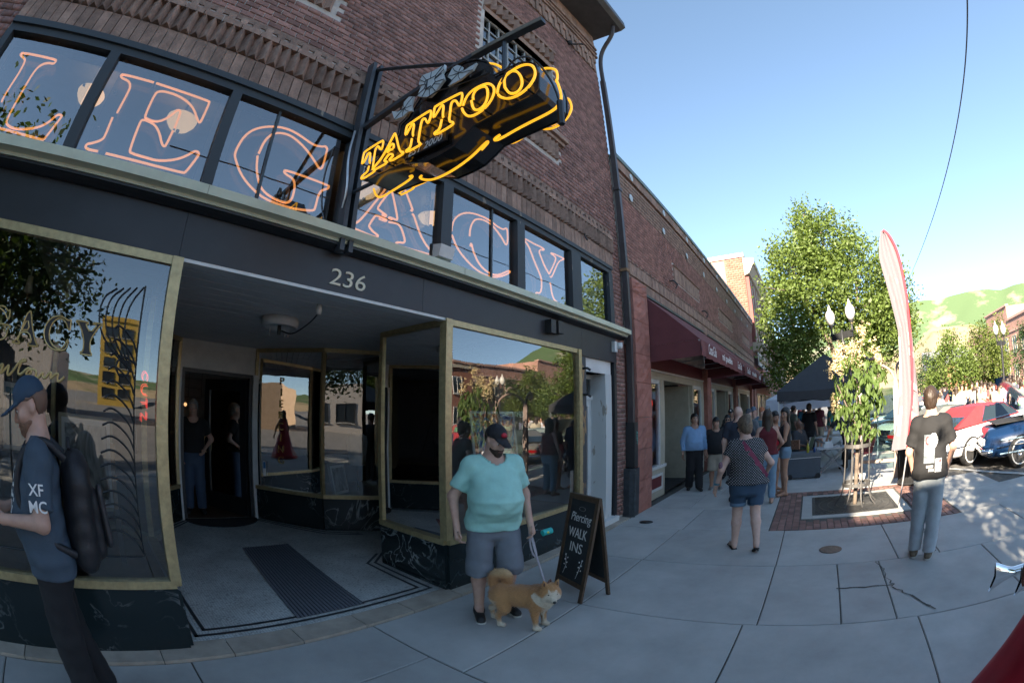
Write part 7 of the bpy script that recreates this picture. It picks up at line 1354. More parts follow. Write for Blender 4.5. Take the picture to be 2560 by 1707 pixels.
        if kind == 'long': C.cone(hpnt(0, -.06, .0), tuple(hc+np.array([0, -.09, -.27])), .085, .06, .03, flat=((0, 1, 0), .6)); [C.cone(hpnt(sx*.075, -.01, .0), tuple(hc+np.array([sx*.085, -.03, -.25])), .035, .03, .03) for sx in (-1, 1)]
        if kind == 'bun': C.ell(hpnt(0, -.06, -.03), (.075, .06, .075), Rh, .02); C.ell(hpnt(.01, -.07, .115), (.058, .055, .05), Rh, .02); C.ell(hpnt(0, .06, .07), (.06, .05, .035), Rh, .02)
        inv = Rh.T                                # keep the face clear
        def face_cut(X, Y, Z):
            x, y, z = X-hc[0], Y-hc[1], Z-hc[2]; yy = inv[1][0]*x+inv[1][1]*y+inv[1][2]*z; zz = inv[2][0]*x+inv[2][1]*y+inv[2][2]*z; return np.minimum(yy-.028-np.clip(zz-.03, 0, .1)*1.3, .062-zz) if kind != 'mop' else np.minimum(yy-.03, .05-zz)
        C.cut(face_cut)
        if cap: C.cut(lambda X, Y, Z: (inv[2][0]*(X-hc[0])+inv[2][1]*(Y-hc[1])+inv[2][2]*(Z-hc[2]))-.045)
        C.add(lambda X, Y, Z: .004*np.sin(X*150+np.sin(Z*40)*2)*np.sin(Y*110+Z*50)); child('hair', C, m)
    if cap:
        m, back = cap[:2]; C = Field(hc-.2, hc+.25, hres); inv = Rh.T; C.ell(hpnt(0, -.012, .042), (.086, .106, .098), Rh, .02)
        C.cut(lambda X, Y, Z: .035-(inv[2][0]*(X-hc[0])+inv[2][1]*(Y-hc[1])+inv[2][2]*(Z-hc[2]))); C.cone(hpnt(-.045, .07, .036), hpnt(-.025, .165, .018), .022, .018, .01, flat=(tuple(Rh[:, 2]), .35)); C.cone(hpnt(.045, .07, .036), hpnt(.025, .165, .018), .022, .018, .01, flat=(tuple(Rh[:, 2]), .35)); C.cone(hpnt(0, .07, .04), hpnt(0, .172, .02), .035, .03, .02, flat=(tuple(Rh[:, 2]), .25))
        co = child('cap', C, m)
        if len(cap) > 2: MB().ball(hpnt(.0, .088, .085), (.026, .018, .022), 10, 8).build('cap_badge', cap[2], co, True)
    if beard:
        C = Field(hc-.2, hc+.12, hres); C.ell(hpnt(0, .028, -.062), (.066, .072, .062), Rh, .02); C.cone(hpnt(0, .07, -.10), hpnt(0, .06, -.09), .035, .04, .03); inv = Rh.T
        def bc(X, Y, Z):
            x, y, z = X-hc[0], Y-hc[1], Z-hc[2]; xx = inv[0][0]*x+inv[0][1]*y+inv[0][2]*z; yy = inv[1][0]*x+inv[1][1]*y+inv[1][2]*z; zz = inv[2][0]*x+inv[2][1]*y+inv[2][2]*z
            return np.maximum(zz-np.clip((np.abs(xx)-.030)*2.2-.042, -.042, .0), -.012-yy)
        C.cut(bc); C.add(lambda X, Y, Z: .003*np.sin(X*170)*np.sin(Z*140+Y*90)); child('beard', C, beard)
    if face and eyes:
        ew = mat('eye_white', (.5, .48, .45), .2, var=0); ed = mat('eye_dark', (.02, .014, .01), .1, var=0)
        for sx in (-1, 1):
            e = MB().ball(hpnt(sx*.033, .0795, .003), .0125, 10, 8).build('eye', ew, P, True); MB().ball(hpnt(sx*.033, .089, .003), (.006, .006, .006), 8, 6).build('iris', ed, e, True); MB().tube([hpnt(sx*.016, .099, .027), hpnt(sx*.034, .101, .031), hpnt(sx*.052, .09, .026)], .0042, 5).build('eyebrow', hair[0] if hair else (beard or mat('brow_brown', (.08, .05, .03), .9)), P)
        MB().tube([hpnt(-.024, .0905+(.012 if beard else 0), -.0655), hpnt(0, .0955+(.012 if beard else 0), -.0645), hpnt(.024, .0905+(.012 if beard else 0), -.0655)], .0035, 5).build('lips', mat('lip', (.28, .11, .09), .5), P)
    if glasses:
        g = MB()
        for sx in (-1, 1): g.ball(hpnt(sx*.034, .104, .004), (.026, .008, .018), 10, 6); g.tube([hpnt(sx*.058, .098, .008), hpnt(sx*.084, .0, .006)], .003, 4)
        g.tube([hpnt(-.01, .108, .006), hpnt(.01, .108, .006)], .003, 4); g.build('glasses', mat('dark_glasses', (.012, .012, .014), .2), P, True)
    out.update(P=P, J=J, hp=hpnt, Rh=Rh, hc=hc, bend=bend, rings=rings, s=s); return out
def decal(Fd, parent, nm, m, x0, x1, z0, z1, side=-1, n=14, off=.004, mask=None):
    """flat print laid on the cloth: the patch is dropped on the garment along Y"""
    V = []; idx = {}; F = []; ys = Fd.lo[1]+Fd.h*np.arange(Fd.n[1])
    for j in range(n+1):
        for i in range(n+1):
            x, z = x0+(x1-x0)*i/n, z0+(z1-z0)*j/n; a, c = (x-Fd.lo[0])/Fd.h, (z-Fd.lo[2])/Fd.h; i0, k0 = int(a), int(c); fa, fc = a-i0, c-k0
            if not (0 <= i0 < Fd.n[0]-1 and 0 <= k0 < Fd.n[2]-1): continue
            col = Fd.d[i0, :, k0]*(1-fa)*(1-fc)+Fd.d[i0+1, :, k0]*fa*(1-fc)+Fd.d[i0, :, k0+1]*(1-fa)*fc+Fd.d[i0+1, :, k0+1]*fa*fc; ins = np.where(col < 0)[0]
            if not len(ins): continue
            k = ins[0] if side < 0 else ins[-1]; k2 = k+side
            if not 0 <= k2 < len(ys): continue
            t = col[k]/(col[k]-col[k2]); y = ys[k]+(ys[k2]-ys[k])*t+side*off; idx[(i, j)] = len(V); V.append((x, y, z))
    for j in range(n):
        for i in range(n):
            q = [(i, j), (i+1, j), (i+1, j+1), (i, j+1)]
            if all(p in idx for p in q) and (mask is None or mask((i+.5)/n, (j+.5)/n)): F.append(tuple(idx[p] for p in (q if side < 0 else q[::-1])))
    if F: return MB().add(V, F).build(nm, m, parent, True)
# ------------------------------------------------------------------ people
def face_to(dx, dy): return math.atan2(-dx, dy)            # yaw that turns +Y to (dx,dy)
def people():
    blk = cloth('black_cotton', (.012, .012, .014)); navy = cloth('navy_cotton', (.018, .024, .038)); dkshoe = mat('black_shoe', (.012, .012, .013), .6, var=.2); wsole = mat('white_sole', (.5, .5, .46), .7); jeans = cloth('blue_denim', (.055, .085, .14)); ltden = cloth('light_denim', (.17, .27, .37)); kh = cloth('khaki', (.36, .31, .24))
    hbl = mat('black_hair', (.012, .010, .009), .45, var=.3, vs=60); hbr = mat('brown_hair', (.035, .022, .014), .5, var=.3, vs=60); hgr = mat('grey_hair', (.30, .28, .26), .6, var=.3, vs=60); hlb = mat('streaked_hair', (.12, .085, .055), .5, var=.5, vs=50)
    # bearded man in the mint shirt with the dog
    q = person('bearded man in mint green T-shirt and grey shorts holding a leash', (2.86, 2.40, 0), face_to(-.55, -.83), 1.69, 'light', 1.24, .11, dict(elL=(-.30, -.05, 1.12), wrL=(-.31, .06, .89), elR=(.34, -.06, 1.13), wrR=(.33, .02, .88), curl=1.3, hipL=(-.11, 0, .92), hipR=(.11, 0, .92), knL=(-.13, .05, .5), anL=(-.13, -.02, .075), knR=(.14, .02, .49), anR=(.15, .03, .075)), (cloth('mint_cotton', (.33, .60, .53)), .84, .72, .020), (cloth('grey_twill', (.15, .165, .19)), .42, .042), (dkshoe, wsole), (hbr, 'crop'), (mat('black_cap', (.014, .014, .017), .8, var=.6, vs=30), 0, mat('red_badge', (.5, .02, .04), .6)), mat('brown_beard', (.045, .026, .018), .8, var=.3, vs=90), (-.42, .34), .0125, sock=blk)
    MB_ = MB(); P = q['P']; 
    # leash from his left hand (camera right) to the dog's collar
    return_hand = Vector(P.matrix_basis@Vector(q['J']['haR'])) if False else None
    # man with backpack at the left, reading his phone
    q2 = person('man in slate blue T-shirt and trucker cap looking at a phone, black backpack on', (-.46, 2.44, 0), face_to(-1, -.16), 1.775, 'light', 1.06, .035, dict(elL=(-.27, -.0, 1.13), wrL=(-.13, .25, 1.10), haL=(-.07, .315, 1.14), elR=(.24, .0, 1.14), wrR=(.10, .26, 1.10), haR=(.05, .32, 1.13), curl=1.2, palmL=(.5, .2, .8), palmR=(-.5, .2, .8), anL=(-.10, .03, .075), anR=(.12, -.12, .075), knR=(.10, -.02, .5)), (cloth('slate_cotton', (.05, .075, .105)), .83, .78, .016), (cloth('black_trouser', (.010, .010, .012)), .06, .030), (dkshoe, mat('dark_sole', (.05, .05, .05))), (mat('ginger_stubble', (.16, .09, .06), .7), 'crop'), (mat('navy_cap', (.02, .045, .08), .7, var=.2), 0), mat('ginger_beard', (.20, .11, .07), .85, var=.3, vs=90), (-.45, .05), .0115)
    decal(q2['topF'], q2['top'], 'chest_print', M_print, -.10, .10, 1.05, 1.34, 1, 16, mask=lambda u, v: (math.sin(u*31+v*17)+math.sin(v*29-u*11)) > .3)
    text_obj('sleeve_letters', 'XF\nMC', M_print, q2['top'], (-.305, .01, 1.26), (0, -1, 0), (.15, 0, 1), .05, .003, bold=.012)
    ph = tag(MB().box(-.038, .038, -.005, .005, -.075, .075).build('phone', mat('phone_black', (.01, .01, .012), .15)), 'black phone held by the man with the backpack', 'phone'); R_ = Matrix.Rotation(face_to(-1, -.16), 4, 'Z'); s2 = 1.775/1.75
    ph.matrix_world = Matrix.Translation((-.46, 2.44, 0))@R_@Matrix.Translation((-.01*s2, .355*s2, 1.165*s2))@Matrix.Rotation(-.9, 4, 'X')
    MB().box(-.034, .034, .0052, .0056, -.068, .068).build('screen', mat('phone_screen', (.1, .12, .15), .1, emit=(.5, .6, .8), es=.1), ph)
    bp = empty('backpack', 'black travel backpack on the back of the man in slate blue', 'backpack', (-.46, 2.44, 0), face_to(-1, -.16)); bp.scale = (s2, s2, s2); bm = mat('black_nylon', (.014, .014, .017), .55, var=.3, vs=12, bump=.3, bs=90)
    C = Field((-.25, -.48, .75), (.25, -.05, 1.5), .0125); C.cone((0, -.24, .95), (0, -.235, 1.32), .135, .12, .02, flat=((0, 1, 0), .75)); C.cone((-.09, -.24, .92), (-.09, -.24, 1.3), .07, .07, .04); C.cone((.09, -.24, .92), (.09, -.24, 1.3), .07, .07, .04); C.cone((0, -.34, .97), (0, -.33, 1.18), .085, .08, .03, flat=((0, 1, 0), .5)); C.add(lambda X, Y, Z: .003*np.sin(Z*60+X*20)); V, F = C.mesh(); mesh_obj('main_bag', np_mesh('main_bag', V, F, True), bm, bp)
    C = Field((-.2, -.46, .95), (.2, -.2, 1.35), .0125); C.cone((-.03, -.40, 1.0), (-.03, -.37, 1.24), .05, .045, .02, flat=((0, 1, 0), .5)); V, F = C.mesh(); mesh_obj('front_pocket', np_mesh('front_pocket', V, F, True), mat('nylon_grey', (.03, .03, .034), .5), bp)
    for sx in (-1, 1): MB().tube(smooth_path([(sx*.10, -.17, 1.40), (sx*.135, -.05, 1.49), (sx*.14, .07, 1.43), (sx*.135, .135, 1.28), (sx*.15, .12, 1.15), (sx*.18, -.02, 1.02), (sx*.14, -.17, .95)], 3), .022, 6).build('shoulder_strap', bm, bp, True)
    MB().tube(smooth_path([(-.05, -.2, 1.44), (0, -.2, 1.50), (.05, -.2, 1.44)], 3), .012, 6).build('grab_handle', bm, bp)
    MB().tube([(-.13, .14, 1.2), (0, .155, 1.21), (.13, .14, 1.2)], .009, 5).build('chest_strap', bm, bp)
    # man in the doorway
    person('grey haired man in black polo and jeans standing in the shop doorway', (1.50, 7.45, .0), face_to(-.15, -1), 1.80, 'light', 1.1, .03, dict(elL=(-.33, -.06, 1.16), wrL=(-.2, .12, 1.03), elR=(.27, -.05, 1.13), wrR=(.22, .05, .92)), (blk, .95, .6, .016), (jeans, .07, .022), (dkshoe,), (hgr, 'short'), None, None, (0, 0), .02)
    # woman in polka dots walking away
    def dots():
        m = bpy.data.materials.new('polka_dot'); m.use_nodes = True; t = m.node_tree; b = t.nodes['Principled BSDF']; N = t.nodes.new; L = t.links.new; tc = N('ShaderNodeTexCoord'); mp = N('ShaderNodeMapping'); mp.inputs['Scale'].default_value = (42, 14, 42); mp.inputs['Rotation'].default_value = (0, .78, 0); L(tc.outputs['Object'], mp.inputs[0]); v = N('ShaderNodeTexVoronoi'); v.inputs['Randomness'].default_value = 0; v.inputs['Scale'].default_value = 1; v.voronoi_dimensions = '2D'
        sp = N('ShaderNodeSeparateXYZ'); cb = N('ShaderNodeCombineXYZ'); L(mp.outputs[0], sp.inputs[0]); L(sp.outputs[0], cb.inputs[0]); L(sp.outputs[2], cb.inputs[1]); L(cb.outputs[0], v.inputs['Vector']); r = N('ShaderNodeMapRange'); r.inputs[1].default_value = .17; r.inputs[2].default_value = .22; L(v.outputs['Distance'], r.inputs[0]); mx = N('ShaderNodeMix'); mx.data_type = 'RGBA'; mx.inputs[6].default_value = (.5, .5, .5, 1); mx.inputs[7].default_value = (.016, .016, .02, 1); L(r.outputs[0], mx.inputs[0]); L(mx.outputs[2], b.inputs['Base Color']); b.inputs['Roughness'].default_value = .85; return m
    w = person('woman in black polka dot blouse and denim shorts walking away, pink strap across her back', (5.58, .74, 0), face_to(.93, .30), 1.64, 'fair', 1.42, .02, dict(elL=(-.37, -.02, 1.10), wrL=(-.42, .10, .87), elR=(.33, .04, 1.14), wrR=(.31, .2, 1.0), hipL=(-.115, 0, .92), hipR=(.115, 0, .92), knL=(-.12, .06, .5), anL=(-.13, .05, .075), knR=(.12, -.02, .5), anR=(.13, -.22, .14), toR=(.14, -.13, .01), curl=.8), (dots(), .90, .42, .02), (cloth('dark_denim', (.035, .07, .12)), .62, .02), None, (hlb, 'bun'), None, None, (-.1, .45), .0135, True, (-.05, .06), glasses=True)
    hem = cloth('denim_cuff', (.11, .17, .24))
    for sd, hx in (('L', -.12), ('R', .12)): MB().lathe([(.112, 0), (.116, .02), (.113, .045)], (hx, .02, .605), 20).build('cuff', hem, w['bottom'], True)
    sand = mat('sandal_black', (.015, .013, .012), .7)
    for sd in 'LR':
        a = w['J']['an'+sd]; t = w['J']['to'+sd]; sn = MB().tube([tuple(a+np.array([0, -.06, -.07])), tuple((a+t)/2+np.array([0, 0, -.045])), tuple(t+np.array([0, .05, -.02]))], .042, 8); 
        me = sn.mesh('sandal', True); co = np.array([v.co for v in me.vertices]); cz = np.repeat([a[2]-.07, (a[2]+t[2])/2-.045, t[2]-.02], 8); co[:, 2] = cz+(co[:, 2]-cz)*.3; me.vertices.foreach_set('co', co.ravel()); mesh_obj('sandal', me, sand, w['P']); MB().tube([tuple(t+np.array([-.045, -.03, -.01])), tuple(t+np.array([-.01, 0, .034])), tuple(t+np.array([.045, -.03, -.01]))], .008, 5).build('sandal_strap', sand, w['P'])
    st = MB(); f = w['topF']
    def back(x, z, side=-1):
        i, k = int((x-f.lo[0])/f.h), int((z-f.lo[2])/f.h); ins = np.where(f.d[i, :, k] < 0)[0]; return f.lo[1]+f.h*(ins[0] if side < 0 else ins[-1]) if len(ins) else 0
    pts = []
    for k in range(13): tt = k/12; x, z = -.10+.34*tt, 1.44-.46*tt; pts.append((x, back(x, z)-.01, z))
    V = []
    for p in pts: V += [(p[0]-.022, p[1], p[2]-.028), (p[0]+.022, p[1], p[2]+.028)]
    sp = tag(MB().add(V, [(2*i, 2*i+1, 2*i+3, 2*i+2) for i in range(len(pts)-1)]).build('bag_strap', cloth('pink_webbing', (.24, .05, .09))), 'wide pink crossbody strap on the polka dot blouse', 'bag strap'); sp.location = (5.58, .74, 0); sp.rotation_euler = (0, 0, face_to(.93, .30)); sp.scale = (1.64/1.75,)*3
    tat = mat('tattoo_ink', (.17, .09, .12), .6, var=.5, vs=60); MB().ball((-.385, -.05, 1.16), (.03, .022, .05), 10, 8).build('arm_tattoo', tat, w['P'], True)
    MB().lathe([(.036, -.012), (.039, 0), (.036, .012)], (-.415, .085, .90), 14).build('wrist_band', mat('teal_band', (.05, .2, .25), .5), w['P'])
    # man seen from the back in the black print shirt and white jeans
    tk = person('man seen from behind in black printed T-shirt and pale jeans', (4.86, -1.50, 0), face_to(.95, -.28), 1.765, 'light', 1.08, .0, dict(elL=(-.27, .0, 1.13), wrL=(-.22, .12, .93), elR=(.28, .0, 1.14), wrR=(.22, .10, .92), anL=(-.085, .03, .075), anR=(.10, -.05, .075), knL=(-.095, .04, .49)), (cloth('black_tee', (.010, .010, .011)), .86, .75, .024), (cloth('white_denim', (.44, .48, .50)), .085, .022), (mat('camel_shoe', (.20, .15, .10), .7, var=.5, vs=40), wsole), (hbr, 'short'), None, None, (.05, -.15), .013, False, (0, 0), True, False, None, False, eyes=False)
    gr = mat('grey_print', (.16, .19, .21), .7, var=.6, vs=26); rd = mat('red_print', (.45, .03, .03), .7)
    a = decal(tk['topF'], tk['top'], 'back_print', gr, -.085, .045, 1.02, 1.30, -1, 16); decal(tk['topF'], tk['top'], 'back_print_cloud', M_print, -.02, .085, 1.15, 1.31, -1, 16, .006, lambda u, v: (u-.5)**2+(v-.55)**2 < .2+.06*math.sin(u*17)*math.sin(v*19)); decal(tk['topF'], tk['top'], 'back_print_red', rd, -.075, -.02, 1.20, 1.285, -1, 12, .008, lambda u, v: .09 < (u-.6)**2+(v-.5)**2 < .26 and u < .75)
    decal(tk['topF'], tk['top'], 'back_print_small', mat('pale_print', (.30, .31, .33), .7, var=.7, vs=60), .055, .135, .93, 1.06, -1, 12); decal(tk['topF'], tk['top'], 'back_print_dot', rd, .105, .125, 1.02, 1.05, -1, 8, .008); decal(tk['topF'], tk['top'], 'back_word', M_print, -.05, .03, .975, 1.0, -1, 22, .005, lambda u, v: (int(u*11) % 2 == 0) or (.3 < v < .6 and int(u*7) % 2)); decal(tk['topF'], tk['top'], 'back_word', M_print, -.02, .04, .94, .965, -1, 18, .005, lambda u, v: (int(u*9) % 2 == 0))
    # family walking towards the camera
    person('man in light blue dress shirt and black trousers walking by the cafe', (9.84, 2.55, 0), face_to(-.93, -.36), 1.70, 'tan', 1.15, .04, dict(anL=(-.11, .10, .085), anR=(.11, -.10, .085)), (cloth('sky_shirt', (.22, .36, .55)), .93, 1.85, .022), (blk, .06, .03), (dkshoe,), (hbl, 'short'), None, None, (0, .2), .02)
    person('boy in black T-shirt and khaki shorts beside the man in blue', (10.0, 2.08, 0), face_to(-.97, -.22), 1.58, 'tan', 1.2, .04, None, (blk, .88, .75, .026), (kh, .47, .05), (mat('grey_shoe', (.2, .2, .19), .7), wsole), (hbl, 'mop'), None, None, (-.05, .1), .02)
    person('woman with glasses holding a phone to her ear behind the boy', (11.6, 2.10, 0), face_to(-1, -.2), 1.60, 'tan', 1.05, 0, dict(elL=(-.27, .12, 1.2), wrL=(-.13, .14, 1.46), haL=(-.1, .1, 1.54)), (blk, .9, .7, .02), (blk, .06, .02), (dkshoe,), (hbl, 'long'), None, None, (0, 0), .024, True, glasses=True)
    person('man in black cap behind the woman on the phone', (13.4, 2.32, 0), face_to(-1, -.1), 1.76, 'olive', 1.1, 0, None, (blk, .88, .75, .02), (jeans, .06, .02), (dkshoe,), (hbl, 'crop'), (mat('black_cap2', (.012, .012, .014), .8), 0, M_print), None, (0, 0), .026)
    person('bald man in navy T-shirt with his back to the camera', (8.55, 1.33, 0), face_to(.96, .1), 1.80, 'fair', 1.2, .02, None, (navy, .86, .75, .024), (cloth('charcoal_short', (.04, .042, .05)), .5, .05), (dkshoe, wsole), None, None, None, (.1, -.2), .02, face=False, eyes=False)
    for i, (x, y, H, cc, lb, tp) in enumerate([(11.2, 1.48, 1.74, (.05, .055, .065), 'man in dark grey cap among the group by the cafe', (.10, .11, .12)), (12.6, 1.52, 1.78, (.10, .12, .16), 'man in navy and white cap behind the bald man', (.12, .16, .2)), (12.0, 1.22, 1.75, (.35, .12, .05), 'man in rust coloured cap behind the maroon tank top', (.1, .18, .2)), (15.4, 1.35, 1.78, (.35, .36, .38), 'man in pale grey cap farther along the sidewalk', (.2, .22, .24))]):
        person(lb, (x, y, 0), face_to(-1, .3), H, 'light', 1.1, 0, None, (cloth('tee_%d' % i, tp), .86, .7, .02), (jeans, .06, .02), (dkshoe,), (hbr, 'crop'), (mat('cap_%d' % i, cc, .8), 0), None, (0, .2), .028)
    # two women in tank tops and the girl between
    m1 = person('dark haired woman in maroon tank top and blue jeans, back turned', (8.35, .74, 0), face_to(.95, .15), 1.68, 'light', 1.14, 0, dict(elR=(.30, .05, 1.14), wrR=(.2, .22, 1.0)), (cloth('maroon_knit', (.115, .012, .018)), .94, -1, .012), (ltden, .12, .014), None, (hbr, 'long'), None, None, (.05, -.2), .018, True, face=False, eyes=False)
    person('girl with long black hair in rust top between the two women', (9.55, .68, 0), face_to(-.4, -.9), 1.63, 'tan', 1.0, 0, dict(elL=(-.2, .08, 1.14), wrL=(-.08, .22, 1.12)), (cloth('rust_knit', (.16, .03, .025)), .98, -1, .012), (ltden, .76, .02), None, (hbl, 'long'), None, None, (-.15, -.5), .02, True)
    m2 = person('tanned woman with long black hair in black tank top and cutoff shorts', (9.08, .44, 0), face_to(-.25, .95), 1.69, 'tan', 1.0, 0, dict(elR=(.30, -.08, 1.16), wrR=(.22, .14, 1.0), elL=(-.22, .05, 1.14), wrL=(-.12, .2, 1.0)), (blk, 1.0, -1, .010), (ltden, .77, .02), None, (hbl, 'long'), None, None, (0, .75), .018, True)
    tag(MB().ball((9.0, .62, .98), (.09, .08, .13), 12, 10).build('red_shirt_bundle', cloth('red_cloth', (.5, .02, .03))), 'bright red cloth held by the woman in the black tank top', 'cloth'); pu = tag(MB().box(-.09, .09, -.03, .03, -.09, .09).build('skull_purse', mat('floral_purse', (.16, .08, .05), .7, var=.9, vs=60), None, False, (9.12, .22, .98), 1.2), 'small floral purse with white skull motif at her hip', 'purse'); MB().ball((0, -.032, .0), (.035, .008, .045)).build('skull_patch', M_print, pu)
    # people under the tents
    person('man in black T-shirt standing under the black tent, back turned', (14.6, -.12, 0), face_to(.9, -.5), 1.74, 'light', 1.05, 0, None, (blk, .88, .75, .02), (blk, .06, .02), (dkshoe,), (hbr, 'short'), None, None, (0, 0), .026, eyes=False)
    person('grey haired man in maroon polo under the white tent', (17.2, -.55, 0), face_to(.6, -.8), 1.75, 'light', 1.15, .04, None, (cloth('maroon_polo', (.13, .02, .03)), .88, .7, .02), (kh, .5, .03), (dkshoe,), (hgr, 'short'), None, None, (0, 0), .03)
    for i, (x, y, c, lb) in enumerate([(18.6, -1.05, (.04, .25, .28), 'person in teal shirt under the white tent'), (16.4, .45, (.17, .19, .15), 'person in olive shirt near the white tent leg'), (19.5, .1, (.05, .22, .42), 'person in bright blue shirt farther under the white tent'), (21.5, -.4, (.5, .5, .52), 'person in white shirt beyond the white tent'), (20.6, .9, (.2, .2, .22), 'person in grey shirt beyond the tents'), (22.8, .3, (.3, .05, .05), 'person in red shirt far along the sidewalk')]):
        person(lb, (x, y, 0), random.uniform(0, 6.28), random.uniform(1.65, 1.8), 'light', 1.1, 0, None, (cloth('tentee_%d' % i, c), .88, .7, .02), (jeans if i % 2 else kh, .3 if i % 2 == 0 else .06, .02), (dkshoe,), (hbr, 'short'), None, None, (0, 0), .035, fingers=False)
    sit = dict(hipL=(-.1, 0, .50), hipR=(.1, 0, .50))
    sp_ = person('man in dark shirt and sunglasses sitting in a camp chair', (12.55, .2, -.42), face_to(-.6, -.8), 1.75, 'brown', 1.2, .05, dict(knL=(-.14, .44, .90), knR=(.14, .44, .90), anL=(-.14, .48, .50), anR=(.14, .46, .50), elL=(-.28, .08, 1.14), wrL=(-.1, .26, 1.12), elR=(.28, .08, 1.14), wrR=(.16, .3, 1.1)), (cloth('charcoal_tee', (.03, .032, .036)), .88, .75, .02), (kh, .3, .03), (dkshoe,), None, None, None, (0, 0), .022, glasses=True, seat=True)
    person('person with long black hair bending over the small table', (12.35, -1.15, 0), face_to(.1, .95), 1.68, 'tan', 1.1, 0, dict(elL=(-.2, .5, 1.05), wrL=(-.16, .55, .82), elR=(.2, .5, 1.05), wrR=(.18, .58, .82), shL=(-.15, .36, 1.22), shR=(.15, .36, 1.22)), (blk, .88, .5, .02), (blk, .06, .02), (dkshoe,), (hbl, 'long'), None, None, (-.6, 0), .024, True, (0, .42), fingers=False)
    # person in a red gown at the right frame edge
    rg = person('person in flowing red gown at the right frame edge, one arm hanging', (1.72, -1.60, 0), face_to(.75, -.65), 1.72, 'brown', 1.0, 0, dict(elL=(-.33, .02, 1.14), wrL=(-.38, .1, .90), curl=.5), (cloth('red_satin', (.42, .015, .03), .4, .05), 1.0, -1, .012), None, None, (hbl, 'long'), None, None, (0, 0), .016, True)
    V = []; n = 40; rows = [(1.0, .17), (.8, .24), (.5, .36), (.25, .47), (.03, .56)]
    for z, r in rows:
        for j in range(n): t = 2*math.pi*j/n; k = 1+.05*math.sin(j*math.pi*2/5)*(1-z); V.append((r*k*math.cos(t), r*k*.9*math.sin(t)-.02, z))
    MB().add(V, [(i*n+j, i*n+(j+1) % n, (i+1)*n+(j+1) % n, (i+1)*n+j) for i in range(len(rows)-1) for j in range(n)]).build('skirt', cloth('red_satin', (.42, .015, .03)), rg['P'], True)
people()
def crowd():
    """far spectators: a few built figures, copied with clothing colours of their own"""
    protos = []
    cols = [(.5, .48, .45), (.06, .07, .09), (.3, .06, .06), (.05, .12, .28), (.45, .40, .3), (.12, .3, .14), (.55, .55, .58), (.25, .2, .3), (.38, .2, .12), (.02, .02, .022)]
    sk = mat('crowd_skin', (.48, .28, .2), .6)
    for k in range(4):
        q = person('spectator', (0, 0, 0), 0, 1.72, ('light', 'tan', 'fair', 'olive')[k], (1.0, 1.15, 1.0, 1.2)[k], 0, dict(elL=(-.25, .1, 1.14), wrL=(-.12, .22, 1.25)) if k % 2 else None, (cloth('crowd_top', (.5, .5, .5)), .88, .7, .02), (cloth('crowd_jean', (.06, .09, .14)), .06 if k % 2 else .5, .02), (mat('black_shoe', (.012, .012, .013)),), (mat('brown_hair', (.06, .038, .024)), 'long' if k == 2 else 'short'), None, None, (0, 0), .05, k == 2, fingers=False, eyes=False); protos.append(q['P'])
    rng = random.Random(4); n = 0
    spots = []
    for i in range(64):
        az = math.radians(rng.uniform(-33, -15)); d = rng.uniform(19, 33); spots.append((d*math.cos(az), d*math.sin(az), 0))
    for i in range(12): spots.append((rng.uniform(15, 19), rng.uniform(-11.5, -9), .25))
    for (x, y, dz) in spots:
        src = protos[n % 4] if n >= 4 else protos[n]; P = src if n < 4 else dup(src)
        P.location = (x, y, -.14+rise(x, y)+dz*0); P.rotation_euler = (0, 0, rng.uniform(0, 6.28)); s = rng.uniform(.92, 1.06); P.scale = (s, s, s)
        c = rng.choice(cols); tag(P, 'spectator in %s top in the far crowd across the street' % ['cream', 'charcoal', 'dark red', 'blue', 'sand', 'green', 'white', 'purple grey', 'rust', 'black'][cols.index(c)], 'person', 'far crowd of spectators'); m = cloth('crowd_top_%d' % cols.index(c), c)
        for ch in P.children:
            if ch.name.startswith('shirt'): ch.material_slots[0].link = 'OBJECT'; ch.material_slots[0].material = m
        n += 1
crowd()
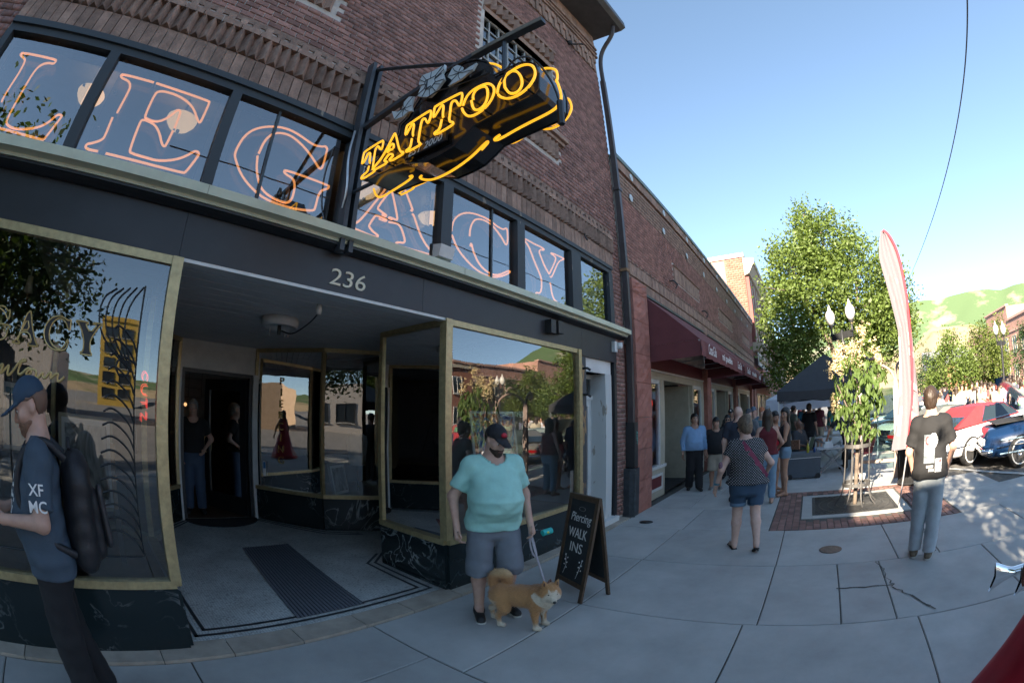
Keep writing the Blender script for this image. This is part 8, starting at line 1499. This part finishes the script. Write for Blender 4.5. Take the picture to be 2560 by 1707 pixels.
# ------------------------------------------------------------------ shiba dog with leash
def dog():
    D = empty('dog', 'tan and cream shiba dog with curled tail on a leash', 'dog', (2.775, 2.05, 0), 0)
    # local frame: +X forward along the body
    ang = math.atan2(-.62, .78)*1.0; D.rotation_euler = (0, 0, math.radians(-72)); D.scale = (.88, .88, .88); s = 1.0
    F = Field((-.46, -.2, -.01), (.46, .22, .62), .0085)
    k = .05
    F.cone((-.20, 0, .335), (.0, 0, .325), .105, .10, k); F.cone((.0, 0, .325), (.17, 0, .335), .10, .118, k); F.cone((.17, 0, .34), (.25, -.01, .39), .105, .085, k); F.cone((.16, 0, .27), (.20, 0, .30), .09, .09, k)
    fl = dict(fl=(.185, .075), fr=(.165, -.07)); 
    for (x, y, fx) in ((.19, .075, .20), (.155, -.07, .13)):
        F.cone((x-.01, y*.8, .30), (x-.005, y, .17), .058, .036, .04); F.cone((x-.005, y, .17), (x+.005, y, .045), .032, .024, .02); F.cone((x+.0, y, .026), (x+.04, y, .022), .027, .024, .015)
    for (x, y, bx_) in ((-.22, .075, -.04), (-.20, -.075, .06)):
        F.cone((x+.0, y*.75, .31), (x+.05+bx_*.3, y, .20), .082, .05, .05); F.cone((x+.05+bx_*.3, y, .20), (x-.06+bx_, y, .125), .046, .029, .03); F.cone((x-.06+bx_, y, .125), (x-.045+bx_, y, .04), .026, .022, .02); F.cone((x-.045+bx_, y, .025), (x-.005+bx_, y, .022), .025, .023, .015)
    # curled tail
    pts = smooth_path([(-.25, 0, .38), (-.285, .01, .45), (-.25, .03, .515), (-.17, .04, .52), (-.13, .04, .465), (-.17, .05, .42)], 2)
    for i in range(len(pts)-1): F.cone(pts[i], pts[i+1], .038+.012*math.sin(math.pi*i/len(pts)), .038+.012*math.sin(math.pi*(i+1)/len(pts)), .015, .04)
    # head turned to the camera
    hc = np.array([.275, -.04, .425]); Rh = rotz(math.radians(-56))@roty(math.radians(20)); hp = lambda x, y, z: hc+Rh@np.array([x, y, z])
    F.ell(hp(0, 0, .0), (.088, .09, .078), Rh, .04); F.cone(hp(.045, 0, -.02), hp(.115, 0, -.032), .050, .030, .03)
    for sy in (-1, 1):
        F.ell(hp(.02, sy*.06, -.03), (.055, .04, .045), Rh, .03); F.cone(hp(-.012, sy*.052, .065), hp(-.016, sy*.068, .118), .031, .008, .012, flat=(tuple(Rh@np.array([1, 0, 0])), .5))
    F.add(lambda X, Y, Z: .0022*np.sin(X*130+np.sin(Z*60)*2)*np.sin(Z*120+Y*90)); V, Q = F.mesh(); me = np_mesh('body', V, Q, True)
    col = np.tile(np.array([.40, .20, .075]), (len(V), 1)); cream = np.array([.56, .47, .35]); dark = np.array([.31, .13, .045])
    L = (V-hc)@Rh; hd = np.linalg.norm(V-hc, axis=1) < .17
    def mixc(mask, c):
        m = np.clip(mask, 0, 1)[:, None]; return col*(1-m)+c*m
    col = mixc(np.clip((.405-V[:, 2])*0, 0, 1), cream)
    col = mixc(np.clip((V[:, 2]-.36)*7, 0, .55)*(V[:, 0] < .2), dark)
    col = mixc(np.clip((.10-V[:, 2])/.05, 0, 1), cream); col = mixc(np.clip((.255-V[:, 2])*14, 0, 1)*(np.abs(V[:, 1]) < .05), cream); col = mixc(np.clip((V[:, 0]-.205)*16, 0, 1)*(V[:, 2] < .38)*(~hd), cream)
    col = mixc(np.clip((-.18-V[:, 0])*12, 0, .7)*(V[:, 2] < .30)*(V[:, 2] > .1), cream)
    col = mixc(hd*np.clip((-.012-L[:, 2])*60, 0, 1)*(L[:, 0] > -.02), cream); col = mixc(hd*np.clip((L[:, 0]-.06)*60, 0, 1), cream); col = mixc(hd*(np.hypot(np.abs(L[:, 1])-.03, L[:, 2]-.045) < .013)*(L[:, 0] > .03)*.8, cream)
    tl = (V[:, 0] < -.10) & (V[:, 2] > .49); col = mixc(tl*np.clip((V[:, 2]-.49)*14, 0, .6), np.array([.52, .36, .18])); 
    ca = me.color_attributes.new('fur', 'FLOAT_COLOR', 'POINT'); ca.data.foreach_set('color', np.concatenate([col, np.ones((len(V), 1))], 1).astype(np.float32).ravel())
    m = bpy.data.materials.new('dog_fur'); m.use_nodes = True; t = m.node_tree; b = t.nodes['Principled BSDF']; N = t.nodes.new; LK = t.links.new; a = N('ShaderNodeVertexColor'); a.layer_name = 'fur'; g = N('ShaderNodeNewGeometry'); mp = N('ShaderNodeMapping'); mp.inputs['Scale'].default_value = (60, 60, 160); LK(g.outputs['Position'], mp.inputs[0]); nz = N('ShaderNodeTexNoise'); nz.inputs['Scale'].default_value = 1; nz.inputs['Detail'].default_value = 5; LK(mp.outputs[0], nz.inputs['Vector'])
    mr = N('ShaderNodeMapRange'); mr.inputs[3].default_value = .72; mr.inputs[4].default_value = 1.25; LK(nz.outputs['Fac'], mr.inputs[0]); vm = N('ShaderNodeVectorMath'); vm.operation = 'SCALE'; LK(a.outputs[0], vm.inputs[0]); LK(mr.outputs[0], vm.inputs['Scale']); LK(vm.outputs[0], b.inputs['Base Color']); b.inputs['Roughness'].default_value = .9; bp = N('ShaderNodeBump'); bp.inputs['Strength'].default_value = .7; bp.inputs['Distance'].default_value = .006; LK(nz.outputs['Fac'], bp.inputs['Height']); LK(bp.outputs[0], b.inputs['Normal']); b.inputs['Sheen Weight'].default_value = .3
    mesh_obj('body', me, m, D)
    nb = mat('dog_nose', (.01, .01, .011), .35, var=0); MB().ball(tuple(hp(.142, 0, -.022)), (.017, .019, .014), 10, 8).build('nose', nb, D, True)
    for sy in (-1, 1): MB().ball(tuple(hp(.072, sy*.037, .018)), (.010, .012, .008), 10, 8).build('eye', nb, D, True); MB().ball(tuple(hp(-.004, sy*.060, .083)), (.008, .014, .02), 8, 6).build('ear_inside', mat('ear_dark', (.12, .06, .04), .9), D, True)
    # fur tips along the outline so that the coat does not end in a hard edge
    rng = np.random.default_rng(3); nrm = np.zeros((len(V), 3), np.float32); me.vertices.foreach_get('normal', nrm.ravel()); nn = np.array([v.normal for v in me.vertices]); pick = rng.choice(len(V), min(9000, len(V)*2), replace=True); p = V[pick]; d = nn[pick]*.7+np.array([-.55, 0, -.45])+rng.normal(0, .18, (len(p), 3)); d /= np.linalg.norm(d, axis=1, keepdims=True); keep = (p[:, 2] > .06) & ~((np.linalg.norm(p-hc, axis=1) < .12) & (((p-hc)@Rh)[:, 0] > .04)); p, d, pk = p[keep], d[keep], pick[keep]
    sd = np.cross(d, rng.normal(0, 1, p.shape)); sd /= np.linalg.norm(sd, axis=1, keepdims=True); ln = rng.uniform(.010, .020, (len(p), 1))*np.where(((p[:, 0] < -.1) & (p[:, 2] > .42))[:, None], 1.5, 1); FV = np.stack([p-sd*.0011, p+sd*.0011, p+d*ln], 1).reshape(-1, 3); FF = np.arange(len(FV)).reshape(-1, 3); fm = np_mesh('fur', FV, FF); c2 = np.repeat(col[pk]*rng.uniform(.85, 1.2, (len(pk), 1)), 3, 0); ca = fm.color_attributes.new('fur', 'FLOAT_COLOR', 'POINT'); ca.data.foreach_set('color', np.concatenate([c2, np.ones((len(c2), 1))], 1).astype(np.float32).ravel()); o = mesh_obj('fur', fm, m, D); o['kind'] = 'stuff'
    W = D.matrix_basis if False else Matrix.Translation(D.location)@Matrix.Rotation(math.radians(-72), 4, 'Z')@Matrix.Scale(.88, 4)
    # collar and leash to the man's hand
    neck = W@Vector((.22, .0, .475)); MB().tube([(.235+.0*j+.075*math.cos(t)*.35, .085*math.sin(t), .43+.085*math.cos(t)) for j, t in enumerate([2*math.pi*i/18 for i in range(18)])], .009, 5, closed=True).build('collar', mat('brown_collar', (.12, .05, .03), .6), D)
    hand = Vector((3.07, 2.19, .80)); lm = mat('pale_leash', (.36, .32, .34), .8, var=.2, vs=30)
    ls = tag(MB().tube([tuple(hand), tuple(hand*.5+neck*.5+Vector((0, 0, -.02))), tuple(neck)], .009, 6).build('leash', lm), 'pale grey leash from the hand of the man in mint to the dog', 'leash'); MB().tube(smooth_path([tuple(hand), tuple(hand+Vector((-.03, -.04, -.2))), tuple(hand+Vector((.05, -.06, -.3))), tuple(hand+Vector((.04, -.02, -.12))), tuple(hand)], 3), .008, 5).build('leash_loop', lm, ls)
    bg_ = tag(MB().tube([tuple(hand+Vector((.07, -.09, -.05))), tuple(hand+Vector((.16, -.12, -.04)))], .028, 10).build('bag_dispenser', mat('aqua_plastic', (.02, .38, .36), .4)), 'aqua bag dispenser clipped to the leash by his hand', 'dispenser'); MB().ball(tuple(hand+Vector((.10, -.127, -.045))), .012).build('yellow_dot', mat('yellow_plastic', (.5, .45, .05)), bg_)
dog()
